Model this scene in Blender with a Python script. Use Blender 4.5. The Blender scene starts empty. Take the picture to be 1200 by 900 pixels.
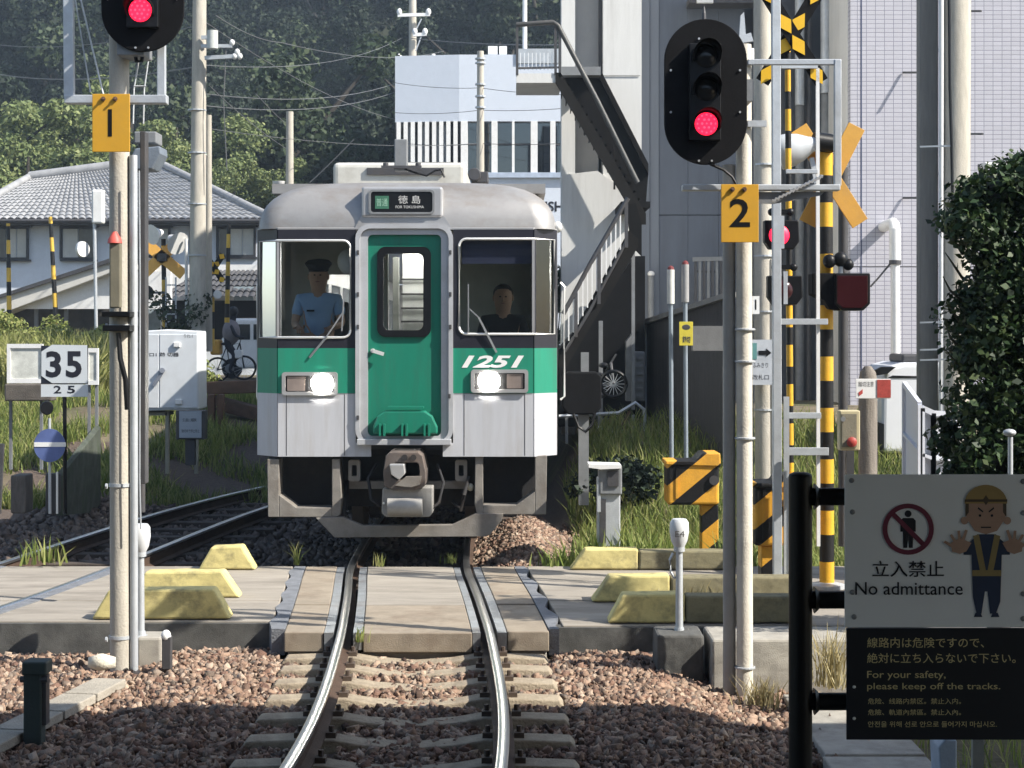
import bpy, math, random
import numpy as np
from mathutils import Vector, Matrix
from mathutils.geometry import tessellate_polygon

random.seed(7)
rng = np.random.default_rng(7)
R = math.radians
SC = bpy.context.scene
COL = SC.collection

# ------------------------------------------------------------------ camera
CAM_H = 2.28
FOC = 2000.0                      # focal length in photo pixels (1200 wide)
cam_d = bpy.data.cameras.new("camera")
cam_d.sensor_width = 36.0
cam_d.lens = FOC / 1200.0 * 36.0
cam_d.shift_y = -61.0 / 1200.0
cam_d.clip_start = 0.1
cam_d.clip_end = 600.0
cam = bpy.data.objects.new("camera", cam_d)
cam.location = (0, 0, CAM_H)
cam.rotation_euler = (R(90), 0, 0)
COL.objects.link(cam)
SC.camera = cam

# ------------------------------------------------------------------ sky, sun, exposure
SUN = Vector((0.69, -0.29, 0.66)).normalized()      # direction towards the sun
elev = math.asin(SUN.z)
azim = math.atan2(SUN.x, SUN.y)
wd = bpy.data.worlds.new("World")
SC.world = wd
wd.use_nodes = True
wn = wd.node_tree.nodes
wl = wd.node_tree.links
sky = wn.new("ShaderNodeTexSky")
sky.sky_type = 'NISHITA'
sky.sun_disc = False
sky.sun_elevation = elev
sky.sun_rotation = azim
sky.air_density = 1.0
sky.dust_density = 1.2
bg = wn["Background"]
bg.inputs["Strength"].default_value = 0.10
wl.new(sky.outputs[0], bg.inputs["Color"])
sun_d = bpy.data.lights.new("sun", 'SUN')
sun_d.energy = 5.0
sun_d.angle = R(0.53)
sun_d.color = (1.0, 0.94, 0.84)
sun = bpy.data.objects.new("sun", sun_d)
sun.rotation_euler = (-SUN).to_track_quat('-Z', 'Y').to_euler()
sun.location = (20, -6, 30)
COL.objects.link(sun)
SC.view_settings.view_transform = 'Standard'
SC.view_settings.look = 'None'
SC.view_settings.exposure = 0.97
SC.view_settings.gamma = 1.0
SC.render.engine = 'CYCLES'
SC.cycles.use_denoising = True
SC.cycles.max_bounces = 6
SC.cycles.diffuse_bounces = 3
SC.cycles.glossy_bounces = 3
SC.cycles.volume_bounces = 0
SC.cycles.transparent_max_bounces = 10
SC.cycles.sample_clamp_indirect = 6.0
SC.cycles.caustics_reflective = False
SC.cycles.caustics_refractive = False


# ------------------------------------------------------------------ helpers
def P(px, py, Y):
    """Point of the place seen at photo pixel (px, py) when it stands Y metres ahead."""
    return Vector(((px - 600.0) * Y / FOC, Y, CAM_H - (py - 389.0) * Y / FOC))


def PX(px, Y): return (px - 600.0) * Y / FOC
def PZ(py, Y): return CAM_H - (py - 389.0) * Y / FOC
def S(n, Y): return n * Y / FOC        # n photo pixels in metres at distance Y


def wloc(o):
    v = Vector((0, 0, 0))
    while o is not None:
        v = v + o.location
        o = o.parent
    return v


def tag(o, label=None, cat=None, group=None, kind=None):
    if label: o["label"] = label
    if cat: o["category"] = cat
    if group: o["group"] = group
    if kind: o["kind"] = kind
    return o


def thing(name, label, cat, loc, group=None):
    o = bpy.data.objects.new(name, None)
    COL.objects.link(o)
    o.location = loc
    o.empty_display_size = 0.1
    return tag(o, label, cat, group)


def rrect(x0, x1, z0, z1, r, n=5):
    pts = []
    for cx, cz, a0 in ((x1 - r, z1 - r, 0), (x0 + r, z1 - r, 90), (x0 + r, z0 + r, 180), (x1 - r, z0 + r, 270)):
        for i in range(n + 1):
            a = R(a0 + 90.0 * i / n)
            pts.append((cx + r * math.cos(a), cz + r * math.sin(a)))
    return pts


class MB:
    """Collects shapes in world coordinates and links them as ONE mesh object."""

    def __init__(self):
        self.v = []
        self.f = []

    def add(self, vs, fs):
        b = len(self.v)
        self.v.extend(Vector(p) for p in vs)
        self.f.extend(tuple(i + b for i in f) for f in fs)
        return self

    def box(self, x0, x1, y0, y1, z0, z1):
        if x0 > x1: x0, x1 = x1, x0
        if y0 > y1: y0, y1 = y1, y0
        if z0 > z1: z0, z1 = z1, z0
        vs = [(x0, y0, z0), (x1, y0, z0), (x1, y1, z0), (x0, y1, z0), (x0, y0, z1), (x1, y0, z1), (x1, y1, z1), (x0, y1, z1)]
        return self.add(vs, [(0, 3, 2, 1), (4, 5, 6, 7), (0, 1, 5, 4), (1, 2, 6, 5), (2, 3, 7, 6), (3, 0, 4, 7)])

    def pbox(self, px0, px1, py0, py1, Y, depth):
        return self.box(PX(px0, Y), PX(px1, Y), Y, Y + depth, PZ(py0, Y), PZ(py1, Y))

    def cyl(self, p0, p1, r0, r1=None, n=14, caps=True):
        p0 = Vector(p0); p1 = Vector(p1)
        if r1 is None: r1 = r0
        d = (p1 - p0)
        q = d.to_track_quat('Z', 'Y')
        vs = []
        for p, r in ((p0, r0), (p1, r1)):
            for i in range(n):
                a = 2 * math.pi * i / n
                vs.append(p + q @ Vector((r * math.cos(a), r * math.sin(a), 0)))
        fs = [(i, (i + 1) % n, n + (i + 1) % n, n + i) for i in range(n)]
        if caps:
            fs.append(tuple(range(n - 1, -1, -1)))
            fs.append(tuple(range(n, 2 * n)))
        return self.add(vs, fs)

    def bar(self, p0, p1, w, h, up=(0, 0, 1)):
        p0 = Vector(p0); p1 = Vector(p1)
        d = (p1 - p0).normalized()
        u = Vector(up)
        if abs(d.dot(u)) > 0.98: u = Vector((0, 1, 0))
        s = d.cross(u).normalized()
        t = s.cross(d).normalized()
        vs = []
        for p in (p0, p1):
            for a, b in ((-1, -1), (1, -1), (1, 1), (-1, 1)):
                vs.append(p + s * (a * w / 2) + t * (b * h / 2))
        return self.add(vs, [(0, 3, 2, 1)[::-1], (4, 5, 6, 7)[::-1], (0, 1, 5, 4)[::-1], (1, 2, 6, 5)[::-1], (2, 3, 7, 6)[::-1], (3, 0, 4, 7)[::-1]])

    def path(self, pts, r, n=6, closed=False):
        pts = [Vector(p) for p in pts]
        m = len(pts)
        vs = []
        for i, p in enumerate(pts):
            if closed:
                d = pts[(i + 1) % m] - pts[i - 1]
            else:
                d = pts[min(i + 1, m - 1)] - pts[max(i - 1, 0)]
            q = d.to_track_quat('Z', 'Y')
            rr = r[i] if isinstance(r, (list, tuple)) else r
            for k in range(n):
                a = 2 * math.pi * k / n
                vs.append(p + q @ Vector((rr * math.cos(a), rr * math.sin(a), 0)))
        fs = []
        for i in range(m if closed else m - 1):
            j = (i + 1) % m
            for k in range(n):
                fs.append((i * n + k, i * n + (k + 1) % n, j * n + (k + 1) % n, j * n + k))
        if not closed:
            fs.append(tuple(range(n - 1, -1, -1)))
            fs.append(tuple(range((m - 1) * n, m * n)))
        return self.add(vs, fs)

    def prism(self, pts, y0, y1, axis='y'):
        """pts: (a, b) outline; axis y -> (x, z), axis x -> (y, z), axis z -> (x, y)."""
        n = len(pts)
        area = sum(pts[i][0] * pts[(i + 1) % n][1] - pts[(i + 1) % n][0] * pts[i][1] for i in range(n))
        if (area < 0) != (axis == 'x'): pts = pts[::-1]

        def mk(a, b, c):
            return {'y': (a, c, b), 'x': (c, a, b), 'z': (a, b, c)}[axis]
        lo, hi = (y0, y1) if y0 < y1 else (y1, y0)
        vs = [mk(a, b, lo) for a, b in pts] + [mk(a, b, hi) for a, b in pts]
        fs = [tuple(range(n)), tuple(range(2 * n - 1, n - 1, -1))]
        fs += [(i, n + i, n + (i + 1) % n, (i + 1) % n) for i in range(n)]
        if axis == 'z':
            fs = [f[::-1] for f in fs]
        return self.add(vs, fs)

    def pprism(self, pxs, Y, depth):
        return self.prism([(PX(a, Y), PZ(b, Y)) for a, b in pxs], Y, Y + depth)

    def panel(self, outer, holes, mk):
        """Flat sheet with holes; mk(a, b) -> 3D point."""
        loops = [[Vector((a, b, 0)) for a, b in outer]] + [[Vector((a, b, 0)) for a, b in h] for h in holes]
        tris = tessellate_polygon(loops)
        flat = [p for l in loops for p in l]
        return self.add([mk(p.x, p.y) for p in flat], [tuple(t) for t in tris])

    def ring(self, outer, inner, y0, y1):
        """Solid frame between two outlines with the same point count, in x-z, from y0 to y1."""
        n = len(outer)
        vs = []
        for y in (y0, y1):
            vs += [(a, y, b) for a, b in outer] + [(a, y, b) for a, b in inner]
        fs = []
        for i in range(n):
            j = (i + 1) % n
            fs.append((i, n + i, n + j, j))
            fs.append((2 * n + i, 2 * n + j, 3 * n + j, 3 * n + i))
            fs.append((i, j, 2 * n + j, 2 * n + i))
            fs.append((n + i, 3 * n + i, 3 * n + j, n + j))
        return self.add(vs, fs)

    def ell(self, c, r, n=16, m=10, z0=-1.0):
        c = Vector(c)
        vs = []
        for j in range(m + 1):
            t = -math.pi / 2 + math.pi * j / m
            for i in range(n):
                a = 2 * math.pi * i / n
                vs.append(c + Vector((r[0] * math.cos(t) * math.cos(a), r[1] * math.cos(t) * math.sin(a), max(r[2] * math.sin(t), r[2] * z0))))
        fs = []
        for j in range(m):
            for i in range(n):
                fs.append((j * n + i, j * n + (i + 1) % n, (j + 1) * n + (i + 1) % n, (j + 1) * n + i))
        return self.add(vs, fs)

    def lathe(self, base, prof, axis=(0, 0, 1), n=16):
        """prof: (radius, height along axis) pairs."""
        q = Vector(axis).to_track_quat('Z', 'Y')
        base = Vector(base)
        vs = []
        for r, h in prof:
            for i in range(n):
                a = 2 * math.pi * i / n
                vs.append(base + q @ Vector((r * math.cos(a), r * math.sin(a), h)))
        fs = []
        for j in range(len(prof) - 1):
            for i in range(n):
                fs.append((j * n + i, j * n + (i + 1) % n, (j + 1) * n + (i + 1) % n, (j + 1) * n + i))
        fs.append(tuple(range(n - 1, -1, -1)))
        k = (len(prof) - 1) * n
        fs.append(tuple(range(k, k + n)))
        return self.add(vs, fs)

    def build(self, name, mat, parent=None, bevel=0, smooth=None, seg=2):
        off = wloc(parent) if parent is not None else Vector((0, 0, 0))
        me = bpy.data.meshes.new(name)
        me.from_pydata([tuple(p - off) for p in self.v], [], self.f)
        me.materials.append(mat)
        if smooth is not None:
            me.polygons.foreach_set("use_smooth", [True] * len(me.polygons))
            me.set_sharp_from_angle(angle=R(smooth))
        me.update()
        o = bpy.data.objects.new(name, me)
        COL.objects.link(o)
        o.parent = parent
        if bevel:
            b = o.modifiers.new("bevel", 'BEVEL')
            b.width = bevel
            b.segments = seg
            b.limit_method = 'ANGLE'
            b.angle_limit = R(40)
            b.harden_normals = False
        return o


def weather(o, strength=0.014, size=0.12, levels=4):
    """Chipped, uneven faces for old concrete."""
    if "chips" not in bpy.data.textures:
        t = bpy.data.textures.new("chips", 'CLOUDS'); t.noise_scale = size; t.noise_depth = 3
    s_ = o.modifiers.new("fine", 'SUBSURF'); s_.subdivision_type = 'SIMPLE'; s_.levels = levels; s_.render_levels = levels
    d_ = o.modifiers.new("chips", 'DISPLACE'); d_.texture = bpy.data.textures["chips"]; d_.strength = strength; d_.mid_level = 0.5
    d_.texture_coords = 'GLOBAL'
    return o


def np_mesh(name, verts, faces, mat, parent=None, smooth=False):
    """verts (N,3), faces (M,k) numpy arrays -> one mesh object."""
    me = bpy.data.meshes.new(name)
    n, m, k = len(verts), len(faces), faces.shape[1]
    me.vertices.add(n)
    me.vertices.foreach_set("co", np.ascontiguousarray(verts, dtype=np.float32).ravel())
    me.loops.add(m * k)
    me.loops.foreach_set("vertex_index", np.ascontiguousarray(faces, dtype=np.int32).ravel())
    me.polygons.add(m)
    me.polygons.foreach_set("loop_start", np.arange(0, m * k, k, dtype=np.int32))
    me.polygons.foreach_set("loop_total", np.full(m, k, dtype=np.int32))
    if smooth:
        me.polygons.foreach_set("use_smooth", np.ones(m, dtype=bool))
    me.materials.append(mat)
    me.update(calc_edges=True)
    me.validate()
    o = bpy.data.objects.new(name, me)
    COL.objects.link(o)
    o.parent = parent
    return o


def copy_tree(o, loc, parent=None):
    c = o.copy()
    COL.objects.link(c)
    c.parent = parent
    if loc is not None: c.location = loc
    for ch in list(o.children):
        copy_tree(ch, None, c)
    return c


_font = {}
def text(body, parent, name, x0, x1, z0, z1, y, mat, shear=0.0, thick=0.002, bold=0.0, keep=False):
    """Raised lettering filling the box x0..x1, z0..z1, facing the camera side."""
    cu = bpy.data.curves.new(name, 'FONT')
    cu.body = body
    cu.shear = shear
    cu.offset = bold
    cu.resolution_u = 3
    ob = bpy.data.objects.new("tmp_text", cu)
    COL.objects.link(ob)
    bpy.context.view_layer.update()
    me = bpy.data.meshes.new_from_object(ob)
    bpy.data.objects.remove(ob)
    vs = np.array([v.co[:] for v in me.vertices])
    if len(vs) == 0: return None
    lo, hi = vs.min(0), vs.max(0)
    sx = (x1 - x0) / max(hi[0] - lo[0], 1e-6)
    sz = (z1 - z0) / max(hi[1] - lo[1], 1e-6)
    if keep: sx = sz
    off = wloc(parent) if parent is not None else Vector((0, 0, 0))
    nv = [(x0 + (p[0] - lo[0]) * sx - off.x, y - thick - off.y, z0 + (p[1] - lo[1]) * sz - off.z) for p in vs]
    fs = [tuple(p.vertices) for p in me.polygons]
    m2 = bpy.data.meshes.new(name)
    m2.from_pydata(nv, [], fs)
    m2.materials.append(mat)
    m2.update()
    bpy.data.meshes.remove(me)
    o = bpy.data.objects.new(name, m2)
    COL.objects.link(o)
    o.parent = parent
    return o


# ------------------------------------------------------------------ materials
def M(name, col, rough=0.6, metal=0.0, var=0.18, scale=5.0, bump=0.15, bscale=60.0, dirt=None, dirt_amt=0.5, dscale=3.0, spec=0.4, stretch=None, coat=0.0):
    m = bpy.data.materials.new(name)
    m.use_nodes = True
    nt = m.node_tree
    N, L = nt.nodes, nt.links
    b = N["Principled BSDF"]
    b.inputs["Roughness"].default_value = rough
    b.inputs["Metallic"].default_value = metal
    b.inputs["Specular IOR Level"].default_value = spec
    b.inputs["Coat Weight"].default_value = coat
    tc = N.new("ShaderNodeTexCoord")
    src = tc.outputs["Object"]
    if stretch:
        mp = N.new("ShaderNodeMapping")
        mp.inputs["Scale"].default_value = stretch
        L.new(src, mp.inputs["Vector"])
        src2 = mp.outputs[0]
    else:
        src2 = src
    nz = N.new("ShaderNodeTexNoise")
    nz.inputs["Scale"].default_value = scale
    nz.inputs["Detail"].default_value = 6
    nz.inputs["Roughness"].default_value = 0.65
    L.new(src2, nz.inputs["Vector"])
    rp = N.new("ShaderNodeValToRGB")
    rp.color_ramp.elements[0].position = 0.3
    rp.color_ramp.elements[1].position = 0.7
    rp.color_ramp.elements[0].color = [c * (1 - var) for c in col] + [1]
    rp.color_ramp.elements[1].color = [min(c * (1 + var), 1) for c in col] + [1]
    L.new(nz.outputs["Fac"], rp.inputs["Fac"])
    out = rp.outputs[0]
    if dirt:
        n2 = N.new("ShaderNodeTexNoise")
        n2.inputs["Scale"].default_value = dscale
        n2.inputs["Detail"].default_value = 8
        n2.inputs["Roughness"].default_value = 0.7
        L.new(src2, n2.inputs["Vector"])
        r2 = N.new("ShaderNodeValToRGB")
        r2.color_ramp.elements[0].position = 0.48
        r2.color_ramp.elements[1].position = 0.72
        r2.color_ramp.elements[1].color = (dirt_amt, dirt_amt, dirt_amt, 1)
        L.new(n2.outputs["Fac"], r2.inputs["Fac"])
        mx = N.new("ShaderNodeMix")
        mx.data_type = 'RGBA'
        L.new(r2.outputs[0], mx.inputs["Factor"])
        L.new(out, mx.inputs[6])
        mx.inputs[7].default_value = list(dirt) + [1]
        out = mx.outputs[2]
    L.new(out, b.inputs["Base Color"])
    if bump:
        n3 = N.new("ShaderNodeTexNoise")
        n3.inputs["Scale"].default_value = bscale
        n3.inputs["Detail"].default_value = 4
        L.new(src, n3.inputs["Vector"])
        bp = N.new("ShaderNodeBump")
        bp.inputs["Strength"].default_value = bump
        bp.inputs["Distance"].default_value = 0.02
        L.new(n3.outputs["Fac"], bp.inputs["Height"])
        L.new(bp.outputs[0], b.inputs["Normal"])
    return m


def stripes(name, ca, cb, vec, period, offset=0.0, duty=0.5, rough=0.5):
    """Painted two-colour bands along vec (object coordinates)."""
    m = M(name, ca, rough, var=0.1, dirt=(0.1, 0.08, 0.06), dirt_amt=0.35)
    nt = m.node_tree
    N, L = nt.nodes, nt.links
    b = N["Principled BSDF"]
    old = b.inputs["Base Color"].links[0].from_socket
    tc = N.new("ShaderNodeTexCoord")
    dp = N.new("ShaderNodeVectorMath"); dp.operation = 'DOT_PRODUCT'
    dp.inputs[1].default_value = vec
    L.new(tc.outputs["Object"], dp.inputs[0])
    a = N.new("ShaderNodeMath"); a.operation = 'ADD'; a.inputs[1].default_value = offset
    L.new(dp.outputs["Value"], a.inputs[0])
    d = N.new("ShaderNodeMath"); d.operation = 'DIVIDE'; d.inputs[1].default_value = period
    L.new(a.outputs[0], d.inputs[0])
    fr = N.new("ShaderNodeMath"); fr.operation = 'FRACT'
    L.new(d.outputs[0], fr.inputs[0])
    gt = N.new("ShaderNodeMath"); gt.operation = 'GREATER_THAN'; gt.inputs[1].default_value = duty
    L.new(fr.outputs[0], gt.inputs[0])
    mx = N.new("ShaderNodeMix"); mx.data_type = 'RGBA'
    L.new(gt.outputs[0], mx.inputs["Factor"])
    L.new(old, mx.inputs[6])
    mx.inputs[7].default_value = list(cb) + [1]
    L.new(mx.outputs[2], b.inputs["Base Color"])
    return m


def emit(name, col, strength):
    m = bpy.data.materials.new(name)
    m.use_nodes = True
    b = m.node_tree.nodes["Principled BSDF"]
    b.inputs["Base Color"].default_value = list(col) + [1]
    b.inputs["Emission Color"].default_value = list(col) + [1]
    b.inputs["Emission Strength"].default_value = strength
    return m


def glass(name, tint=(0.8, 0.85, 0.85), refl=0.12, rough=0.02):
    m = bpy.data.materials.new(name)
    m.use_nodes = True
    nt = m.node_tree
    N, L = nt.nodes, nt.links
    N.remove(N["Principled BSDF"])
    tr = N.new("ShaderNodeBsdfTransparent"); tr.inputs[0].default_value = list(tint) + [1]
    gl = N.new("ShaderNodeBsdfGlossy"); gl.inputs["Roughness"].default_value = rough
    gl.inputs["Color"].default_value = (0.9, 0.95, 1, 1)
    lw = N.new("ShaderNodeFresnel"); lw.inputs["IOR"].default_value = 1.45
    ad = N.new("ShaderNodeMath"); ad.operation = 'ADD'; ad.inputs[1].default_value = refl - 0.035
    ad.use_clamp = True
    L.new(lw.outputs[0], ad.inputs[0])
    mx = N.new("ShaderNodeMixShader")
    L.new(ad.outputs[0], mx.inputs[0])
    L.new(tr.outputs[0], mx.inputs[1])
    L.new(gl.outputs[0], mx.inputs[2])
    L.new(mx.outputs[0], N["Material Output"].inputs["Surface"])
    return m


def island(name, cols, rough=0.8, trans=0.0, bump=0.0):
    """Each loose piece of the mesh takes its own colour from the ramp."""
    m = bpy.data.materials.new(name)
    m.use_nodes = True
    nt = m.node_tree
    N, L = nt.nodes, nt.links
    b = N["Principled BSDF"]
    b.inputs["Roughness"].default_value = rough
    b.inputs["Specular IOR Level"].default_value = 0.3
    g = N.new("ShaderNodeNewGeometry")
    rp = N.new("ShaderNodeValToRGB")
    e = rp.color_ramp.elements
    while len(e) < len(cols): e.new(0.5)
    for i, c in enumerate(cols):
        e[i].position = i / (len(cols) - 1)
        e[i].color = list(c) + [1]
    L.new(g.outputs["Random Per Island"], rp.inputs["Fac"])
    L.new(rp.outputs[0], b.inputs["Base Color"])
    if bump:
        tc = N.new("ShaderNodeTexCoord")
        n3 = N.new("ShaderNodeTexNoise"); n3.inputs["Scale"].default_value = 50
        L.new(tc.outputs["Object"], n3.inputs["Vector"])
        bp = N.new("ShaderNodeBump"); bp.inputs["Strength"].default_value = bump; bp.inputs["Distance"].default_value = 0.02
        L.new(n3.outputs["Fac"], bp.inputs["Height"]); L.new(bp.outputs[0], b.inputs["Normal"])
    if trans:
        t = N.new("ShaderNodeBsdfTranslucent")
        L.new(rp.outputs[0], t.inputs[0])
        mx = N.new("ShaderNodeMixShader"); mx.inputs[0].default_value = trans
        L.new(b.outputs[0], mx.inputs[1]); L.new(t.outputs[0], mx.inputs[2])
        L.new(mx.outputs[0], N["Material Output"].inputs["Surface"])
    return m


concrete = M("concrete", (0.36, 0.34, 0.30), 0.85, var=0.2, bump=0.22, bscale=140, dirt=(0.12, 0.11, 0.10), dirt_amt=0.6)
concrete_pole = M("concrete_pole", (0.46, 0.43, 0.37), 0.8, var=0.12, bump=0.25, dirt=(0.2, 0.18, 0.15), dirt_amt=0.4, stretch=(3, 3, 0.6))
dark_concrete = M("dark_concrete", (0.10, 0.10, 0.095), 0.9, var=0.35, bump=0.22, bscale=140, dirt=(0.03, 0.03, 0.03), dirt_amt=0.7)
galv = M("galvanised_steel", (0.50, 0.53, 0.56), 0.5, 0.35, var=0.12, bump=0.08, dirt=(0.25, 0.23, 0.2), dirt_amt=0.3)
steel_grey = M("grey_painted_steel", (0.20, 0.21, 0.22), 0.55, var=0.15, bump=0.08, dirt=(0.1, 0.09, 0.08), dirt_amt=0.4)
dark_steel = M("dark_steel", (0.06, 0.06, 0.065), 0.5, var=0.2, bump=0.08, dirt=(0.1, 0.08, 0.06), dirt_amt=0.4)
black_paint = M("black_paint", (0.007, 0.0075, 0.009), 0.42, var=0.2, bump=0.04, spec=0.25)
black_matt = M("black_matt", (0.006, 0.006, 0.007), 0.8, var=0.3, bump=0.05, spec=0.15)
white_paint = M("white_paint", (0.78, 0.78, 0.77), 0.45, var=0.05, bump=0.04, dirt=(0.5, 0.48, 0.44), dirt_amt=0.3)
rust = M("rusty_iron", (0.11, 0.065, 0.045), 0.85, var=0.35, bump=0.4, dirt=(0.2, 0.1, 0.06), dirt_amt=0.5)
bolt_m = M("bolt_steel", (0.55, 0.55, 0.55), 0.4, 0.6, var=0.1, bump=0)
yellow_plate = M("amber_plate", (0.60, 0.32, 0.028), 0.5, var=0.06, bump=0.04, dirt=(0.4, 0.24, 0.05), dirt_amt=0.35)
yellow_kerb = M("yellow_kerb_paint", (0.62, 0.535, 0.23), 0.8, var=0.16, bump=0.15, bscale=150, dirt=(0.13, 0.115, 0.08), dirt_amt=0.95, dscale=4)
kerb_worn = M("worn_kerb", (0.24, 0.215, 0.13), 0.9, var=0.4, bump=0.2, bscale=150, dirt=(0.03, 0.03, 0.028), dirt_amt=0.95, dscale=5)
YEL = (0.72, 0.40, 0.03)
BLK = (0.008, 0.008, 0.009)
red_lamp = emit("red_signal_lens", (1.0, 0.012, 0.045), 1.5)
dark_lens = M("dark_lens", (0.02, 0.02, 0.022), 0.15, var=0.1, bump=0)
red_lens_off = M("unlit_red_lens", (0.035, 0.008, 0.010), 0.15, var=0.1, bump=0)

# ================================================================== THE SETTING
def sm(t):
    t = np.clip(t, 0, 1)
    return t * t * (3 - 2 * t)


XC_Y = np.array([-20.0, 6.0, 8.92, 9.89, 11.09, 12.99, 14.8, 16.64, 19.0, 24.0, 40.0])
XC_X = np.array([-1.2, -0.70, -0.622, -0.606, -0.638, -0.731, -0.86, -1.015, -1.06, -1.06, -1.06])
_fine = np.linspace(-20, 40, 1201)
_lin = np.interp(_fine, XC_Y, XC_X)
_k = np.ones(25) / 25
_smooth = np.convolve(np.pad(_lin, 12, mode='edge'), _k, mode='valid')


def xc(y):
    """Centre line of the main track."""
    return np.interp(y, _fine, _smooth)


def gz(x, y):
    x = np.asarray(x, float); y = np.asarray(y, float)
    z = np.full(np.broadcast(x, y).shape, -0.30)
    z = z + 1.35 * sm((y - 23.6) / 7.0) * sm((-2.7 - x) / 1.2)
    z = z + 1.25 * sm((y - 17.3) / 9.0) * sm((x - 0.45) / 0.9)
    z = z + 0.33 * sm((y - 16.65) / 0.9) * (1 - sm((y - 20) / 3)) * np.exp(-((x - 0.15) / 0.45) ** 2)
    z = z - 0.12 * sm((x - 1.0) / 0.8) * (1 - sm((y - 13) / 1.0))
    return z


def grid_mesh(name, xs, ys, fz, mat):
    X, Y = np.meshgrid(xs, ys)
    Z = fz(X, Y)
    v = np.stack([X.ravel(), Y.ravel(), Z.ravel()], 1)
    nx, ny = len(xs), len(ys)
    i = np.arange((ny - 1) * nx).reshape(ny - 1, nx)[:, :-1].ravel()
    f = np.stack([i, i + 1, i + 1 + nx, i + nx], 1)
    return np_mesh(name, v, f, mat, smooth=True)


soil = M("soil", (0.13, 0.105, 0.07), 0.95, var=0.45, scale=1.2, bump=0.8, bscale=14, dirt=(0.07, 0.09, 0.03), dirt_amt=0.8, dscale=0.7)
xs = np.unique(np.concatenate([np.linspace(-90, -8, 30), np.linspace(-8, 8, 120), np.linspace(8, 90, 30)]))
ys = np.unique(np.concatenate([np.linspace(-25, 6, 12), np.linspace(6, 32, 180), np.linspace(32, 260, 60)]))
tag(grid_mesh("ground", xs, ys, gz, soil), kind="structure")


def bz(x, y):
    d = np.abs(np.asarray(x) - xc(y))
    z = gz(x, y)
    zb = -0.235 - 0.075 * sm((d - 1.15) / 1.0)
    hump = 0.05 * np.exp(-((d - 1.75) / 0.4) ** 2) * (np.asarray(y) < 13.3)
    return np.maximum(z + 0.02, zb + hump - 0.10 * sm((np.asarray(x) - 1.0) / 0.8))


bed_m = M("ballast_dust", (0.10, 0.075, 0.06), 0.95, var=0.4, scale=20, bump=0.8, bscale=40)
tag(grid_mesh("ballast_bed", np.linspace(-4.6, 2.5, 90), np.linspace(6.5, 13.45, 80), bz, bed_m), kind="structure")
tag(grid_mesh("siding_ballast_bed", np.linspace(-7.6, 1.0, 90), np.linspace(16.62, 27.5, 80), lambda x, y: np.maximum(gz(x, y) + 0.02, -0.24 - 0.3 * sm((x - 0.2) / 0.6)), bed_m), kind="structure")

# ---- ballast stones
_t = (1 + 5 ** 0.5) / 2
ICO_V = np.array([(-1, _t, 0), (1, _t, 0), (-1, -_t, 0), (1, -_t, 0), (0, -1, _t), (0, 1, _t), (0, -1, -_t), (0, 1, -_t), (_t, 0, -1), (_t, 0, 1), (-_t, 0, -1), (-_t, 0, 1)])
ICO_V = ICO_V / np.linalg.norm(ICO_V[0])
ICO_F = np.array([(0, 11, 5), (0, 5, 1), (0, 1, 7), (0, 7, 10), (0, 10, 11), (1, 5, 9), (5, 11, 4), (11, 10, 2), (10, 7, 6), (7, 1, 8), (3, 9, 4), (3, 4, 2), (3, 2, 6), (3, 6, 8), (3, 8, 9), (4, 9, 5), (2, 4, 11), (6, 2, 10), (8, 6, 7), (9, 8, 1)])


CUB_V = np.array([(x, y, z) for x in (-1, 1) for y in (-1, 1) for z in (-1, 1)], float) * 0.78
CUB_F = np.array([(0, 1, 3), (0, 3, 2), (4, 6, 7), (4, 7, 5), (0, 4, 5), (0, 5, 1), (2, 3, 7), (2, 7, 6), (0, 2, 6), (0, 6, 4), (1, 5, 7), (1, 7, 3)])


def stones(name, px, py, pz, size, mat):
    """Angular crushed stones."""
    n = len(px)
    q = rng.normal(size=(n, 4)); q /= np.linalg.norm(q, axis=1)[:, None]
    w, x, y, z = q.T
    Rm = np.stack([np.stack([1 - 2 * (y * y + z * z), 2 * (x * y - z * w), 2 * (x * z + y * w)], 1),
                   np.stack([2 * (x * y + z * w), 1 - 2 * (x * x + z * z), 2 * (y * z - x * w)], 1),
                   np.stack([2 * (x * z - y * w), 2 * (y * z + x * w), 1 - 2 * (x * x + y * y)], 1)], 1)
    sc = size[:, None] * rng.uniform(0.5, 1.35, (n, 3))
    v = (CUB_V[None] + rng.uniform(-0.5, 0.5, (n, 8, 3))) * sc[:, None, :]
    v = np.einsum('nij,nkj->nki', Rm, v)
    v += np.stack([px, py, pz], 1)[:, None, :]
    f = (CUB_F[None] + (np.arange(n) * 8)[:, None, None]).reshape(-1, 3)
    return np_mesh(name, v.reshape(-1, 3), f, mat)


stone_m = island("ballast_stone", [(0.06, 0.040, 0.032), (0.23, 0.150, 0.108), (0.35, 0.24, 0.175), (0.12, 0.098, 0.083), (0.47, 0.365, 0.28), (0.25, 0.155, 0.112), (0.15, 0.088, 0.066), (0.38, 0.285, 0.21)], 0.9, bump=0.5)
n = 78000
px = rng.uniform(-4.5, 2.4, n); py = 8.0 + 5.4 * rng.uniform(0, 1, n) ** 0.9
pz = bz(px, py) + rng.uniform(-0.012, 0.03, n)
d = np.abs(px - xc(py))
keep = ~((d < 1.05) & (py > 12.93)) & ~((np.abs(d - 0.5655) < 0.085) & (rng.uniform(0, 1, n) < 0.9)) & (py < np.where(px < -1.8, 13.42, 13.2))
SLP = np.array([12.86, 12.42, 11.95, 11.42, 10.86, 10.28, 9.68, 9.06, 8.42, 7.76])
keep &= ~((d < 1.02) & (np.abs(py[:, None] - SLP[None]).min(1) < 0.115) & (rng.uniform(0, 1, n) < np.where(d < 0.3, 0.6, 0.93)))
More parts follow.
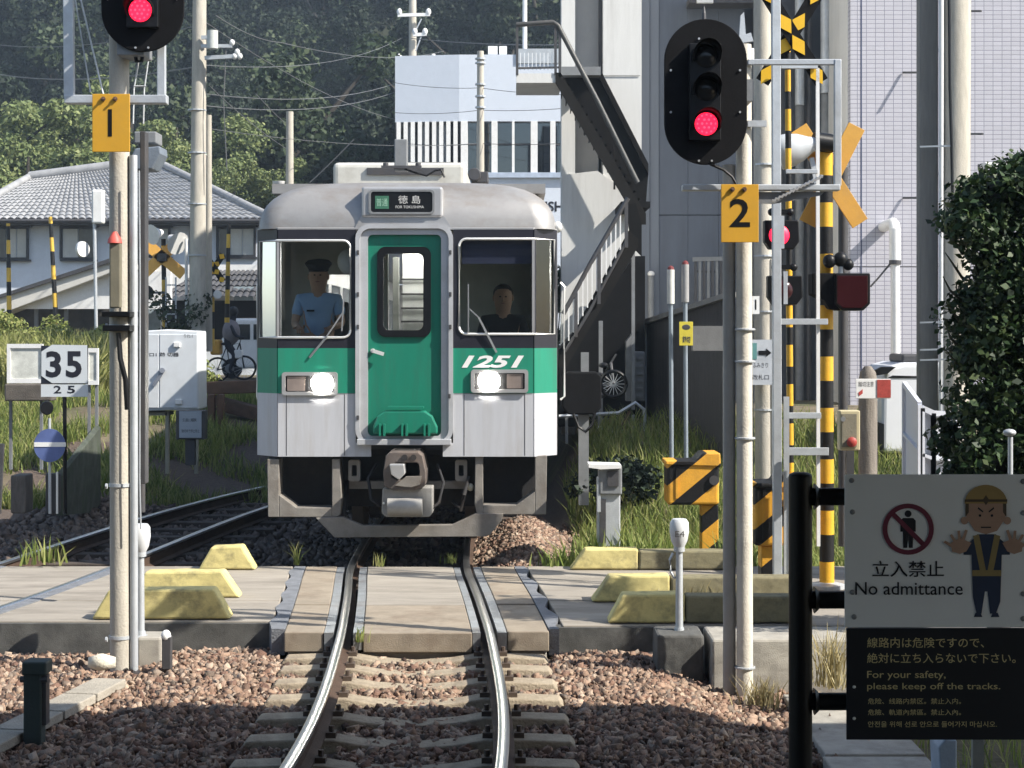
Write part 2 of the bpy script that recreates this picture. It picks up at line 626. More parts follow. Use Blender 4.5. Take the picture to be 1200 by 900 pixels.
keep &= ~((px > 1.75) & (py < 10.5))
pz = pz - 0.045 * (np.abs(d - 0.5655) < 0.14)
tag(stones("ballast_stones", px[keep], py[keep], pz[keep], 0.010 + 0.022 * rng.uniform(0, 1, keep.sum()) ** 1.8, stone_m),
    "reddish brown crushed ballast stones around the near track", "ballast", kind="stuff")
n = 10000
px = rng.normal(0.15, 0.42, n); py = rng.uniform(16.75, 21.0, n)
k = (px > -0.42) & (px < 0.95)
px, py = px[k], py[k]
pz = gz(px, py) + 0.02 + rng.uniform(0, 0.03, len(px))
tag(stones("ballast_heap_stones", px, py, pz, 0.012 + 0.02 * rng.uniform(0, 1, len(px)) ** 1.5, stone_m),
    "sunlit heap of pinkish ballast stones beside the train", "ballast", kind="stuff")
n = 5000
px = rng.uniform(-6.6, -0.5, n); py = rng.uniform(16.75, 25.0, n)
pz = np.maximum(gz(px, py) + 0.02, -0.22) + rng.uniform(-0.01, 0.02, n)
tag(stones("siding_ballast_stones", px, py, pz, rng.uniform(0.025, 0.05, n), island("siding_stone_shade", [(0.06, 0.05, 0.045), (0.13, 0.10, 0.085), (0.20, 0.16, 0.13)], 0.9)),  # stone colours darkened to hold the train's shadow on the siding
    "dark weathered ballast around the siding beyond the crossing", "ballast", kind="stuff")

# ---- sleepers
sleeper_m = M("sleeper_concrete", (0.34, 0.285, 0.21), 0.85, var=0.2, scale=9, bump=0.4, dirt=(0.16, 0.12, 0.09), dirt_amt=0.7, dscale=6)
clip_m = M("rail_clip", (0.10, 0.075, 0.06), 0.7, 0.3, bump=0.1)
ORD = ["first", "second", "third", "fourth", "fifth", "sixth", "seventh", "eighth", "ninth", "tenth", "eleventh"]
for i, y in enumerate([12.86, 12.42, 11.95, 11.42, 10.86, 10.28, 9.68, 9.06, 8.42, 7.76]):
    c = float(xc(y))
    th = thing("concrete_sleeper", f"{ORD[i]} concrete sleeper counting from the near edge of the level crossing", "sleeper", (c, y, -0.32), "concrete sleepers of the near track")
    prof = [(-1.0, -0.20), (-0.97, -0.165), (-0.72, -0.156), (-0.45, -0.156), (-0.28, -0.185), (0, -0.205), (0.28, -0.185), (0.45, -0.156), (0.72, -0.156), (0.97, -0.165), (1.0, -0.20)]
    mb = MB()
    vs = []
    for s_, z in prof:
        vs += [(c + s_, y - 0.125, -0.34), (c + s_, y - 0.095, z), (c + s_, y + 0.095, z), (c + s_, y + 0.125, -0.34)]
    fs = []
    for a in range(len(prof) - 1):
        for b in range(3):
            fs.append((a * 4 + b, a * 4 + b + 1, a * 4 + 5 + b, a * 4 + 4 + b))
    fs += [(0, 1, 2, 3)[::-1], tuple(range(len(vs) - 4, len(vs)))]
    mb.add(vs, [f[::-1] for f in fs]).build("body", sleeper_m, th, bevel=0.01)
    for sd in (-1, 1):
        for k in (-1, 1):
            x = c + sd * 0.5655 + k * 0.095
            MB().box(x - 0.03, x + 0.03, y - 0.045, y + 0.045, -0.158, -0.125).cyl((x, y, -0.13), (x, y, -0.09), 0.016, n=6).build("rail_clip", clip_m, th)

# ---- rails
rail_top = M("polished_rail", (0.86, 0.85, 0.83), 0.30, 1.0, var=0.08, bump=0.02, stretch=(8, 0.6, 8))
rail_side = M("rusty_rail", (0.085, 0.055, 0.04), 0.75, 0.2, var=0.3, bump=0.3)


def sweep(pts, prof):
    """pts: list of (x, y, z); prof: (lateral, up) closed outline."""
    mb = MB()
    m = len(prof)
    vs = []
    for i, p in enumerate(pts):
        a = Vector(pts[max(i - 1, 0)]); b = Vector(pts[min(i + 1, len(pts) - 1)])
        t = (b - a).normalized()
        nrm = Vector((t.y, -t.x, 0)).normalized()
        for u, w in prof:
            vs.append(Vector(p) + nrm * u + Vector((0, 0, w)))
    fs = []
    for i in range(len(pts) - 1):
        for k in range(m):
            fs.append((i * m + k, i * m + (k + 1) % m, (i + 1) * m + (k + 1) % m, (i + 1) * m + k))
    fs.append(tuple(range(m - 1, -1, -1)))
    fs.append(tuple(range((len(pts) - 1) * m, len(pts) * m)))
    return mb.add(vs, fs)


def rail(pts, label, group):
    th = thing("rail", label, "rail", (pts[0][0], pts[0][1], -0.15), group)
    sweep(pts, [(0.0325, -0.03), (0.0325, -0.006), (0.024, 0.0), (-0.024, 0.0), (-0.0325, -0.006), (-0.0325, -0.03)]).build("rail_head", rail_top, th, smooth=50)
    sweep(pts, [(0.028, -0.031), (-0.028, -0.031), (-0.009, -0.05), (-0.009, -0.125), (-0.062, -0.142), (-0.062, -0.152), (0.062, -0.152), (0.062, -0.142), (0.009, -0.125), (0.009, -0.05)]).build("rail_web", rail_side, th)
    return th


yy = np.concatenate([np.linspace(5.5, 17, 60), np.linspace(17.5, 40, 20)])
for sd, nm in ((-0.5655, "left polished rail of the near track running under the train"), (0.5655, "right polished rail of the near track running under the train")):
    rail([(float(xc(y)) + sd, float(y), 0.0) for y in yy], nm, "rails of the main track")


def spline(ctrl, n=50):
    ctrl = np.array(ctrl)
    yq = np.linspace(ctrl[0, 1], ctrl[-1, 1], n)
    co = np.polyfit(ctrl[:, 1], ctrl[:, 0], 3)
    return [(float(np.polyval(co, y)), float(y), 0.005) for y in yq]


sid_b = spline([(-4.38, 13.4), (-4.1, 15.1), (-3.88, 16.4), (-3.72, 18), (-3.55, 20), (-3.2, 22.2), (-2.3, 26)])
sid_a = spline([(-5.55, 13.4), (-5.25, 15.2), (-5.0, 17.0), (-4.72, 20), (-4.28, 22.7), (-3.6, 25.2), (-3.0, 27.2)])
rail(sid_a, "farther rail of the curving siding left of the train", "siding rails")
rail(sid_b, "nearer rail of the curving siding left of the train", "siding rails")
for i in range(11):
    y = 17.2 + i * 0.78
    a = np.interp(y, [p[1] for p in sid_a], [p[0] for p in sid_a]); b = np.interp(y, [p[1] for p in sid_b], [p[0] for p in sid_b])
    MBs = MB().box(a - 0.45, b + 0.45, y - 0.1, y + 0.1, -0.30, -0.152)
    o = MBs.build("timber_sleeper", M("old_timber", (0.07, 0.055, 0.045), 0.9, var=0.4, bump=0.5) if i == 0 else bpy.data.materials["old_timber"], bevel=0.01)
    tag(o, f"{ORD[i]} dark timber sleeper under the siding rails beyond the crossing", "sleeper", "timber sleepers of the siding")

# ---- level crossing: road slabs and panels
cross_m = M("crossing_concrete", (0.305, 0.275, 0.235), 0.85, var=0.2, scale=2.4, bump=0.2, bscale=120, dirt=(0.17, 0.15, 0.125), dirt_amt=0.85, dscale=1.6, stretch=(0.5, 2.2, 1))
cross_m2 = M("crossing_panel", (0.285, 0.24, 0.185), 0.8, var=0.2, scale=4, bump=0.2, bscale=120, dirt=(0.17, 0.125, 0.09), dirt_amt=0.8)
asphalt = M("asphalt_fill", (0.17, 0.18, 0.20), 0.9, var=0.25, bump=0.5, scale=9)
steel_strip = M("flange_steel", (0.30, 0.32, 0.34), 0.5, 0.5, var=0.25, bump=0.1, dirt=(0.16, 0.11, 0.08), dirt_amt=0.6)
cr = bpy.data.objects.new("level_crossing", None)
COL.objects.link(cr)
cr.location = (-0.9, 14.8, -0.25)
tag(cr, kind="structure")


def slab(name, f0, f1, y0, y1, z0, z1, mat, n=4, bevel=0.008):
    ys_ = np.linspace(y0, y1, n)
    pts = [(f0(y), y) for y in ys_] + [(f1(y), y) for y in ys_[::-1]]
    return MB().prism([(float(a), float(b)) for a, b in pts], z0, z1, 'z').build(name, mat, cr, bevel=bevel)


for y0, y1, dz in ((12.98, 14.30, -0.004), (14.306, 16.62, 0.0)):
    slab("gauge_panel", lambda y: xc(y) - 0.40, lambda y: xc(y) + 0.43, y0, y1, -0.16, -0.006 + dz, cross_m2 if y0 < 14 else cross_m)
    slab("outer_panel", lambda y: xc(y) - 1.0, lambda y: xc(y) - 0.70, y0 + 0.02, y1, -0.16, -0.004 + dz, cross_m2)
    slab("outer_panel", lambda y: xc(y) + 0.70, lambda y: xc(y) + 1.02, y0 + 0.05, y1, -0.16, -0.004 + dz, cross_m2)
for a, b in ((-0.695, -0.625), (-0.475, -0.405), (0.435, 0.495), (0.625, 0.695)):
    slab("edge_strip", lambda y, a=a: xc(y) + a, lambda y, b=b: xc(y) + b, 12.99, 16.61, -0.14, -0.009, steel_strip, 8, 0)
for y0, y1, dz in ((13.5, 14.5, -0.006), (14.506, 15.6, 0.0), (15.606, 16.64, -0.004)):
    slab("road_slab", lambda y: -11.0, lambda y: xc(y) - 1.13, y0, y1, -0.24, dz, cross_m)
    slab("road_slab", lambda y: xc(y) + 1.15, lambda y: 11.0, y0 - (0.2 if y0 < 14 else 0), y1, -0.24, dz, cross_m)
slab("patch_strip", lambda y: xc(y) - 1.125 - 0.02 * math.sin(y * 9), lambda y: xc(y) - 1.003, 13.1, 16.6, -0.2, 0.001, asphalt, 24, 0)
slab("patch_strip", lambda y: xc(y) + 1.025, lambda y: xc(y) + 1.12 + 0.03 * math.sin(y * 7), 13.1, 16.6, -0.2, 0.001, asphalt, 24, 0)
# flush strips beside the siding rails
for rl in (sid_a, sid_b):
    f = lambda y, rl=rl: np.interp(y, [p[1] for p in rl], [p[0] for p in rl])
    slab("flush_rail_strip", lambda y: f(y) + 0.045, lambda y: f(y) + 0.16, 13.52, 16.6, -0.1, 0.004, asphalt, 10, 0)
# near retaining face of the crossing
MB().box(-11, float(xc(13.4)) - 1.03, 13.46, 13.6, -0.5, -0.02).build("edge_beam", dark_concrete, cr)
MB().box(float(xc(13.2)) + 1.05, 11, 13.27, 13.42, -0.6, -0.02).build("edge_beam", dark_concrete, cr)
mbx = MB()
c = float(xc(13.0))
MB().box(c - 0.42, c + 0.45, 13.03, 13.2, -0.30, -0.165).build("end_beam", concrete, cr, bevel=0.01)
for k, (a, b) in enumerate(((-0.98, -0.72), (0.73, 1.0))):
    MB().box(c + a, c + b, 13.06, 13.2, -0.30, -0.165).build("end_beam", concrete, cr, bevel=0.01)

# ---- kerb blocks of the crossing
def kerb(pxs, Y, depth, mat, label):
    zs = [PZ(b, Y) for a, b in pxs]
    shift = 0.003 - min(zs)
    o = MB().prism([(PX(a, Y), PZ(b, Y) + shift) for a, b in pxs], Y, Y + depth).build("kerb_block", mat, bevel=0.018)
    weather(o, 0.010)
    return tag(o, label, "kerb", "yellow kerb blocks of the crossing")


kerb([(107, 727), (127, 693), (250, 692), (270, 727)], 13.53, 0.20, yellow_kerb, "long pale yellow kerb block nearest the camera, left of the track")
kerb([(150, 702), (170, 672), (260, 671), (281, 702)], 14.62, 0.20, yellow_kerb, "pale yellow kerb block behind the nearest one, left of the track")
kerb([(232, 664), (247, 638), (283, 636), (299, 664)], 16.35, 0.2, yellow_kerb, "small yellow kerb block at the far edge, just left of the train")
kerb([(712, 731), (730, 698), (803, 697), (803, 731)], 13.35, 0.20, yellow_kerb, "yellow kerb block with sloping end nearest the camera, right of the track")
kerb([(804, 731), (804, 699), (940, 700), (940, 731)], 13.35, 0.19, kerb_worn, "stained grey kerb continuing the nearest right yellow block")
kerb([(693, 706), (714, 676), (785, 675), (785, 706)], 14.4, 0.20, yellow_kerb, "yellow kerb block with sloping end, middle row right of the track")
kerb([(786, 706), (786, 677), (930, 677), (930, 706)], 14.4, 0.19, kerb_worn, "blackened kerb continuing the middle right yellow block")
kerb([(668, 665), (686, 641), (748, 641), (748, 665)], 16.35, 0.2, yellow_kerb, "yellow kerb block at the far edge, right of the train")
kerb([(749, 665), (749, 643), (860, 643), (860, 665)], 16.35, 0.19, kerb_worn, "black stained kerb at the far edge beside the grass")

# ---- station platform end and its canopy (the canopy's shadow lies over the near track)
pl = bpy.data.objects.new("station_platform", None); COL.objects.link(pl); pl.location = (3.0, 0, -0.3); tag(pl, kind="structure")
MB().box(0.75, 7.0, -14.0, 5.25, -0.35, 0.86).build("platform_wall", concrete, pl)
MB().box(0.68, 7.0, -14.0, 5.27, 0.863, 0.92).build("platform_paving", concrete, pl, bevel=0.01)
cn = thing("platform_canopy", "grey steel canopy over the station platform, shading the near track", "canopy", (4.0, 0, 0.92))
MB().box(-5.5, 11.5, -30.0, 9.15, 4.55, 4.68).build("roof_deck", steel_grey, cn)
for y in (-12, -6, 0, 4.6):
    MB().box(4.9, 5.1, y - 0.1, y + 0.1, 0.92, 4.55).build("post", white_paint, cn)
    MB().bar((4.9, y, 4.45), (-3.3, y, 4.45), 0.12, 0.18).build("rafter", white_paint, cn)
sb_ = thing("rear_sky_block", "added unseen block behind the platform that cuts off low sky light", "building", (3.0, -12, 0.0))  # unseen block added behind the camera to cut off low sky light
MB().box(-14, 14, -18.0, -12.0, -0.3, 4.4).build("wall", concrete, sb_)
MB().box(-14.5, 14.5, -18.5, -11.2, 4.7, 6.2).build("upper_block", concrete, sb_)

# ================================================================== THE TRAIN
TY = 17.1
TL = 20.5
def tx(p): return PX(p, TY)
def tz(p): return PZ(p, TY)


train_white = M("train_white", (0.48, 0.49, 0.52), 0.4, var=0.06, bump=0.03, bscale=3, dirt=(0.36, 0.34, 0.32), dirt_amt=0.55, dscale=2.2, stretch=(3.0, 3.0, 0.35))
train_silver = M("train_silver", (0.45, 0.45, 0.455), 0.38, 0.45, var=0.06, bump=0.02, dirt=(0.33, 0.29, 0.25), dirt_amt=0.5, dscale=1.6)
train_green = M("train_green", (0.02, 0.235, 0.15), 0.36, var=0.06, bump=0.02, dirt=(0.045, 0.15, 0.105), dirt_amt=0.6, dscale=2.2, stretch=(3.0, 3.0, 0.35))
door_green = M("door_green", (0.012, 0.185, 0.12), 0.4, var=0.06, bump=0.02, dirt=(0.04, 0.13, 0.09), dirt_amt=0.6, dscale=2.2, stretch=(3.0, 3.0, 0.35))
train_black = M("train_black", (0.022, 0.022, 0.03), 0.35, var=0.1, bump=0.02)
frame_grey = M("door_frame_grey", (0.47, 0.48, 0.50), 0.4, 0.2, var=0.06, bump=0.03, dirt=(0.3, 0.28, 0.26), dirt_amt=0.4)
trim = M("bright_trim", (0.80, 0.80, 0.78), 0.3, 0.3, var=0.04, bump=0)
under_grey = M("underframe_grey", (0.22, 0.205, 0.185), 0.7, var=0.2, bump=0.15, dirt=(0.12, 0.09, 0.07), dirt_amt=0.6)
under_black = M("underframe_black", (0.018, 0.018, 0.02), 0.8, var=0.3, bump=0.15, dirt=(0.06, 0.045, 0.035), dirt_amt=0.5)
coupler_m = M("coupler_iron", (0.13, 0.11, 0.10), 0.6, 0.3, var=0.3, bump=0.2, dirt=(0.22, 0.15, 0.11), dirt_amt=0.5)
cab_glass = glass("windscreen_glass", (0.86, 0.89, 0.87), 0.07)
side_glass = glass("saloon_glass", (0.5, 0.55, 0.53), 0.12)
interior = M("cab_lining", (0.52, 0.53, 0.50), 0.7, var=0.1, bump=0.05)
interior_dark = M("cab_dark", (0.05, 0.05, 0.052), 0.7, var=0.2, bump=0.05)
interior_white = M("saloon_white", (0.82, 0.82, 0.80), 0.5, var=0.04, bump=0)
fill_strip = emit("saloon_fill_light", (1.0, 0.97, 0.92), 22.0)

tr = thing("train", "silver and white single railcar with green band and green front door, headlights on", "train", (tx(475.5), TY + 10.0, 0.0))
xl, xr = tx(299), tx(652)
fl, fr_ = tx(326), tx(625)
CH = 0.24
ZB, ZG0, ZG1, ZR = tz(535), tz(461), tz(408), tz(268)


def front(a, b): return (a, TY, b)
def chl(a, b): return (fl + (xl - fl) * a, TY + CH * a, b)
def chr_(a, b): return (fr_ + (xr - fr_) * a, TY + CH * a, b)
def sidel(a, b): return (xl, TY + CH + a, b)
def sider(a, b): return (xr, TY + CH + a, b)


def rect(a0, a1, b0, b1): return [(a0, b0), (a1, b0), (a1, b1), (a0, b1)]


def shell(o, t=0.03):
    s_ = o.modifiers.new("thickness", 'SOLIDIFY')
    s_.thickness = t
    s_.offset = 0
    return o


def fixn(o):
    me = o.data
    import bmesh
    bm = bmesh.new(); bm.from_mesh(me)
    bmesh.ops.remove_doubles(bm, verts=bm.verts, dist=1e-5)
    bmesh.ops.recalc_face_normals(bm, faces=bm.faces)
    bm.to_mesh(me); bm.free()
    return o


# lower white panels
dfl, dfr = tx(417), tx(531)
shell(MB().panel([(fl, ZG0), (dfl, ZG0), (dfl, tz(519)), (tx(435), tz(519)), (tx(435), ZB), (fl, ZB)], [], front).build("lower_panel", train_white, tr))
shell(MB().panel([(fr_, ZG0), (dfr, ZG0), (dfr, tz(519)), (tx(519), tz(519)), (tx(519), ZB), (fr_, ZB)], [], front).build("lower_panel", train_white, tr))
shell(MB().panel(rect(fl, dfl, ZG0, ZG1), [], front).build("green_band", train_green, tr))
shell(MB().panel(rect(dfr, fr_, ZG0, ZG1), [], front).build("green_band", train_green, tr))
# window surrounds: one pane on the flat front and one on the chamfer share a thin pale frame
def half_round(x_sq, x_rd, z0, z1, r, n=5):
    """Outline square at x_sq and rounded at x_rd, in order from the square side's bottom."""
    sg = 1 if x_rd > x_sq else -1
    pts = [(x_sq, z1), (x_sq, z0)]
    for i in range(n + 1):
        a_ = R(90.0 * i / n)
        pts.append((x_rd - sg * r + sg * r * math.sin(a_), z0 + r - r * math.cos(a_)))
    for i in range(n + 1):
        a_ = R(90.0 * i / n)
        pts.append((x_rd - sg * r + sg * r * math.cos(a_), z1 - r + r * math.sin(a_)))
    return pts


ZW = ((tz(395.5), tz(282)), (tz(391.5), tz(280)))
wl_o = half_round(fl + 0.018, tx(411), *ZW[0], 0.075)
wr_o = half_round(fr_ - 0.018, tx(538), *ZW[1], 0.075)
shell(MB().panel(rect(fl, dfl, ZG1, ZR), [wl_o], front).build("window_surround", train_black, tr))
shell(MB().panel(rect(dfr, fr_, ZG1, ZR), [wr_o], front).build("window_surround", train_black, tr))
for loop, mk, (z0, z1), xe in ((wl_o, chl, ZW[0], fl), (wr_o, chr_, ZW[1], fr_)):
    w = MB().panel(loop, [], lambda a, b: (a, TY + 0.004, b)).build("windscreen", cab_glass, tr)
    ring3 = [Vector((a, TY - 0.018, b)) for a, b in loop[1:]]
    ring3 = ring3[1:]
    o_ = Vector((0, -0.016, 0))
    tail = [Vector((xe, TY, z1)) + o_, Vector(mk(0.93, z1)) + o_, Vector(mk(0.93, z0)) + o_, Vector((xe, TY, z0)) + o_]
    MB().path(ring3 + tail, 0.014, 6, True).build("window_trim", trim, w, smooth=60)
    MB().bar((xe, TY - 0.012, z0), (xe, TY - 0.012, z1), 0.026, 0.02).build("corner_pillar", train_silver, w)
# chamfered corners
for mk, nm in ((chl, "l"), (chr_, "r")):
    shell(MB().panel(rect(0, 1, ZB, ZG0), [], mk).build("corner_panel", train_white, tr))
    shell(MB().panel(rect(0, 1, ZG0, ZG1), [], mk).build("corner_band", train_green, tr))
    hole = rect(0.07, 0.91, *(ZW[0] if nm == 'l' else ZW[1]))
    shell(MB().panel(rect(0, 1, ZG1, ZR), [hole], mk).build("corner_surround", train_black, tr))
    g = MB().panel(hole, [], mk).build("corner_window", cab_glass, tr)
# sides
hol = [rect(0.08, 1.2, 1.75, 3.1)]
y = 2.0
while y < 18.5:
    hol.append(rect(y, y + 1.25, 1.95, 2.95)); y += 1.62
for mk in (sidel, sider):
    shell(MB().panel(rect(0, TL, ZB, ZG0), [], mk).build("side_lower", train_silver, tr))
    shell(MB().panel(rect(0, TL, ZG0, 1.7), [], mk).build("side_band", train_green, tr))
    shell(MB().panel(rect(0, TL, 1.7, ZR), hol, mk).build("side_upper", train_silver, tr))
    for h in hol:
        g = MB().panel(h, [], mk).build("side_window", side_glass, tr)
        MB().path([mk(a, b) for a, b in h], 0.014, 4, True).build("window_trim", steel_grey, g)
shell(MB().panel(rect(xl, xr, ZB, ZR), [], lambda a, b: (a, TY + TL + CH, b)).build("rear_wall", train_silver, tr))
# roof dome
rings = []
for i in range(11):
    ph = R(90.0 * i / 10)
    w = 1.0 * math.cos(ph) ** 0.42 if i < 10 else 0.0
    z = ZR + (tz(208) - ZR) * math.sin(ph) ** 0.92
    sb = 0.75 * (1 - math.cos(ph) ** 0.75) if i < 10 else 1.0
    cx = (xl + xr) / 2; hw = (xr - xl) / 2 * w
    cut = (fl - xl) * (0.3 + 0.7 * w)
    ring = [(cx - hw, TY + TL + CH)]
    chn = 4
    for k in range(chn + 1):
        a = R(90.0 * k / chn)
        ring.append((cx - hw + cut * (1 - math.cos(a)) , TY + sb + CH * (1 - math.sin(a))))
    ring += [(2 * cx - a, b) for a, b in ring[::-1]]
    rings.append([(a, b, z) for a, b in ring])
vs = [p for r_ in rings for p in r_]
m_ = len(rings[0])
fs = []
for j in range(10):
    for i in range(m_ - 1):
        fs.append((j * m_ + i, j * m_ + i + 1, (j + 1) * m_ + i + 1, (j + 1) * m_ + i))
roof_m = M("train_roof", (0.35, 0.34, 0.33), 0.45, 0.4, var=0.08, bump=0.03, dirt=(0.24, 0.195, 0.15), dirt_amt=0.8, dscale=1.2, stretch=(1, 1, 1.6))
fixn(MB().add(vs, fs).build("roof", roof_m, tr, smooth=40))
MB().box(xl + 0.1, xr - 0.1, TY + 0.5, TY + TL, tz(208) - 0.12, tz(208) - 0.02).build("roof_deck", roof_m, tr)
MB().path([(xl - 0.004, TY + CH + 0.3, ZR), (xl - 0.004, TY + CH, ZR), (fl, TY - 0.005, ZR), (fr_, TY - 0.005, ZR), (xr + 0.004, TY + CH, ZR), (xr + 0.004, TY + CH + 0.3, ZR)], 0.014, 5).build("roof_gutter", train_silver, tr)
# destination box
db = MB().box(tx(424), tx(519), TY - 0.035, TY + 0.75, tz(255), tz(219)).build("destination_box", train_silver, tr, bevel=0.025, seg=3)
MB().pprism([(415, 268), (424, 252), (519, 252), (531, 268)], TY - 0.012, 0.3).build("box_apron", train_silver, tr)
dd = MB().prism(rrect(tx(434), tx(508), tz(250), tz(224), 0.035), TY - 0.042, TY - 0.02).build("destination_display", black_paint, db)
MB().ring(rrect(tx(432.5), tx(509.5), tz(251.3), tz(222.7), 0.04), rrect(tx(435), tx(507), tz(249), tz(225), 0.03), TY - 0.05, TY - 0.036).build("display_bezel", steel_grey, db)
text_w = M("display_white", (0.6, 0.6, 0.58), 0.6, var=0.05, bump=0)
MB().box(tx(440), tx(456), TY - 0.045, TY - 0.04, tz(245), tz(230)).build("service_panel", M("display_green", (0.05, 0.16, 0.10), 0.5, bump=0), dd)
text("普通", dd, "display_text", tx(441.5), tx(454.5), tz(242), tz(233), TY - 0.046, M("pale_green_print", (0.3, 0.5, 0.38), 0.6, bump=0))
text("徳 島", dd, "display_text", tx(467), tx(493), tz(239), tz(229.5), TY - 0.043, text_w)
text("FOR TOKUSHIMA", dd, "display_text", tx(464), tx(497), tz(244.5), tz(241.3), TY - 0.043, text_w)
# front door and its frame
def fr(a0, a1, b0, b1, r): return rrect(tx(a0), tx(a1), tz(b1), tz(b0), r, 6)
MB().ring(fr(417, 531, 263, 520, 0.14), fr(422, 526, 268, 516, 0.11), TY - 0.05, TY + 0.05).build("door_frame", frame_grey, tr, smooth=30)
MB().ring(fr(422, 526, 268, 516, 0.11), fr(431, 517, 275, 511, 0.05), TY - 0.015, TY + 0.06).build("inner_frame", frame_grey, tr, smooth=30)
leaf_hole = fr(444, 503, 291, 393, 0.07)
dl = shell(MB().panel(fr(431, 517, 275, 511, 0.05), [leaf_hole], lambda a, b: (a, TY + 0.04, b)).build("front_door", door_green, tr))
MB().ring(fr(442, 505, 289, 395, 0.085), fr(449, 496, 297, 387, 0.06), TY - 0.004, TY + 0.075).build("window_gasket", black_paint, dl, smooth=30)
MB().panel(fr(447, 500, 295, 389, 0.06), [], lambda a, b: (a, TY + 0.05, b)).build("door_glass", glass("door_glass", (0.85, 0.88, 0.86), 0.06), dl)
MB().cyl((tx(437), TY - 0.03, tz(411)), (tx(437), TY + 0.03, tz(411)), 0.022, n=10).bar((tx(437), TY - 0.03, tz(411)), (tx(450), TY - 0.035, tz(415)), 0.02, 0.035).build("door_handle", trim, dl)
# apron over the coupler gangway
MB().prism([(tx(438), tz(508)), (tx(438), tz(500)), (tx(443), tz(487)), (tx(452), tz(481)), (tx(498), tz(481)), (tx(507), tz(487)), (tx(513), tz(500)), (tx(513), tz(508))], TY - 0.10, TY + 0.03).build("gangway_apron", door_green, dl, bevel=0.015)
MB().bar((tx(455), TY - 0.06, tz(477)), (tx(497), TY - 0.06, tz(477)), 0.10, 0.02).build("apron_hinge", door_green, dl)
for p in (449, 475, 501):
    MB().bar((tx(p - 2.5), TY - 0.125, tz(496)), (tx(p - 2.5), TY - 0.125, tz(510)), 0.02, 0.05).bar((tx(p + 2.5), TY - 0.125, tz(496)), (tx(p + 2.5), TY - 0.125, tz(510)), 0.02, 0.05).build("apron_hook", door_green, dl)
MB().box(tx(419), tx(529), TY - 0.09, TY + 0.02, tz(521), tz(514)).build("door_sill", frame_grey, tr, bevel=0.006)
for px_, py_ in ((420, 296), (420, 383), (420, 489), (528, 296), (528, 383), (527, 464), (420, 345), (528, 345)):
    MB().box(tx(px_) - 0.012, tx(px_) + 0.012, TY - 0.06, TY - 0.045, tz(py_) - 0.022, tz(py_) + 0.022).build("frame_latch", dark_steel, tr, bevel=0.004)
for a, b in ((tx(336), tx(336)), (tx(404), tx(404)), (tx(544), tx(544)), (tx(615), tx(615))):
    MB().box(a - 0.003, a + 0.003, TY - 0.0175, TY - 0.012, ZB + 0.01, ZG0 - 0.01).build("panel_seam", dark_steel, tr)
for a, b in ((fl + 0.01, dfl - 0.01), (dfr + 0.01, fr_ - 0.01)):
    MB().box(a, b, TY - 0.0175, TY - 0.012, ZG0 - 0.006, ZG0 + 0.002).build("panel_seam", steel_grey, tr)
MB().path([(tx(440), TY + 0.1, tz(545)), (tx(432), TY - 0.05, tz(560)), (tx(436), TY - 0.08, tz(585)), (tx(446), TY - 0.1, tz(592))], 0.017, 6).build("air_hose", under_black, tr, smooth=60)
MB().path([(tx(512), TY + 0.1, tz(545)), (tx(520), TY - 0.05, tz(565)), (tx(515), TY - 0.1, tz(588)), (tx(507), TY - 0.12, tz(594))], 0.017, 6).build("air_hose", under_black, tr, smooth=60)
# lamps
for (bx0, bx1, by0, by1), (hx, hy), (t0, t1) in (((331, 396, 436, 463), (378, 449.5), (337, 358)), ((552, 619, 433, 460), (573, 446.5), (594, 613))):
    bz_ = MB().ring(fr(bx0, bx1, by0, by1, 0.03), fr(bx0 + 4, bx1 - 4, by0 + 4, by1 - 4, 0.015), TY - 0.05, TY - 0.01).build("lamp_bezel", train_silver, tr, smooth=30)
    MB().prism(fr(bx0 + 3, bx1 - 3, by0 + 3, by1 - 3, 0.015), TY - 0.022, TY - 0.012).build("lamp_backing", black_matt, bz_)
    MB().prism(fr(t0, t1, by0 + 5, by1 - 5, 0.01), TY - 0.035, TY - 0.02).build("tail_lamp", M("tail_lens", (0.20, 0.165, 0.15), 0.2, bump=0), bz_)
    MB().lathe((tx(hx), TY - 0.023, tz(hy)), [(0.112, 0), (0.108, 0.018), (0.078, 0.034), (0.02, 0.042)], (0, -1, 0), 24).build("headlight", emit("headlight_beam", (1.0, 0.95, 0.82), 70.0), bz_, smooth=60)
    pl_ = bpy.data.lights.new("headlight_glow", 'SPOT')
    pl_.energy = 140.0; pl_.color = (1.0, 0.95, 0.85); pl_.shadow_soft_size = 0.08; pl_.spot_size = R(120); pl_.spot_blend = 0.8
    po = bpy.data.objects.new("headlight_glow", pl_); COL.objects.link(po); po.parent = bz_
    po.location = Vector((tx(hx), TY - 0.07, tz(hy))) - wloc(bz_); po.rotation_euler = (R(86), 0, 0)
num_m = M("number_white", (0.80, 0.80, 0.78), 0.5, var=0.04, bump=0)
text("1251", tr, "fleet_number", tx(541), tx(614), tz(431), tz(416.5), TY - 0.018, num_m, shear=0.3, bold=0.035)
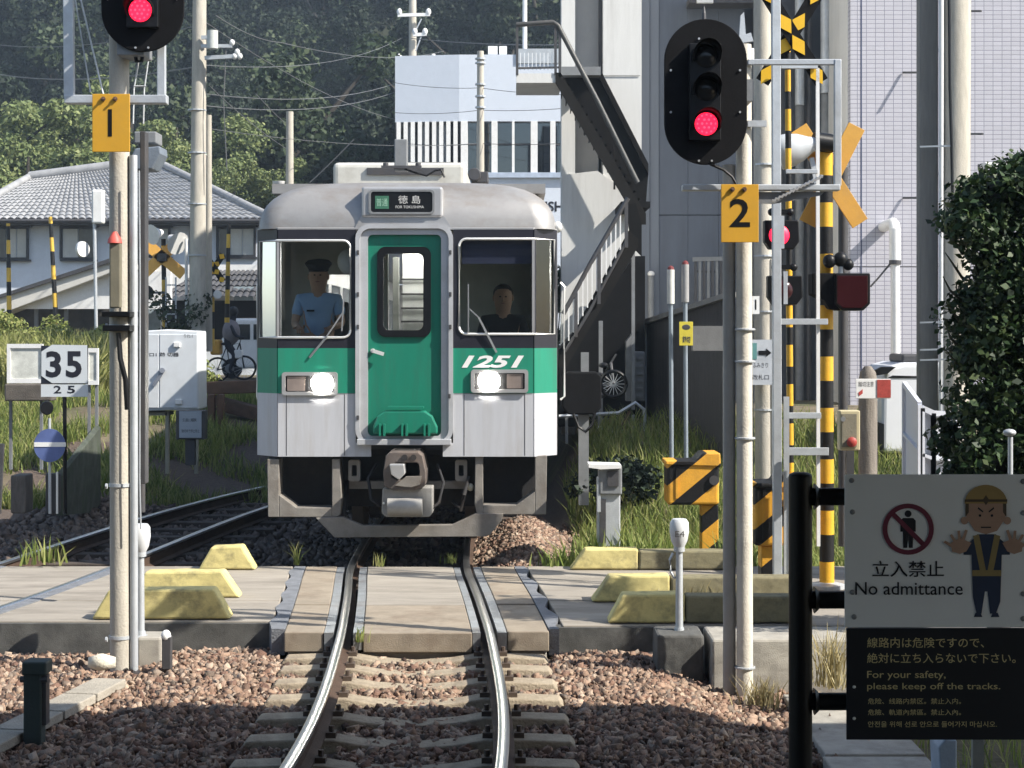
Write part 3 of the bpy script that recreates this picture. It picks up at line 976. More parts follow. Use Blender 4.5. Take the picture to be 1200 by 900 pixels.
# wipers
MB().bar((tx(363), TY - 0.03, tz(419)), (tx(383), TY - 0.05, tz(395)), 0.012, 0.02).bar((tx(383), TY - 0.05, tz(395)), (tx(403), TY - 0.04, tz(365)), 0.010, 0.014).bar((tx(401), TY - 0.04, tz(388)), (tx(404), TY - 0.04, tz(339)), 0.012, 0.015).build("wiper", steel_grey, tr)
MB().bar((tx(582), TY - 0.03, tz(413)), (tx(561), TY - 0.05, tz(372)), 0.014, 0.02).bar((tx(561), TY - 0.05, tz(372)), (tx(550), TY - 0.04, tz(362)), 0.010, 0.014).bar((tx(549), TY - 0.04, tz(390)), (tx(549), TY - 0.04, tz(333)), 0.012, 0.015).build("wiper", steel_grey, tr)
MB().path([(xr + 0.05, TY + CH + 0.1, tz(470)), (xr + 0.09, TY + CH + 0.1, tz(466)), (xr + 0.09, TY + CH + 0.1, tz(335)), (xr + 0.05, TY + CH + 0.1, tz(330))], 0.012, 6).build("grab_rail", trim, tr)
MB().path([(xl - 0.02, TY + CH + 0.1, tz(470)), (xl - 0.03, TY + CH + 0.1, tz(466)), (xl - 0.03, TY + CH + 0.1, tz(335)), (xl - 0.02, TY + CH + 0.1, tz(330))], 0.012, 6).build("grab_rail", trim, tr)
MB().ell((xr + 0.02, TY + CH + 0.05, tz(264)), (0.05, 0.06, 0.06), 10, 6).build("marker_lamp", trim, tr, smooth=60)
# roof equipment
ya = TY + 2.6
ac = MB().box(PX(390, ya), PX(546, ya), ya, ya + 3.2, tz(208) - 0.03, PZ(190, ya)).build("air_conditioner", M("ac_cover", (0.56, 0.55, 0.50), 0.5, 0.1, var=0.06, bump=0.04, dirt=(0.3, 0.27, 0.22), dirt_amt=0.5), tr, bevel=0.06, seg=3)
MB().box(PX(430, ya), PX(520, ya), ya - 0.03, ya + 0.02, PZ(205, ya), PZ(197, ya)).build("intake_louvre", dark_steel, ac)
MB().box(PX(405, ya), PX(530, ya), ya + 0.3, ya + 3.0, PZ(190, ya), PZ(188, ya) + 0.01).build("top_rail", dark_steel, ac)
yb = TY + 1.4
MB().box(PX(462, yb), PX(477, yb), yb, yb + 0.2, PZ(200, yb), PZ(163, yb)).build("roof_antenna", steel_grey, tr, bevel=0.01)
MB().bar((PX(447, yb), yb, PZ(196, yb)), (PX(494, yb), yb, PZ(196, yb)), 0.08, 0.03).cyl((PX(452, yb), yb, PZ(197, yb)), (PX(452, yb), yb, PZ(191, yb)), 0.03).cyl((PX(490, yb), yb, PZ(197, yb)), (PX(490, yb), yb, PZ(191, yb)), 0.03).build("antenna_bracket", dark_steel, tr)
MB().path([(PX(474, yb), yb, PZ(198, yb)), (PX(485, yb), yb, PZ(202, yb)), (PX(500, yb), yb, PZ(206, yb)), (PX(510, yb), yb, PZ(200, yb)), (PX(517, yb), yb, PZ(199, yb)), (PX(521, yb), yb, PZ(208, yb))], 0.012, 6).build("antenna_cable", black_paint, tr)
MB().box(PX(552, yb), PX(572, yb), yb, yb + 0.4, PZ(214, yb), PZ(201, yb)).cyl((PX(556, yb), yb - 0.1, PZ(205, yb)), (PX(556, yb), yb + 0.1, PZ(205, yb)), 0.07).build("horn", dark_steel, tr, bevel=0.01)
# interior
MB().box(xl + 0.05, xr - 0.05, TY + 0.27, TY + TL, ZB + 0.05, tz(517)).build("floor", interior_dark, tr)
bh = TY + 1.75
shell(MB().panel(rect(xl + 0.03, xr - 0.03, tz(517), ZR), [rect(tx(440), tx(512), tz(516), tz(287)), rect(tx(352), tx(402), tz(372), tz(315))], lambda a, b: (a, bh, b)).build("cab_bulkhead", interior, tr), 0.04)
MB().box(xl + 0.06, dfl + 0.02, TY + 0.27, TY + 0.6, tz(517), tz(396)).build("driving_desk", interior_dark, tr, bevel=0.02)
MB().box(dfr - 0.02, xr - 0.06, TY + 0.27, TY + 0.6, tz(517), tz(398)).build("cab_cupboard", interior_dark, tr, bevel=0.02)
MB().box(tx(541), fr_ - 0.01, TY + 0.05, TY + 0.07, tz(309), tz(281)).build("sun_blind", M("blind_blue", (0.02, 0.025, 0.06), 0.7, bump=0.05), tr)
MB().box(xl + 0.05, xr - 0.05, TY + 0.35, TY + TL, ZR + 0.02, ZR + 0.06).build("ceiling", interior_white, tr)
MB().box(tx(466), tx(486), bh + 0.3, TY + TL - 1, ZR - 0.01, ZR + 0.015).build("added_light_strip", fill_strip, tr)  # glowing strip added to brighten the saloon behind the front door
# white panel and bars standing in for bright windows seen through the door
MB().box(tx(452), tx(504), bh + 0.9, bh + 0.95, tz(517), tz(280)).build("window_view_panel", interior_white, tr)
for p in (318, 338, 357, 375):
    MB().bar((tx(450), bh + 0.87, tz(p)), (tx(506), bh + 0.87, tz(p)), 0.03, 0.022).build("view_panel_bar", interior_dark, tr)
MB().box(tx(442), tx(450), bh + 0.5, bh + 0.56, tz(517), tz(290)).build("view_panel_post", interior, tr)
for s_ in (-1, 1):
    for k in range(6):
        x0 = (xl + xr) / 2 + s_ * 0.75; y0 = bh + 2.0 + k * 2.2
        MB().box(x0 - 0.45, x0 + 0.45, y0, y0 + 0.5, tz(517), 1.6).box(x0 - 0.45, x0 + 0.45, y0 + 0.45, y0 + 0.6, 1.5, 2.2).build("seat", M("seat_cloth", (0.05, 0.08, 0.2), 0.9), tr)
# fan seen high in the driver's side
MB().ell((tx(404), TY + 0.35, tz(305)), (0.11, 0.07, 0.13), 14, 8).build("cab_fan", interior_white, tr, smooth=60)
# underframe
MB().box(tx(322), tx(632), TY + 0.45, TY + TL, tz(585), ZB + 0.04).build("underframe", under_black, tr)
MB().box(tx(330), tx(625), TY + 0.40, TY + 0.44, tz(598), tz(537)).build("front_bulkhead", under_black, tr)
MB().box(xl + 0.03, xr - 0.03, TY + 0.27, TY + TL, ZB, ZB + 0.045).build("floor_pan", under_black, tr)


def step_frame(pts_list, nm):
    mb = MB()
    for p in pts_list: mb.pprism(p, TY + 0.02, 0.28)
    return mb.build(nm, under_grey, tr, bevel=0.006)


step_frame([[(313, 538), (327, 538), (327, 606), (314, 606)], [(327.1, 580), (347, 595), (388.9, 595), (388.9, 606), (327.1, 606)], [(389, 538), (398, 538), (400, 585), (399, 603), (394, 606), (389, 606)]], "step_frame")
step_frame([[(627, 534), (641, 534), (640, 603), (627, 603)], [(566.1, 592), (605, 592), (626.9, 576), (626.9, 603), (566.1, 603)], [(557, 534), (566, 534), (566, 603), (559, 603), (556, 590)]], "step_frame")
MB().pprism([(370, 607), (402, 606), (425, 616), (530, 615), (557, 602), (590, 602), (588, 610), (574, 627), (566, 629), (392, 630)], TY - 0.02, 0.09).build("snow_plough", under_grey, tr, bevel=0.006)
for p in (400, 560):
    MB().bar((tx(p), TY + 0.08, tz(612)), (tx(p), TY + 0.5, tz(560)), 0.06, 0.06).build("plough_stay", under_black, tr)
MB().box(tx(407), tx(547), TY + 0.2, TY + 0.3, tz(575), tz(566)).build("buffer_beam", under_grey, tr)
for a, b in ((407, 421), (533, 547)):
    MB().ring(rrect(tx(a), tx(b), tz(565), tz(540), 0.02, 2), rrect(tx(a + 4), tx(b - 4), tz(559), tz(546), 0.01, 2), TY + 0.1, TY + 0.19).build("jumper_socket", under_grey, tr)
# coupler
cp = MB().ring([(tx(a), tz(b)) for a, b in ((455, 531), (460, 527), (492, 527), (497, 531), (501, 550), (500, 566), (488, 571), (464, 571), (453, 566), (452, 550))],
               [(tx(a), tz(b)) for a, b in ((462, 541), (466, 539), (490, 539), (493, 541), (494, 550), (493, 556), (484, 559), (468, 559), (462, 556), (461, 550))], TY - 0.35, TY + 0.3).build("coupler", coupler_m, tr, bevel=0.01)
MB().box(tx(457), tx(497), TY - 0.05, TY + 0.3, tz(565), tz(533)).build("coupler_pocket", under_black, cp)
MB().prism([(tx(460), tz(540)), (tx(477), tz(540)), (tx(478), tz(551)), (tx(471), tz(558)), (tx(462), tz(552))], TY - 0.45, TY - 0.2).build("coupler_knuckle", bolt_m, cp, bevel=0.01)
MB().pprism([(463, 569), (475, 559), (494, 558), (492, 568), (482, 571)], TY - 0.38, 0.1).build("coupler_tongue", under_grey, cp)
for p in (477, 487):
    MB().cyl((tx(p), TY - 0.37, tz(533)), (tx(p), TY - 0.33, tz(533)), 0.03, n=10).build("air_port", under_black, cp)
eb = MB().pprism([(448, 573), (507, 571), (507, 601), (503, 606), (452, 606), (447, 601)], TY - 0.30, 0.3).build("electric_coupler", M("coupler_box", (0.28, 0.275, 0.26), 0.6, var=0.12, bump=0.1, dirt=(0.15, 0.12, 0.1), dirt_amt=0.4), tr, bevel=0.012)
MB().cyl((tx(457), TY - 0.32, tz(590)), (tx(497), TY - 0.32, tz(590)), 0.085, n=16).build("contact_cover", M("contact_cover", (0.36, 0.35, 0.33), 0.5, 0.2, bump=0.05), eb, smooth=40)
MB().cyl((tx(452.5), TY - 0.32, tz(586)), (tx(452.5), TY - 0.29, tz(586)), 0.012, n=8).build("indicator", trim, eb)
MB().ell((tx(551), TY + 0.1, tz(572)), (0.035, 0.03, 0.04), 10, 6).build("hose_cap", M("hose_cap", (0.7, 0.65, 0.5), 0.5), tr, smooth=60)
MB().path([(tx(549), TY + 0.1, tz(560)), (tx(544), TY - 0.02, tz(580)), (tx(540), TY + 0.05, tz(598)), (tx(530), TY + 0.2, tz(590))], 0.02, 6).build("air_hose", under_black, tr, smooth=60)
# bogies
for by in (TY + 2.8, TY + 17.0):
    for ax in (-1.05, 1.05):
        for s_ in (-1, 1):
            x0 = -1.06 + s_ * 0.55
            wv = MB().cyl((x0, by + ax, 0.43), (x0 + s_ * 0.12, by + ax, 0.43), 0.43, n=28).build("wheel", M("wheel_steel", (0.12, 0.1, 0.09), 0.6, 0.4), tr, smooth=40)
            MB().cyl((x0 + s_ * 0.12, by + ax, 0.43), (x0 + s_ * 0.2, by + ax, 0.43), 0.12, n=12).build("axle_box", under_black, wv)
        MB().cyl((-1.6, by + ax, 0.43), (-0.5, by + ax, 0.43), 0.07, n=10).build("axle", under_black, tr)
    for s_ in (-1, 1):
        MB().box(-1.06 + s_ * 0.8 - 0.07, -1.06 + s_ * 0.8 + 0.07, by - 1.5, by + 1.5, 0.45, 0.68).build("bogie_frame", under_black, tr, bevel=0.02)


# ---- people
def skin_body(name, joints, edges, mat, parent=None, sub=2, root=0):
    off = wloc(parent) if parent is not None else Vector((0, 0, 0))
    me = bpy.data.meshes.new(name)
    me.from_pydata([tuple(Vector(j[:3]) - off) for j in joints], edges, [])
    me.materials.append(mat)
    o = bpy.data.objects.new(name, me)
    COL.objects.link(o)
    o.parent = parent
    o.modifiers.new("skin", 'SKIN')
    sv = me.skin_vertices[0].data
    for i, j in enumerate(joints):
        r = j[3]
        sv[i].radius = r if isinstance(r, tuple) else (r, r)
        sv[i].use_root = (i == root)
    s_ = o.modifiers.new("sub", 'SUBSURF'); s_.levels = sub; s_.render_levels = sub
    o.modifiers["skin"].use_smooth_shade = True
    return o


skin_m = M("skin", (0.48, 0.29, 0.20), 0.6, var=0.06, bump=0)
shirt_blue = M("pale_blue_shirt", (0.32, 0.48, 0.72), 0.85, var=0.08, bump=0.1)
dark_cloth = M("dark_cloth", (0.025, 0.027, 0.035), 0.9, var=0.2, bump=0.1)
hair_m = M("black_hair", (0.012, 0.011, 0.01), 0.6, bump=0.1)


def face(parent, c, r, look=(0, -1)):
    """Eyes, nose, mouth and ears on a head centred at c (faces -Y)."""
    for s_ in (-1, 1):
        MB().ell((c[0] + s_ * 0.03, c[1] - r * 0.92, c[2] + 0.01), (0.013, 0.01, 0.008), 8, 6).build("eye", hair_m, parent)
        MB().ell((c[0] + s_ * r * 0.92, c[1], c[2] - 0.005), (0.012, 0.025, 0.033), 8, 6).build("ear", skin_m, parent, smooth=60)
    MB().ell((c[0], c[1] - r * 1.05, c[2] - 0.02), (0.012, 0.02, 0.025), 8, 6).build("nose", skin_m, parent, smooth=60)
    MB().ell((c[0], c[1] - r * 0.93, c[2] - 0.06), (0.025, 0.008, 0.006), 8, 6).build("mouth", M("lips", (0.25, 0.1, 0.08), 0.6), parent)


def hand(joints, edges, w, d, L=0.085):
    """Palm and five fingers rooted at joint index w, pointing along d."""
    d = Vector(d).normalized()
    s_ = d.cross(Vector((0, 0, 1))).normalized() if abs(d.z) < 0.9 else Vector((1, 0, 0))
    p = Vector(joints[w][:3]) + d * 0.07
    joints.append((*p, 0.028)); pi = len(joints) - 1
    edges.append((w, pi))
    for k, (o_, l_) in enumerate(((-0.03, 0.06), (-0.01, 0.075), (0.01, 0.08), (0.03, 0.07))):
        a = p + d * 0.035 + s_ * o_
        b = a + d * l_ * 0.5 + Vector((0, 0, -0.015))
        c = b + d * l_ * 0.3 + Vector((0, 0, -0.03))
        for q in (a, b, c):
            joints.append((*q, 0.009))
        n_ = len(joints)
        edges += [(pi, n_ - 3), (n_ - 3, n_ - 2), (n_ - 2, n_ - 1)]
    a = Vector(joints[w][:3]) + d * 0.03 + s_ * 0.045
    b = a + d * 0.04 + s_ * 0.02
    joints.append((*a, 0.011)); joints.append((*b, 0.010))
    n_ = len(joints)
    edges += [(w, n_ - 2), (n_ - 2, n_ - 1)]


def seated(name, label, x, y, zs, shirt, cap, arms_fwd=True, sleeves=True):
    """Person sitting on a seat at height zs, facing the camera side (-Y)."""
    th = thing(name, label, "person", (x, y, zs - 0.45))
    z = zs
    J = [(x, y, z + 0.08, (0.16, 0.11)), (x, y, z + 0.30, (0.155, 0.10)), (x, y, z + 0.50, (0.17, 0.11)), (x, y, z + 0.56, 0.085), (x, y - 0.01, z + 0.60, 0.08), (x, y - 0.02, z + 0.67, (0.10, 0.115)), (x, y - 0.02, z + 0.77, (0.118, 0.13)), (x, y - 0.01, z + 0.86, (0.09, 0.10))]
    E = [(i, i + 1) for i in range(7)]
    for s_ in (-1, 1):
        b = len(J)
        sh = (x + s_ * 0.19, y, z + 0.50)
        if arms_fwd:
            el = (x + s_ * 0.25, y - 0.06, z + 0.24); wr = (x + s_ * 0.17, y - 0.29, z + 0.20)
        else:
            el = (x + s_ * 0.24, y - 0.02, z + 0.24); wr = (x + s_ * 0.12, y - 0.2, z + 0.12)
        J += [(*sh, 0.062), (*el, 0.043), (*wr, 0.03)]
        E += [(2, b), (b, b + 1), (b + 1, b + 2)]
        hand(J, E, b + 2, (-s_ * 0.2, -1, -0.1))
        b = len(J)
        J += [(x + s_ * 0.10, y - 0.05, z + 0.07, 0.085), (x + s_ * 0.13, y - 0.42, z + 0.07, 0.062), (x + s_ * 0.13, y - 0.42, z - 0.36, 0.04), (x + s_ * 0.13, y - 0.55, z - 0.41, 0.03)]
        E += [(0, b), (b, b + 1), (b + 1, b + 2), (b + 2, b + 3)]
    body = skin_body("body", J, E, skin_m, th)
    c = (x, y - 0.02, z + 0.745)
    face(body, c, 0.112)
    SJ = [(x, y, z + 0.02, (0.18, 0.13)), (x, y, z + 0.30, (0.175, 0.12)), (x, y, z + 0.50, (0.19, 0.125)), (x, y, z + 0.575, 0.07)]
    SE = [(0, 1), (1, 2), (2, 3)]
    for s_ in (-1, 1):
        b = len(SJ)
        SJ += [(x + s_ * 0.19, y, z + 0.50, 0.078), (x + s_ * 0.235, y - 0.045, z + 0.31, 0.062)]
        SE += [(2, b), (b, b + 1)]
    skin_body("shirt", SJ, SE, shirt, th)
    if cap:
        MB().box(x - 0.11, x - 0.03, y - 0.155, y - 0.14, z + 0.37, z + 0.39).build("name_badge", black_paint, th)
        MB().lathe((x, y - 0.02, z + 0.80), [(0.105, 0), (0.108, 0.025), (0.14, 0.07), (0.145, 0.085), (0.11, 0.115), (0.02, 0.13)], (0, -0.15, 1), 20).build("cap", dark_cloth, th, smooth=50)
        MB().ell((x, y - 0.12, z + 0.80), (0.09, 0.065, 0.012), 14, 6).build("cap_peak", black_paint, th, smooth=60)
    else:
        MB().ell((x, y + 0.01, z + 0.795), (0.108, 0.118, 0.105), 16, 10).build("hair", hair_m, th, smooth=60)
    return th


seated("person", "train driver in pale blue short sleeved shirt and black cap", tx(361), TY + 0.95, tz(398) - 0.08, shirt_blue, True)
seated("person", "dark haired passenger in dark clothes behind the right windscreen", tx(583) + 0.05, TY + 1.3, tz(398) - 0.30, dark_cloth, False, False)
MB().box(tx(367) - 0.25, tx(367) + 0.25, TY + 0.9, TY + 1.3, tz(517), tz(398) - 0.13).box(tx(367) - 0.24, tx(367) + 0.24, TY + 1.17, TY + 1.27, tz(398) - 0.1, tz(398) + 0.4).build("driver_seat", interior_dark, tr, bevel=0.03)
MB().box(tx(583) - 0.25, tx(583) + 0.35, TY + 1.2, TY + 1.6, tz(517), tz(398) - 0.35).build("jump_seat", interior_dark, tr, bevel=0.03)

red_core = emit("red_lamp_core", (1.0, 0.03, 0.065), 2.1)

# ================================================================== SIGNALS AND POLES
def rod(p0, p1, r, name, mat, parent, n=10):
    return MB().cyl(p0, p1, r, n=n).build(name, mat, parent, smooth=40)


def signal_head(parent, cx, cy, Y, lit_dy):
    """Three lamp colour light head; (cx, cy) pixel centre; lit lamp offset lit_dy."""
    hw, hh = 48.5, 85.5
    pts = []
    for k in range(25):
        a = math.pi * k / 24
        pts.append((cx + hw * math.cos(a), cy - (hh - hw) - hw * math.sin(a)))
    for k in range(25):
        a = math.pi + math.pi * k / 24
        pts.append((cx + hw * math.cos(a), cy + (hh - hw) - hw * math.sin(a)))
    bp_ = MB().pprism(pts, Y, 0.03).build("backplate", black_matt, parent, bevel=0.005)
    MB().pbox(cx - 19, cx + 18, cy - 57, cy + 57, Y - 0.06, 0.058).build("lamp_housing", black_paint, parent, bevel=0.006)
    MB().pbox(cx - 17, cx + 16, cy - 55, cy + 55, Y + 0.03, 0.2).build("lamp_case", black_paint, parent)
    for dy in (-40, -1, 39):
        lit = abs(dy - lit_dy) < 3
        c = P(cx - 0.5, cy + dy, Y)
        r_ = S(13.5, Y)
        MB().lathe((c.x, Y - 0.058, c.z), [(r_, 0), (r_ * 0.96, 0.012), (r_ * 0.7, 0.022), (r_ * 0.2, 0.028)], (0, -1, 0), 24).build("lens", red_lamp if lit else dark_lens, parent, smooth=60)
        if lit:
            for k in range(19):
                rr_ = 0 if k == 0 else (r_ * 0.38 if k < 7 else r_ * 0.74)
                aa_ = k * math.pi / 3 if k < 7 else k * math.pi / 6
                MB().lathe((c.x + rr_ * math.cos(aa_), Y - 0.084 + (0.008 if k > 6 else 0), c.z + rr_ * math.sin(aa_)), [(r_ * 0.12, 0), (r_ * 0.06, 0.004)], (0, -1, 0), 8).build("lamp_element", red_core, parent)
        # hood over the lens
        vs, fs = [], []
        n_ = 20
        for k in range(n_ + 1):
            a = R(-25) + R(230) * k / n_
            for rr, yy_, in ((r_ * 1.18, Y - 0.055), (r_ * 1.18, Y - 0.055 - 0.20 * (0.35 + 0.65 * max(0, math.sin(a)) ** 0.5))):
                vs.append((c.x + rr * math.cos(a), yy_, c.z + rr * math.sin(a)))
        for k in range(n_):
            fs.append((2 * k, 2 * k + 1, 2 * k + 3, 2 * k + 2))
        h = MB().add(vs, fs).build("lens_hood", black_matt, parent, smooth=60)
        sd_ = h.modifiers.new("t", 'SOLIDIFY'); sd_.thickness = 0.004
    for a, b in ((-41, -25), (40, -25), (-41, 24), (40, 24), (-8, -62), (7, -62), (-8, 81), (7, 81)):
        c = P(cx + a, cy + b, Y)
        MB().cyl((c.x, Y - 0.012, c.z), (c.x, Y, c.z), 0.008, n=8).build("bolt", bolt_m, bp_)
    return bp_


def number_plate(parent, x0, x1, y0, y1, Y, body, tb):
    np_ = MB().pbox(x0, x1, y0, y1, Y, 0.012).build("number_plate", yellow_plate, parent, bevel=0.003)
    text(body, np_, "plate_number", PX(tb[0], Y), PX(tb[1], Y), PZ(tb[3], Y), PZ(tb[2], Y), Y, black_paint, bold=0.015)
    for f in (0.3, 0.62):
        p = P(x0 + (x1 - x0) * f, y0 + 6, Y)
        MB().cyl((p.x, Y - 0.035, p.z), (p.x, Y, p.z), 0.009, n=8).cyl((p.x, Y - 0.014, p.z), (p.x, Y - 0.002, p.z), 0.018, n=6).build("bolt", rust, np_)
    return np_


# ---- signal 1 on the left
Y1 = 12.6
b1 = P(135, 786, Y1)
s1 = thing("railway_signal", "red railway signal with amber number 1 plate on the left concrete pole", "signal", b1, "railway signals before the crossing")
MB().cyl((PX(136.5, Y1), Y1 + 0.14, b1.z - 0.2), (PX(134, Y1), Y1 + 0.14, PZ(-130, Y1)), S(12.5, Y1), S(11.5, Y1), 24).build("concrete_mast", concrete_pole, s1, smooth=40)
for y_ in (382, 570, 750):
    MB().cyl((PX(136, Y1), Y1 + 0.14, PZ(y_ + 2, Y1)), (PX(136, Y1), Y1 + 0.14, PZ(y_ - 2, Y1)), S(13.6, Y1), n=20).cyl((PX(125, Y1), Y1 + 0.02, PZ(y_, Y1)), (PX(123, Y1), Y1 + 0.02, PZ(y_, Y1)), 0.02, n=8).build("mast_band", galv, s1, smooth=40)
rod((PX(153, Y1), Y1 + 0.12, b1.z - 0.2), (PX(152, Y1), Y1 + 0.12, PZ(180, Y1)), S(4.8, Y1), "cable_pipe", galv, s1, 14)
MB().box(PX(157, Y1), PX(163.5, Y1), Y1 + 0.2, Y1 + 0.32, PZ(570, Y1), PZ(150, Y1)).build("cable_duct", dark_steel, s1, bevel=0.006)
signal_head(s1, 167, -25, Y1 - 0.12, 39)
MB().box(PX(140, Y1), PX(172, Y1), Y1 - 0.09, Y1 + 0.2, PZ(67, Y1), PZ(45, Y1)).build("head_bracket", steel_grey, s1, bevel=0.01)
MB().path([P(158, 62, Y1), P(160, 72, Y1), P(166, 72, Y1), P(168, 60, Y1)], 0.015, 6).build("cable_loop", black_paint, s1, smooth=60)
number_plate(s1, 108, 152, 110, 178, Y1 - 0.1, "1", (126.6, 131.3, 128, 160))
# platform cross arm and guard uprights
MB().pbox(75, 195, 111, 121, Y1 - 0.02, 0.09).build("cross_arm", galv, s1, bevel=0.006)
MB().bar(P(81.5, 115, Y1 + 0.02), P(80, -60, Y1 + 0.02), 0.075, 0.05).build("guard_upright", galv, s1, bevel=0.006)
MB().bar(P(189.5, 119, Y1 + 0.02), P(189, -60, Y1 + 0.02), 0.062, 0.05).build("guard_upright", galv, s1, bevel=0.006)
rod(P(121, 110, Y1), P(90, -20, Y1), 0.007, "stay_rod", galv, s1, 6)
rod(P(106, 108, Y1 + 0.1), P(85, -20, Y1 + 0.1), 0.006, "stay_rod", galv, s1, 6)
for a, b in ((157, 165), (169, 176)):
    rod(P(a, 104, Y1 + 0.25), P(b, 55, Y1 + 0.25), 0.007, "ladder_stile", galv, s1, 6)
    rod(P(a - 1, 145, Y1 + 0.25), P(a, 104, Y1 + 0.25), 0.007, "ladder_stile", galv, s1, 6)
rod(P(157, 101, Y1 + 0.25), P(171, 101, Y1 + 0.25), 0.008, "ladder_rung", galv, s1, 6)
# grey terminal tube with red cap
MB().pbox(128, 141, 284, 361, Y1 - 0.03, 0.06).build("terminal_tube", M("tube_olive", (0.18, 0.165, 0.12), 0.6, bump=0.05), s1, bevel=0.01)
MB().lathe(P(134.5, 285, Y1), [(0.055, 0), (0.05, 0.03), (0.015, 0.085)], (0, 0, 1), 12).build("red_cap", M("red_cap", (0.55, 0.10, 0.08), 0.5, bump=0), s1, smooth=30)
MB().pbox(119, 152, 365, 371, Y1 - 0.06, 0.3).pbox(120, 152, 381, 388, Y1 - 0.06, 0.3).build("clamp", black_paint, s1, bevel=0.004)
MB().path([P(139, 390, Y1 - 0.02), P(141, 420, Y1 - 0.02), P(147, 445, Y1 - 0.02), P(149, 480, Y1)], 0.02, 6).build("drop_cable", black_paint, s1, smooth=60)
MB().path([P(163, 200, Y1), P(164, 330, Y1), P(163.5, 560, Y1), P(165, 620, Y1)], 0.006, 5).build("thin_cable", galv, s1)
# loudspeaker box behind the mast
rl = thing("relay_box", "grey box with sloping blue cover bracketed behind the left signal pole", "box", P(175, 172, Y1 + 1.5))
MB().pbox(157, 183, 154, 168, Y1 + 1.5, 0.25).build("upper_case", steel_grey, rl, bevel=0.01)
MB().pprism([(152, 186), (158, 174), (187, 171), (188, 180), (178, 198), (154, 199)], Y1 + 1.4, 0.3).build("sloping_cover", M("slate_cover", (0.16, 0.19, 0.23), 0.5), rl, bevel=0.01)
rod(P(166, 168, Y1 + 1.55), P(166, 600, Y1 + 1.55), 0.03, "support_pipe", dark_steel, rl)

# ---- signal 2 on the right
Y2 = 12.1
b2 = P(876, 818, Y2)
s2 = thing("railway_signal", "red railway signal with amber number 2 plate on the right twin pole", "signal", b2, "railway signals before the crossing")
MB().cyl((PX(876.5, Y2), Y2 + 0.16, b2.z - 0.2), (PX(875, Y2), Y2 + 0.16, PZ(48, Y2)), S(9.8, Y2), S(9.2, Y2), 24).build("concrete_mast", M("pale_mast", (0.62, 0.58, 0.50), 0.75, var=0.1, bump=0.2, dirt=(0.34, 0.3, 0.25), dirt_amt=0.4), s2, smooth=40)
MB().cyl((PX(859, Y2), Y2 + 0.20, b2.z - 0.2), (PX(858.5, Y2), Y2 + 0.20, PZ(190, Y2)), S(7.6, Y2), n=20).build("cable_pipe", M("grey_pipe", (0.30, 0.295, 0.28), 0.6, var=0.1, bump=0.05), s2, smooth=40)
for y_ in (386, 424, 515, 787):
    MB().path([(PX(876.5, Y2) + S(11.2, Y2) * math.cos(a), Y2 + 0.16 + S(11.2, Y2) * math.sin(a), PZ(y_, Y2)) for a in np.linspace(0, 2 * math.pi, 20)[:-1]], 0.009, 5, True).build("mast_band", galv, s2)
signal_head(s2, 827, 107.5, Y2 - 0.12, 39)
MB().box(PX(820, Y2), PX(880, Y2), Y2 - 0.09, Y2 + 0.15, PZ(120, Y2), PZ(95, Y2)).build("head_bracket", steel_grey, s2)
MB().lathe(P(825, 24, Y2 - 0.1), [(0.016, 0), (0.014, 0.05), (0.004, 0.1)], (0, 0, 1), 8).build("top_finial", dark_steel, s2)
number_plate(s2, 845, 889, 216, 284, Y2 - 0.1, "2", (855, 879, 233, 266))
MB().path([P(832, 192, Y2), P(848, 199, Y2), P(858, 207, Y2), P(863, 216, Y2)], 0.012, 6).build("cable_loop", black_paint, s2, smooth=60)
# climbing platform and guard
MB().pbox(800, 985, 216, 223, Y2 + 0.05, 0.10).build("platform_beam", galv, s2, bevel=0.006)
MB().pprism([(889, 225), (966, 225), (962, 229), (906, 239), (889, 238)], Y2 + 0.08, 0.02).build("platform_bracket", steel_grey, s2)
MB().bar(P(981.3, 218, Y2 + 0.1), P(981.3, 70, Y2 + 0.1), 0.05, 0.05).build("guard_upright", galv, s2, bevel=0.005)
MB().bar(P(876, 73, Y2 + 0.1), P(984, 73, Y2 + 0.1), 0.04, 0.04).build("guard_rail", galv, s2, bevel=0.005)
MB().bar(P(876, 145, Y2 + 0.1), P(898, 145, Y2 + 0.1), 0.03, 0.045).build("guard_rail", galv, s2)
mbp = MB()
MB().pbox(866, 884, 56, 74, Y2 + 0.3, 0.1).build("white_bracket", white_paint, s2, bevel=0.01)
MB().pprism([(868, 18), (872, 14), (874, 40), (880, 38), (883, 48), (866, 50)], Y2 + 0.3, 0.03).build("top_bracket", galv, s2)
MB().path([P(905 + 2.2 * k, 235 - 1.1 * k + (1.5 if k % 2 else 0), Y2 + 0.04) for k in range(28)], 0.012, 5).build("chain", bolt_m, s2)
for k in range(3):
    MB().pbox(854 + k * 6, 862 + k * 6, 62 + k * 3, 76 + k * 8, Y2 + 0.28, 0.06).build("insulator", white_paint, s2, bevel=0.01)

# ================================================================== CROSSING WARNING EQUIPMENT, RIGHT SIDE
stripe_z = stripes("black_yellow_bands", YEL, BLK, (0, 0, 1), S(60, 15.2), 0.0, 0.47)
arm_z = stripes("barrier_bands", YEL, BLK, (0, 0, 1), S(46, 14.9), 0.1, 0.55)
diag = stripes("black_yellow_diagonals", (0.72, 0.36, 0.04), BLK, (-0.64, 0, 0.77), 0.30, 0.10, 0.55)
yel_m = M("signal_yellow", (0.78, 0.46, 0.02), 0.5, var=0.06, bump=0.03)
amber_m = M("amber_board", (0.62, 0.33, 0.06), 0.6, var=0.08, bump=0.05, dirt=(0.4, 0.25, 0.1), dirt_amt=0.4)

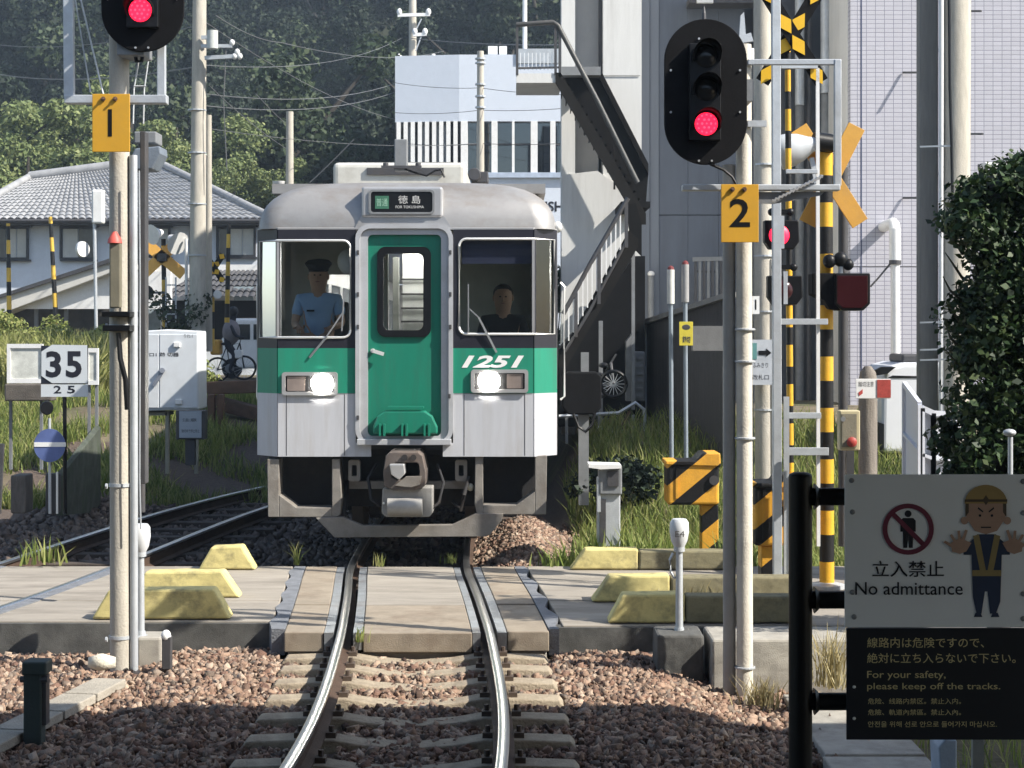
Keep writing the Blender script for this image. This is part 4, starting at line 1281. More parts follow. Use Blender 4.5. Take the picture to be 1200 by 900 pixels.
YW = 15.2
bw = P(969, 686, YW)
w1 = thing("crossing_warning_post", "black and yellow banded crossing warning post with horn and lamps, right of the track", "warning post", bw)
MB().cyl((bw.x, YW, bw.z), (PX(967, YW), YW, PZ(168, YW)), S(8.6, YW), n=20).build("banded_post", stripe_z, w1, smooth=40)
MB().lathe((bw.x, YW, bw.z - 0.04), [(0.16, 0), (0.16, 0.05), (0.08, 0.07)], (0, 0, 1), 18).build("base_flange", galv, w1)
# plain amber crossbuck, seen from behind
for a, b in (((946, 262), (1004, 148)), ((936, 150), (1008, 262))):
    p0, p1 = P(*a, YW + 0.1), P(*b, YW + 0.1)
    MB().bar(p0, p1, S(21, YW), 0.02, (0, 1, 0)).build("cross_board", amber_m, w1, bevel=0.003)
# horn loudspeaker
hc = P(956, 168, YW - 0.1)
MB().lathe(hc, [(0.05, -0.02), (0.075, 0.05), (0.125, 0.14), (0.15, 0.24), (0.155, 0.33), (0.15, 0.335)], (-1, 0.15, -0.25), 24).build("horn_bell", M("horn_grey", (0.5, 0.53, 0.56), 0.4, var=0.05, bump=0.02), w1, smooth=50)
MB().cyl(hc + Vector((-0.02, 0, 0.02)), hc + Vector((0.16, 0.04, 0.0)), 0.085, n=16).build("horn_driver", black_paint, w1, bevel=0.01, smooth=40)
MB().bar(P(951, 185, YW - 0.05), P(957, 215, YW - 0.05), 0.04, 0.03).build("horn_bracket", galv, w1)
# facing lamp pair turned to the road
def lamp_unit(parent, x0, x1, y0, y1, Y, dirx, lit=False):
    """Hooded flashing lamp seen side-on."""
    pts = [(x0, y0), (x1, y0), (x1, y1 - 8), (x1 - 8, y1), (x0 + 8, y1), (x0, y1 - 8)]
    return MB().pprism(pts, Y, 0.26).build("lamp_hood", black_paint, parent, bevel=0.01)


lamp_unit(w1, 979, 1020, 320, 364, YW - 0.25, 1)
MB().pprism([(952, 320), (985, 320), (985, 364), (972, 362), (966, 352), (952, 345)], YW - 0.2, 0.22).build("lamp_case", black_matt, w1, bevel=0.01)
MB().pprism([(981, 323), (1017, 323), (1017, 355), (1010, 361), (988, 361), (981, 355)], YW - 0.262, 0.012).build("lamp_lens", red_lens_off, w1, bevel=0.004)
for a, b, r_ in ((972, 306, 0.06), (985, 304, 0.065), (994, 310, 0.05)):
    MB().ell(P(a, b, YW - 0.15), (r_, r_, r_ * 1.05), 14, 8).build("pivot_knuckle", black_paint, w1, smooth=60)
MB().cyl(P(985, 322, YW - 0.15), P(985, 300, YW - 0.15), 0.022).build("lamp_stem", galv, w1)
rod(P(988, 196, YW + 0.5), P(988, 640, YW + 0.5), 0.045, "rear_pipe", dark_steel, w1)

# ---- steel mast with red lamps, ladder rungs and striped crossbuck
YM = 14.6
bm_ = P(911, 694, YM)
m1 = thing("crossing_lamp_mast", "grey steel crossing mast with a lit red lamp and striped cross on top", "mast", bm_)
MB().bar((bm_.x, YM, bm_.z), P(909, -20, YM), S(10, YM), 0.07, (0, 1, 0)).build("mast_channel", galv, m1, bevel=0.005)
MB().bar(P(921.5, 690, YM + 0.02), P(921.5, 465, YM + 0.02), S(6, YM), 0.04, (0, 1, 0)).build("ladder_stile", galv, m1)
MB().bar(P(959, 640, YM + 0.1), P(958, 80, YM + 0.1), S(4, YM), 0.03, (0, 1, 0)).build("ladder_stile", white_paint, m1)
for y_, a, b, h in ((377, 906, 970, 7), (487, 924, 962, 7), (529, 920, 971, 9), (78, 915, 958, 5), (201, 921, 958, 5)):
    MB().bar(P(a, y_, YM + 0.06), P(b, y_, YM + 0.06), 0.03, S(h, YM)).build("ladder_rung", galv, m1, bevel=0.003)
for cx, cy, lit in ((916, 275, True), (920, 340, False)):
    c = P(cx, cy, YM)
    hood = MB().pprism([(cx - 20, cy - 17), (cx + 20, cy - 17), (cx + 21, cy + 8), (cx + 14, cy + 17), (cx - 14, cy + 17), (cx - 20, cy + 8)], YM + 0.07, 0.12).build("lamp_case", black_paint, m1, bevel=0.01)
    MB().lathe((c.x - 0.01, YM + 0.069, c.z), [(0.088, 0), (0.085, 0.008), (0.04, 0.02)], (0, -1, 0), 24).build("lamp_lens", red_lamp if lit else red_lens_off, m1, smooth=60)
    MB().bar((c.x, YM - 0.02, c.z + 0.16), (c.x, YM - 0.02, c.z - 0.12), 0.035, 0.03).build("lamp_bracket", galv, m1)
    MB().ell((c.x + 0.09, YM + 0.1, c.z + 0.2), (0.035, 0.035, 0.035), 10, 6).ell((c.x - 0.07, YM + 0.1, c.z + 0.2), (0.035, 0.035, 0.035), 10, 6).bar((c.x - 0.08, YM + 0.1, c.z + 0.2), (c.x + 0.1, YM + 0.1, c.z + 0.2), 0.04, 0.04).build("lamp_knuckle", black_paint, m1, smooth=60)
# striped crossbuck
cc = Vector((928, 40))
for sx in (1, -1):
    d_ = Vector((sx * 0.62, -1.0)).normalized()
    a, b = cc - d_ * 66, cc + d_ * 66
    bd = MB().bar(P(a.x, a.y, YM + 0.12 + 0.02 * sx), P(b.x, b.y, YM + 0.12 + 0.02 * sx), S(17, YM), 0.012, (0, 1, 0)).build("striped_board", black_matt, m1)
    for t0, t1 in ((4, 26), (44, 66), (-26, -4), (-66, -44)):
        u = Vector((-d_.y, d_.x))
        tm, hl = (t0 + t1) / 2, (t1 - t0) / 2 + 3
        pts = [cc + d_ * (tm - hl), cc + d_ * tm + u * 8.2, cc + d_ * (tm + hl), cc + d_ * tm - u * 8.2]
        MB().pprism([(p.x, p.y) for p in pts], YM + 0.105 + 0.02 * sx, 0.006).build("yellow_segment", yel_m, bd)
# raised barrier arm beside the mast
ga = thing("raised_barrier", "raised black and yellow barrier arm standing upright beside the grey mast", "barrier arm", P(926, 600, 14.9))
MB().cyl(P(926.5, 600, 14.9), P(923, 60, 14.9), S(4.2, 14.9), S(3.4, 14.9), 12).build("arm", arm_z, ga, smooth=40)


def gate_machine(x0, x1, y0, y1, Y, base_py, legx, label):
    th = thing("barrier_machine", label, "barrier machine", P((x0 + x1) / 2, base_py, Y), "crossing barrier machines")
    MB().pbox(x0, x1, y0, y1, Y, 0.40).build("machine_case", diag, th, bevel=0.03, seg=3)
    MB().pprism([(x0 - 2, y0 - 1), (x0 + (x1 - x0) * 0.55, y0 - 1), (x0 + (x1 - x0) * 0.68, y0 - 10), (x1 + 1, y0 - 10), (x1 + 2, y0 + 6), (x0 - 2, y0 + 4)], Y - 0.02, 0.44).build("machine_lid", diag, th, bevel=0.012)
    MB().pbox(legx - 10, legx + 10, y1, base_py + 3, Y + 0.06, 0.2).build("machine_leg", diag, th, bevel=0.01)
    MB().pbox(x0 + 10, x0 + 13, y0 + 8, y1 - 8, Y - 0.012, 0.02).build("door_edge", diag, th)
    MB().cyl(P(x1 - 6, y0 + 22, Y - 0.03), P(x1 - 6, y0 + 22, Y + 0.05), 0.05, n=14).build("drive_hub", dark_steel, th)
    return th


gate_machine(782, 843, 541, 592, 17.3, 644, 832, "black and yellow striped barrier machine standing in the grass right of the train")
gate_machine(884, 930, 567, 640, 14.75, 690, 902, "black and yellow striped barrier machine half hidden behind the right signal pole")

# ---- emergency button and posts
eb_ = thing("emergency_button_post", "beige emergency button box with red button on a dark post", "button box", P(998, 610, 14.3))
MB().pbox(984, 1008, 481, 528, 14.25, 0.12).build("button_case", M("button_beige", (0.50, 0.44, 0.28), 0.6, var=0.1, bump=0.05), eb_, bevel=0.01)
MB().pbox(987, 1004, 485, 524, 14.24, 0.012).build("button_face", M("button_face", (0.22, 0.2, 0.15), 0.6), eb_)
MB().lathe(P(998, 518, 14.24), [(0.042, 0), (0.042, 0.02), (0.02, 0.035)], (0, -1, 0), 16).build("red_button", M("red_button", (0.35, 0.05, 0.04), 0.5), eb_, smooth=50)
MB().cyl(P(988, 491, 14.24), P(988, 491, 14.21), 0.022, n=10).build("key_switch", bolt_m, eb_)
MB().box(PX(992, 14.4), PX(1001, 14.4), 14.4, 14.47, -0.3, PZ(500, 14.4)).build("post", dark_steel, eb_)
ps = thing("round_top_post", "thick grey round topped post carrying the small red and white sign", "post", P(1017, 640, 14.9))
MB().lathe((PX(1017, 14.9), 14.9, -0.3), [(S(11, 14.9), 0), (S(11, 14.9), PZ(446, 14.9) + 0.3), (S(9, 14.9), PZ(436, 14.9) + 0.3), (S(4, 14.9), PZ(429, 14.9) + 0.3)], (0, 0, 1), 20).build("post_shaft", M("weathered_post", (0.17, 0.15, 0.13), 0.8, var=0.25, bump=0.3, dirt=(0.4, 0.36, 0.3), dirt_amt=0.5, stretch=(6, 6, 0.6)), ps, smooth=40)
sg = thing("warning_sign", "small white sign with red corner fixed to the round topped post", "sign", P(1023, 467, 14.7))
MB().pbox(1003, 1044, 444, 467, 14.7, 0.01).build("sign_face", white_paint, sg, bevel=0.003)
MB().pbox(1028, 1044, 445, 466, 14.694, 0.006).build("red_field", M("sign_red", (0.36, 0.06, 0.05), 0.5, var=0.25, scale=40, bump=0), sg)
text("踏切注意", sg, "sign_text", PX(1006, 14.7), PX(1024, 14.7), PZ(453, 14.7), PZ(447, 14.7), 14.7, dark_steel)
MB().pprism([(1006, 460), (1011, 456), (1011, 461), (1007, 464)], 14.696, 0.003).build("red_mark", M("mark_red", (0.5, 0.08, 0.07), 0.5, bump=0), sg)

# ================================================================== MARKER POSTS AND CONCRETE BLOCKS
def sensor_post(cx, head_top, base_y, Y, label, txt, blk):
    th = thing("sensor_post", label, "sensor post", P(cx, base_y, Y), "crossing sensor posts")
    MB().lathe(P(cx, head_top + 33, Y), [(S(6, Y), 0), (S(9.5, Y), S(7, Y)), (S(11.5, Y), S(18, Y)), (S(11, Y), S(29, Y)), (S(8, Y), S(33, Y))], (0, 0, 1), 16).build("sensor_head", M("sensor_white", (0.62, 0.64, 0.66), 0.45, var=0.06, bump=0.02), th, smooth=40)
    MB().cyl(P(cx, base_y - 4, Y), P(cx, head_top + 33, Y), S(4.5, Y), S(4, Y), 14).cyl(P(cx, head_top + 38, Y), P(cx, head_top + 33, Y), S(6.5, Y), n=14).build("stem", galv, th, smooth=40)
    MB().lathe(P(cx, base_y, Y), [(S(14, Y), 0), (S(14, Y), 0.012), (S(6, Y), 0.02), (S(5.5, Y), 0.05)], (0, 0, 1), 16).build("base_flange", galv, th)
    MB().path([P(cx - 7, head_top + 40, Y), P(cx - 11, head_top + 48, Y), P(cx - 10, head_top + 62, Y), P(cx - 5, head_top + 70, Y)], 0.012, 6).build("cable", galv, th, smooth=60)
    if txt:
        text(txt, th, "sensor_mark", PX(cx - 6, Y), PX(cx + 5, Y), PZ(head_top + 20, Y), PZ(head_top + 13, Y), Y - S(11.6, Y), dark_steel)
    return th


sensor_post(796, 608, 743, 12.75, "white headed sensor post on the darkened concrete block, right of the track", "E4", None)
sensor_post(165, 614, 747, 13.0, "white headed sensor post beside the left signal pole", None, None)
bk = MB().pbox(770, 825, 744, 815, 12.55, 0.4).build("concrete_block", dark_concrete, bevel=0.02)  # dark colour carries the shade of the block's front face
weather(bk)
tag(bk, "concrete foundation block, darkened for its shaded front, under the right sensor post", "block", "concrete foundation blocks")
bk = MB().pbox(160, 189, 747, 790, 12.9, 0.28).build("concrete_block", concrete, bevel=0.02)
tag(bk, "small grey concrete block under the left sensor post", "block", "concrete foundation blocks")
bk = MB().pbox(834, 1010, 749, 825, 12.45, 0.55).build("concrete_block", concrete, bevel=0.02)
weather(bk)
tag(bk, "wide grey concrete block behind the right signal pole", "block", "concrete foundation blocks")
sp = thing("short_post", "short dark post with pale cap beside the left signal pole", "post", P(194.5, 782, 12.5))
MB().pbox(189.5, 200, 747, 785, 12.5, 0.07).build("shaft", dark_steel, sp, bevel=0.006)
MB().ell(P(194.5, 745, 12.53), (S(6, 12.5), 0.04, S(7, 12.5)), 12, 8).build("cap", white_paint, sp, smooth=60)
dp_ = thing("dark_marker_post", "dark green square marker post standing in the shaded ballast at far left", "post", P(40, 868, 10.4))
MB().pbox(27, 48, 790, 875, 10.4, 0.11).build("shaft", M("dark_green_post", (0.035, 0.05, 0.048), 0.6, var=0.15, bump=0.1), dp_, bevel=0.01)
MB().pbox(25, 54, 776, 792, 10.38, 0.15).build("head", bpy.data.materials["dark_green_post"], dp_, bevel=0.012)
MB().pbox(48, 54, 792, 850, 10.42, 0.08).build("side_rail", dark_steel, dp_)
MB().cyl(P(24, 796, 10.42), P(56, 796, 10.42), 0.02, n=8).build("cross_pin", dark_steel, dp_)
# pale rock beside the pole
v = ICO_V * np.array([0.13, 0.10, 0.075]) * rng.uniform(0.85, 1.15, (12, 1))
pr = P(119, 776, 12.3)
o = np_mesh("pale_rock", v + np.array(pr), ICO_F, M("pale_rock", (0.62, 0.58, 0.48), 0.9, bump=0.4))
tag(o, "pale boulder lying in the ballast at the foot of the left signal pole", "rock")
# concrete trough lids leading to the pole
trg = thing("cable_trough", "row of pale concrete cable trough lids running to the left signal pole", "cable trough", (-2.9, 11.8, -0.3))
for k in range(7):
    y0 = 12.1 - k * 0.52
    x0 = -2.85 - 0.165 * (12.1 - y0)
    MB().bar((x0, y0, -0.205), (x0 - 0.08, y0 - 0.49, -0.205), 0.24, 0.06).build("lid", M("trough_lid", (0.34, 0.31, 0.26), 0.9, bump=0.4) if k == 0 else bpy.data.materials["trough_lid"], trg, bevel=0.008)
# slab path on the right
slp = thing("slab_path", "shaded concrete slab path at the lower right behind the sign", "path", (2.0, 9.5, -0.4))
for k in range(5):
    y0 = 12.3 - k * 0.9
    MB().box(1.95 - 0.02 * k, 2.55, y0 - 0.88, y0, -0.45, -0.33 + 0.01 * (k % 2)).build("slab", concrete, slp, bevel=0.01)
# grey equipment bollard by the grass
eq = thing("equipment_bollard", "battered grey metal equipment bollard in front of the grass", "bollard", P(711, 640, 16.9))
MB().pbox(700, 727, 560, 641, 16.9, 0.2).build("lower_case", galv, eq, bevel=0.012)
MB().pbox(702, 729, 545, 580, 16.86, 0.26).build("upper_case", steel_grey, eq, bevel=0.015)
MB().pprism([(690, 544), (728, 545), (728, 549), (704, 550), (690, 548)], 16.8, 0.34).build("cover_plate", white_paint, eq)
MB().pbox(712, 725, 552, 570, 16.84, 0.02).build("door", dark_steel, eq)
MB().pbox(703, 710, 585, 636, 16.88, 0.03).build("side_strip", dark_steel, eq)
MB().pbox(700, 704, 565, 600, 16.87, 0.04).build("bracket", galv, eq)
# black cabinet on a post
bc = thing("black_cabinet", "black trackside cabinet on a grey post right of the train", "cabinet", P(684, 590, 20.0))
MB().pprism([(659, 441), (666, 436), (699, 436), (705, 441), (705, 478), (697, 486), (666, 486), (659, 478)], 20.0, 0.35).build("case", black_matt, bc, bevel=0.02)
MB().pbox(678, 690, 486, 592, 20.1, 0.12).build("post", steel_grey, bc)
MB().pbox(681, 690, 413, 436, 20.15, 0.1).build("stub_pipe", steel_grey, bc)
MB().path([P(672, 485, 20.0), P(678, 500, 20.0), P(686, 506, 20.0), P(694, 498, 20.0), P(697, 484, 20.0)], 0.02, 6).build("cable", black_paint, bc, smooth=60)
# slim crossing indicator posts
for (cx, y0, y1, lab) in ((786, 312, 356, "slim pole with white cylinder lamp, left of a matching pair beside the dark fence"), (803, 306, 354, "slim pole with dark cylinder lamp and yellow notice plate beside the dark fence")):
    t_ = thing("indicator_pole", lab, "indicator pole", P(cx, 535, 21.0), "slim indicator poles")
    MB().cyl(P(cx, y1, 21), P(cx, y0 + 4, 21), S(4.4, 21), n=14).build("lamp_tube", M("lamp_tube_white", (0.62, 0.62, 0.58), 0.5, bump=0.02) if cx == 786 else M("lamp_tube_grey", (0.3, 0.3, 0.3), 0.5, bump=0.02), t_, smooth=40)
    MB().lathe(P(cx, y0 + 4, 21), [(S(4, 21), 0), (S(3.4, 21), 0.03), (S(1, 21), 0.05)], (0, 0, 1), 12).build("red_top", M("lamp_red_top", (0.16, 0.03, 0.03), 0.5), t_)
    MB().cyl(P(cx + 1, 545, 21), P(cx, y1, 21), S(2.6, 21), n=10).build("pole", M("pole_bluegrey", (0.22, 0.26, 0.30), 0.5) if cx == 786 else bpy.data.materials["pole_bluegrey"], t_)
    if cx == 803:
        yp = MB().pbox(796, 812, 377, 405, 20.9, 0.012).build("notice_plate", M("notice_yellow", (0.62, 0.52, 0.06), 0.5, bump=0.02), t_, bevel=0.003)
        MB().ell(P(804, 383.5, 20.9), (S(5, 21), 0.003, S(3.3, 21)), 12, 6).build("dark_mark", dark_steel, yp)
        text("踏切", yp, "notice_text", PX(800, 20.9), PX(809, 20.9), PZ(402, 20.9), PZ(394, 20.9), 20.9, dark_steel, bold=0.03)
# concrete service pole behind signal 2
sv = thing("concrete_service_pole", "pale concrete service pole with arrow sign behind the right signal", "pole", P(897, 560, 19.6))
MB().cyl((PX(896, 19.6), 19.6, 0.0), (PX(893, 19.6), 19.6, PZ(-20, 19.6)), S(11.5, 19.6), S(10, 19.6), 20).build("shaft", concrete_pole, sv, smooth=40)
for y_ in (193, 300, 365, 480):
    MB().cyl(P(896, y_ + 1, 19.6), P(896, y_ - 1, 19.6), S(12.5, 19.6), n=18).build("band", galv, sv)
MB().cyl(P(909, 560, 19.5), P(909, 300, 19.5), S(2, 19.5), n=8).build("conduit", galv, sv)
MB().cyl((PX(878, 19.7), 19.75, 0.0), (PX(878, 19.7), 19.75, PZ(60, 19.7)), S(6, 19.7), n=12).build("rear_pipe", steel_grey, sv)
asn = thing("arrow_sign", "pale grey notice with a black right arrow strapped to the service pole", "sign", P(897, 450, 19.3))
MB().pbox(880, 914, 398, 451, 19.3, 0.012).build("sign_face", M("notice_grey", (0.45, 0.48, 0.52), 0.5, bump=0.02), asn)
MB().pprism([(889, 411), (898, 411), (898, 408.5), (904, 413.5), (898, 418), (898, 416), (889, 416)], 19.294, 0.005).build("arrow", black_paint, asn)
MB().pbox(881, 887, 402, 421, 19.294, 0.005).build("green_field", M("notice_green", (0.10, 0.24, 0.24), 0.5, bump=0), asn)
text("ふみきり", asn, "notice_text", PX(882, 19.3), PX(900, 19.3), PZ(431, 19.3), PZ(425, 19.3), 19.3, dark_steel)
text("改札口", asn, "notice_text", PX(882, 19.3), PX(901, 19.3), PZ(445, 19.3), PZ(439, 19.3), 19.3, dark_steel)
n1 = thing("pole_number_tag", "tiny white tag with number one on the service pole", "tag", P(885, 368, 19.2))
MB().pbox(881.5, 890, 347, 368, 19.2, 0.01).build("tag_plate", white_paint, n1)
text("1", n1, "tag_number", PX(884.7, 19.2), PX(886.4, 19.2), PZ(363, 19.2), PZ(351, 19.2), 19.2, black_paint)

# ================================================================== FOREGROUND SIGN
YS = 5.0
fs_ = thing("no_admittance_sign", "no admittance sign boards on a black steel post frame at the platform end", "sign", (PX(942, YS), YS, 0.92))
sign_white = M("sign_white", (0.80, 0.82, 0.84), 0.45, var=0.03, bump=0.01)
sign_black = M("sign_black", (0.010, 0.012, 0.018), 0.5, var=0.1, bump=0.01)
for a in (942, 1280):
    MB().cyl((PX(a, YS), YS + 0.06, 0.92), (PX(a, YS), YS + 0.06, PZ(560, YS)), S(14, YS), n=20).lathe((PX(a, YS), YS + 0.06, PZ(560, YS)), [(S(14, YS), 0), (S(13, YS), 0.006), (S(9, YS), 0.011)], (0, 0, 1), 20).build("post", black_paint, fs_, smooth=40)
for y_ in (582, 703, 822):
    MB().cyl(P(942, y_, YS + 0.06), P(1280, y_, YS + 0.06), S(10.5, YS), n=16).build("cross_tube", black_paint, fs_, smooth=40)
    MB().lathe(P(954, y_, YS + 0.06), [(S(16, YS), 0), (S(11.5, YS), 0.012)], (1, 0, 0), 16).build("tube_collar", black_paint, fs_, smooth=60)
wb = MB().pbox(990, 1233, 556, 735, YS, 0.006).build("white_board", sign_white, fs_, bevel=0.0015)
bb_ = MB().pbox(992, 1233, 736, 867, YS, 0.006).build("black_board", sign_black, fs_, bevel=0.0015)
YF = YS
for a, b in ((998, 563), (999, 600), (999, 694), (1001, 723), (1199, 564), (1199, 601), (1199, 696), (1199, 725)):
    MB().lathe(P(a, b, YF), [(0.008, 0), (0.007, 0.003), (0.003, 0.004)], (0, -1, 0), 10).build("rivet", M("rivet", (0.3, 0.31, 0.33), 0.4, 0.5, bump=0) if a == 998 else bpy.data.materials["rivet"], wb)
for a, b in ((1001, 805), (1001, 842)):
    MB().lathe(P(a, b, YF), [(0.005, 0), (0.004, 0.003), (0.002, 0.004)], (0, -1, 0), 10).build("rivet", trim, bb_)
ink = M("sign_ink", (0.012, 0.013, 0.022), 0.6, bump=0)
ban = M("ban_red", (0.16, 0.03, 0.06), 0.6, bump=0)
def circ(cx, cy, r, n=36): return [(cx + r * math.cos(2 * math.pi * k / n), cy + r * math.sin(2 * math.pi * k / n)) for k in range(n)]
def fp(pts): return [(PX(a, YF), PZ(b, YF)) for a, b in pts]
LAY = [0.0012]
def flat(name, pts, mat, parent=None, lay=None):
    LAY[0] += 0.00012
    t_ = LAY[0] if lay is None else lay
    mb = MB().panel(fp(pts), [], lambda a, b: (a, YF - t_, b))
    return mb.build(name, mat, parent or wb)
cx, cy = 1064, 620
flat("pictogram_head", circ(cx, cy - 18, 4), ink)
flat("pictogram_figure", [(cx - 9, cy - 10), (cx - 6, cy - 13), (cx + 6, cy - 13), (cx + 9, cy - 10), (cx + 9, cy + 3), (cx + 6, cy + 3), (cx + 5.5, cy + 22), (cx + 1, cy + 22), (cx, cy + 4), (cx - 1, cy + 22), (cx - 5.5, cy + 22), (cx - 6, cy + 3), (cx - 9, cy + 3)], ink)
flat("ban_bar", [(cx - 21, cy - 17), (cx - 17, cy - 21), (cx + 21, cy + 17), (cx + 17, cy + 21)], ban)
MB().ring(fp(circ(cx, cy, 30)), fp(circ(cx, cy, 24.5)), YF - 0.0034, YF - 0.0012).build("ban_ring", ban, wb)
text("立入禁止", wb, "sign_text", PX(1022, YF), PX(1106, YF), PZ(676, YF), PZ(657, YF), YF, ink, bold=0.008)
text("No admittance", wb, "sign_text", PX(1002, YF), PX(1128, YF), PZ(697, YF), PZ(682, YF), YF, ink, bold=0.004)
# cartoon guard raising both hands
helm = M("print_yellow", (0.36, 0.25, 0.10), 0.6, bump=0); skinp = M("print_skin", (0.42, 0.27, 0.20), 0.6, bump=0)
navy = M("print_navy", (0.025, 0.04, 0.085), 0.6, bump=0); vest = M("print_vest", (0.30, 0.23, 0.10), 0.6, bump=0); hairp = M("print_hair", (0.09, 0.065, 0.045), 0.6, bump=0)
gx = 1154
flat("guard_legs", [(gx - 15, 675), (gx + 19, 675), (gx + 18, 705), (gx + 13, 719), (gx + 6, 719), (gx + 3, 693), (gx, 693), (gx - 4, 719), (gx - 10, 719), (gx - 14, 700)], navy)
for s_ in (-1, 1):
    flat("guard_shoe", [(gx + 2 + s_ * 7, 718), (gx + 2 + s_ * 13, 718), (gx + 2 + s_ * 15, 723), (gx + 2 + s_ * 5, 723)], navy)
flat("guard_torso", [(gx - 16, 640), (gx - 9, 626), (gx + 13, 626), (gx + 20, 640), (gx + 19, 676), (gx - 15, 676)], navy)
for s_ in (-1, 1):
    flat("guard_sleeve", [(gx + 2 + s_ * 12, 628), (gx + 2 + s_ * 28, 642), (gx + 2 + s_ * 27, 650), (gx + 2 + s_ * 16, 650)], navy)
    flat("vest_strap", [(gx + 2 + s_ * 9, 626), (gx + 2 + s_ * 16, 628), (gx + 2 + s_ * 8, 668), (gx + 2 + s_ * 1, 668)], vest)
flat("vest_belt", [(gx - 15, 668), (gx + 19, 668), (gx + 19, 675), (gx - 15, 675)], vest)
flat("guard_face", [(gx - 22 + 0, 607), (gx - 23, 590), (gx + 25, 590), (gx + 24, 607), (gx + 14, 622), (gx + 1, 626), (gx - 12, 622)], skinp)
for s_ in (-1, 1):
    flat("guard_ear", circ(gx + 1 + s_ * 25, 610, 4.5, 14), skinp)
    flat("guard_sideburn", [(gx + 1 + s_ * 24, 588), (gx + 1 + s_ * 20, 588), (gx + 1 + s_ * 20, 600), (gx + 1 + s_ * 24, 606)], hairp)
flat("guard_helmet", [(gx + 1 + 25 * math.cos(R(a)), 590 - 22 * math.sin(R(a))) for a in range(0, 181, 12)], helm)
flat("helmet_band", [(gx - 24, 585), (gx + 26, 585), (gx + 26, 588), (gx - 24, 588)], hairp)
flat("helmet_badge", [(gx + 1, 580), (gx + 5, 586), (gx + 1, 592), (gx - 3, 586)], hairp)
for s_ in (-1, 1):
    flat("guard_eye", circ(gx + 1 + s_ * 7, 604, 1.6, 10), ink)
    flat("guard_brow", [(gx + 1 + s_ * 3, 599), (gx + 1 + s_ * 9, 594), (gx + 1 + s_ * 9.6, 596), (gx + 1 + s_ * 3.6, 600.5)], ink)
flat("guard_mouth", [(gx - 5, 617), (gx + 7, 617), (gx + 7, 618.5), (gx - 5, 618.5)], ink)
for s_ in (-1, 1):
    hx, hy = gx + 2 + s_ * 32, 640
    flat("guard_hand", [(hx + s_ * (-14), hy - 4), (hx, hy - 10), (hx + s_ * 10, hy - 4), (hx + s_ * 9, hy + 6), (hx, hy + 9), (hx - s_ * 8, hy + 6)], skinp)
    for k, (dx, dy, ln) in enumerate(((-0.35, -1, 12), (0.1, -1, 14), (0.5, -0.85, 14), (0.85, -0.5, 13))):
        bx_, by_ = hx + s_ * (k * 3.6 - 4), hy - 7 + k * 2.6
        ex, ey = bx_ + s_ * dx * ln, by_ + dy * ln
        nx_, ny_ = -dy * 1.9, dx * 1.9 * s_
        flat("guard_finger", [(bx_ - nx_, by_ - ny_), (ex - nx_ * 0.8, ey - ny_ * 0.8), (ex + nx_ * 0.8, ey + ny_ * 0.8), (bx_ + nx_, by_ + ny_)], skinp)
gold = M("sign_gold", (0.60, 0.52, 0.28), 0.6, bump=0)
for body, x0, x1, y0, y1 in (("線路内は危険ですので、", 1016, 1153, 747, 759), ("絶対に立ち入らないで下さい。", 1016, 1190, 765, 777), ("For your safety,", 1016, 1108, 786, 797), ("please keep off the tracks.", 1016, 1172, 800, 810), ("危险、线路内禁区。禁止入内。", 1017, 1126, 818, 825), ("危險、軌道內禁區。禁止入內。", 1017, 1126, 831, 838), ("안전을 위해 선로 안으로 들어가지 마십시오.", 1017, 1168, 845, 852)):
    text(body, bb_, "board_text", PX(x0, YF), PX(x1, YF), PZ(y1, YF), PZ(y0, YF), YF, gold, bold=0.004)

# ================================================================== LEFT SIDE, MIDDLE DISTANCE
navy_black = M("sign_navy", (0.015, 0.018, 0.03), 0.5, bump=0)
plate_grey = M("plate_pale", (0.56, 0.60, 0.63), 0.5, var=0.03, bump=0.01)
YQ = 18.6
sp35 = thing("speed_limit_sign", "speed limit board reading 35 over 25 on a black post at the left", "sign", P(76, 600, YQ))
MB().cyl(P(76.5, 602, YQ + 0.03), P(75.5, 440, YQ + 0.03), S(2.3, YQ), n=10).build("post", black_paint, sp35)
pb = MB().pbox(48, 103, 405, 450, YQ, 0.012).build("back_board", navy_black, sp35)
MB().pprism([(61, 404), (102, 404.5), (102.5, 449), (61, 449), (48.5, 440.5), (48.5, 412)], YQ - 0.006, 0.006).build("white_face", plate_grey, pb)
text("3", pb, "speed_digit", PX(54, YQ), PX(72, YQ), PZ(442.5, YQ), PZ(411.5, YQ), YQ - 0.006, ink, bold=0.03)
text("5", pb, "speed_digit", PX(77.5, YQ), PX(96, YQ), PZ(442.5, YQ), PZ(411.5, YQ), YQ - 0.006, ink, bold=0.03)
p2 = MB().pbox(48, 103, 450.5, 465, YQ - 0.002, 0.012).build("lower_plate", plate_grey, sp35)
text("2", p2, "speed_digit", PX(63, YQ), PX(72, YQ), PZ(461, YQ), PZ(452, YQ), YQ - 0.002, ink, bold=0.02)
text("5", p2, "speed_digit", PX(79, YQ), PX(88, YQ), PZ(461, YQ), PZ(452, YQ), YQ - 0.002, ink, bold=0.02)
ds = thing("disc_sign", "round blue disc with white bar on a low stand at the left", "sign", P(58, 602, 18.2))
MB().prism([(PX(58, 18.2) + S(18.5, 18.2) * math.cos(R(a)), PZ(522, 18.2) + S(19.5, 18.2) * math.sin(R(a))) for a in range(0, 360, 12)], 18.2, 18.212).build("disc", M("disc_blue", (0.10, 0.14, 0.32), 0.5, bump=0.02), ds)
MB().pbox(40, 77, 518.3, 523.6, 18.194, 0.006).build("white_bar", white_paint, ds)
MB().cyl(P(58.5, 602, 18.25), P(58, 490, 18.25), S(1.8, 18.2), n=8).build("post", galv, ds)
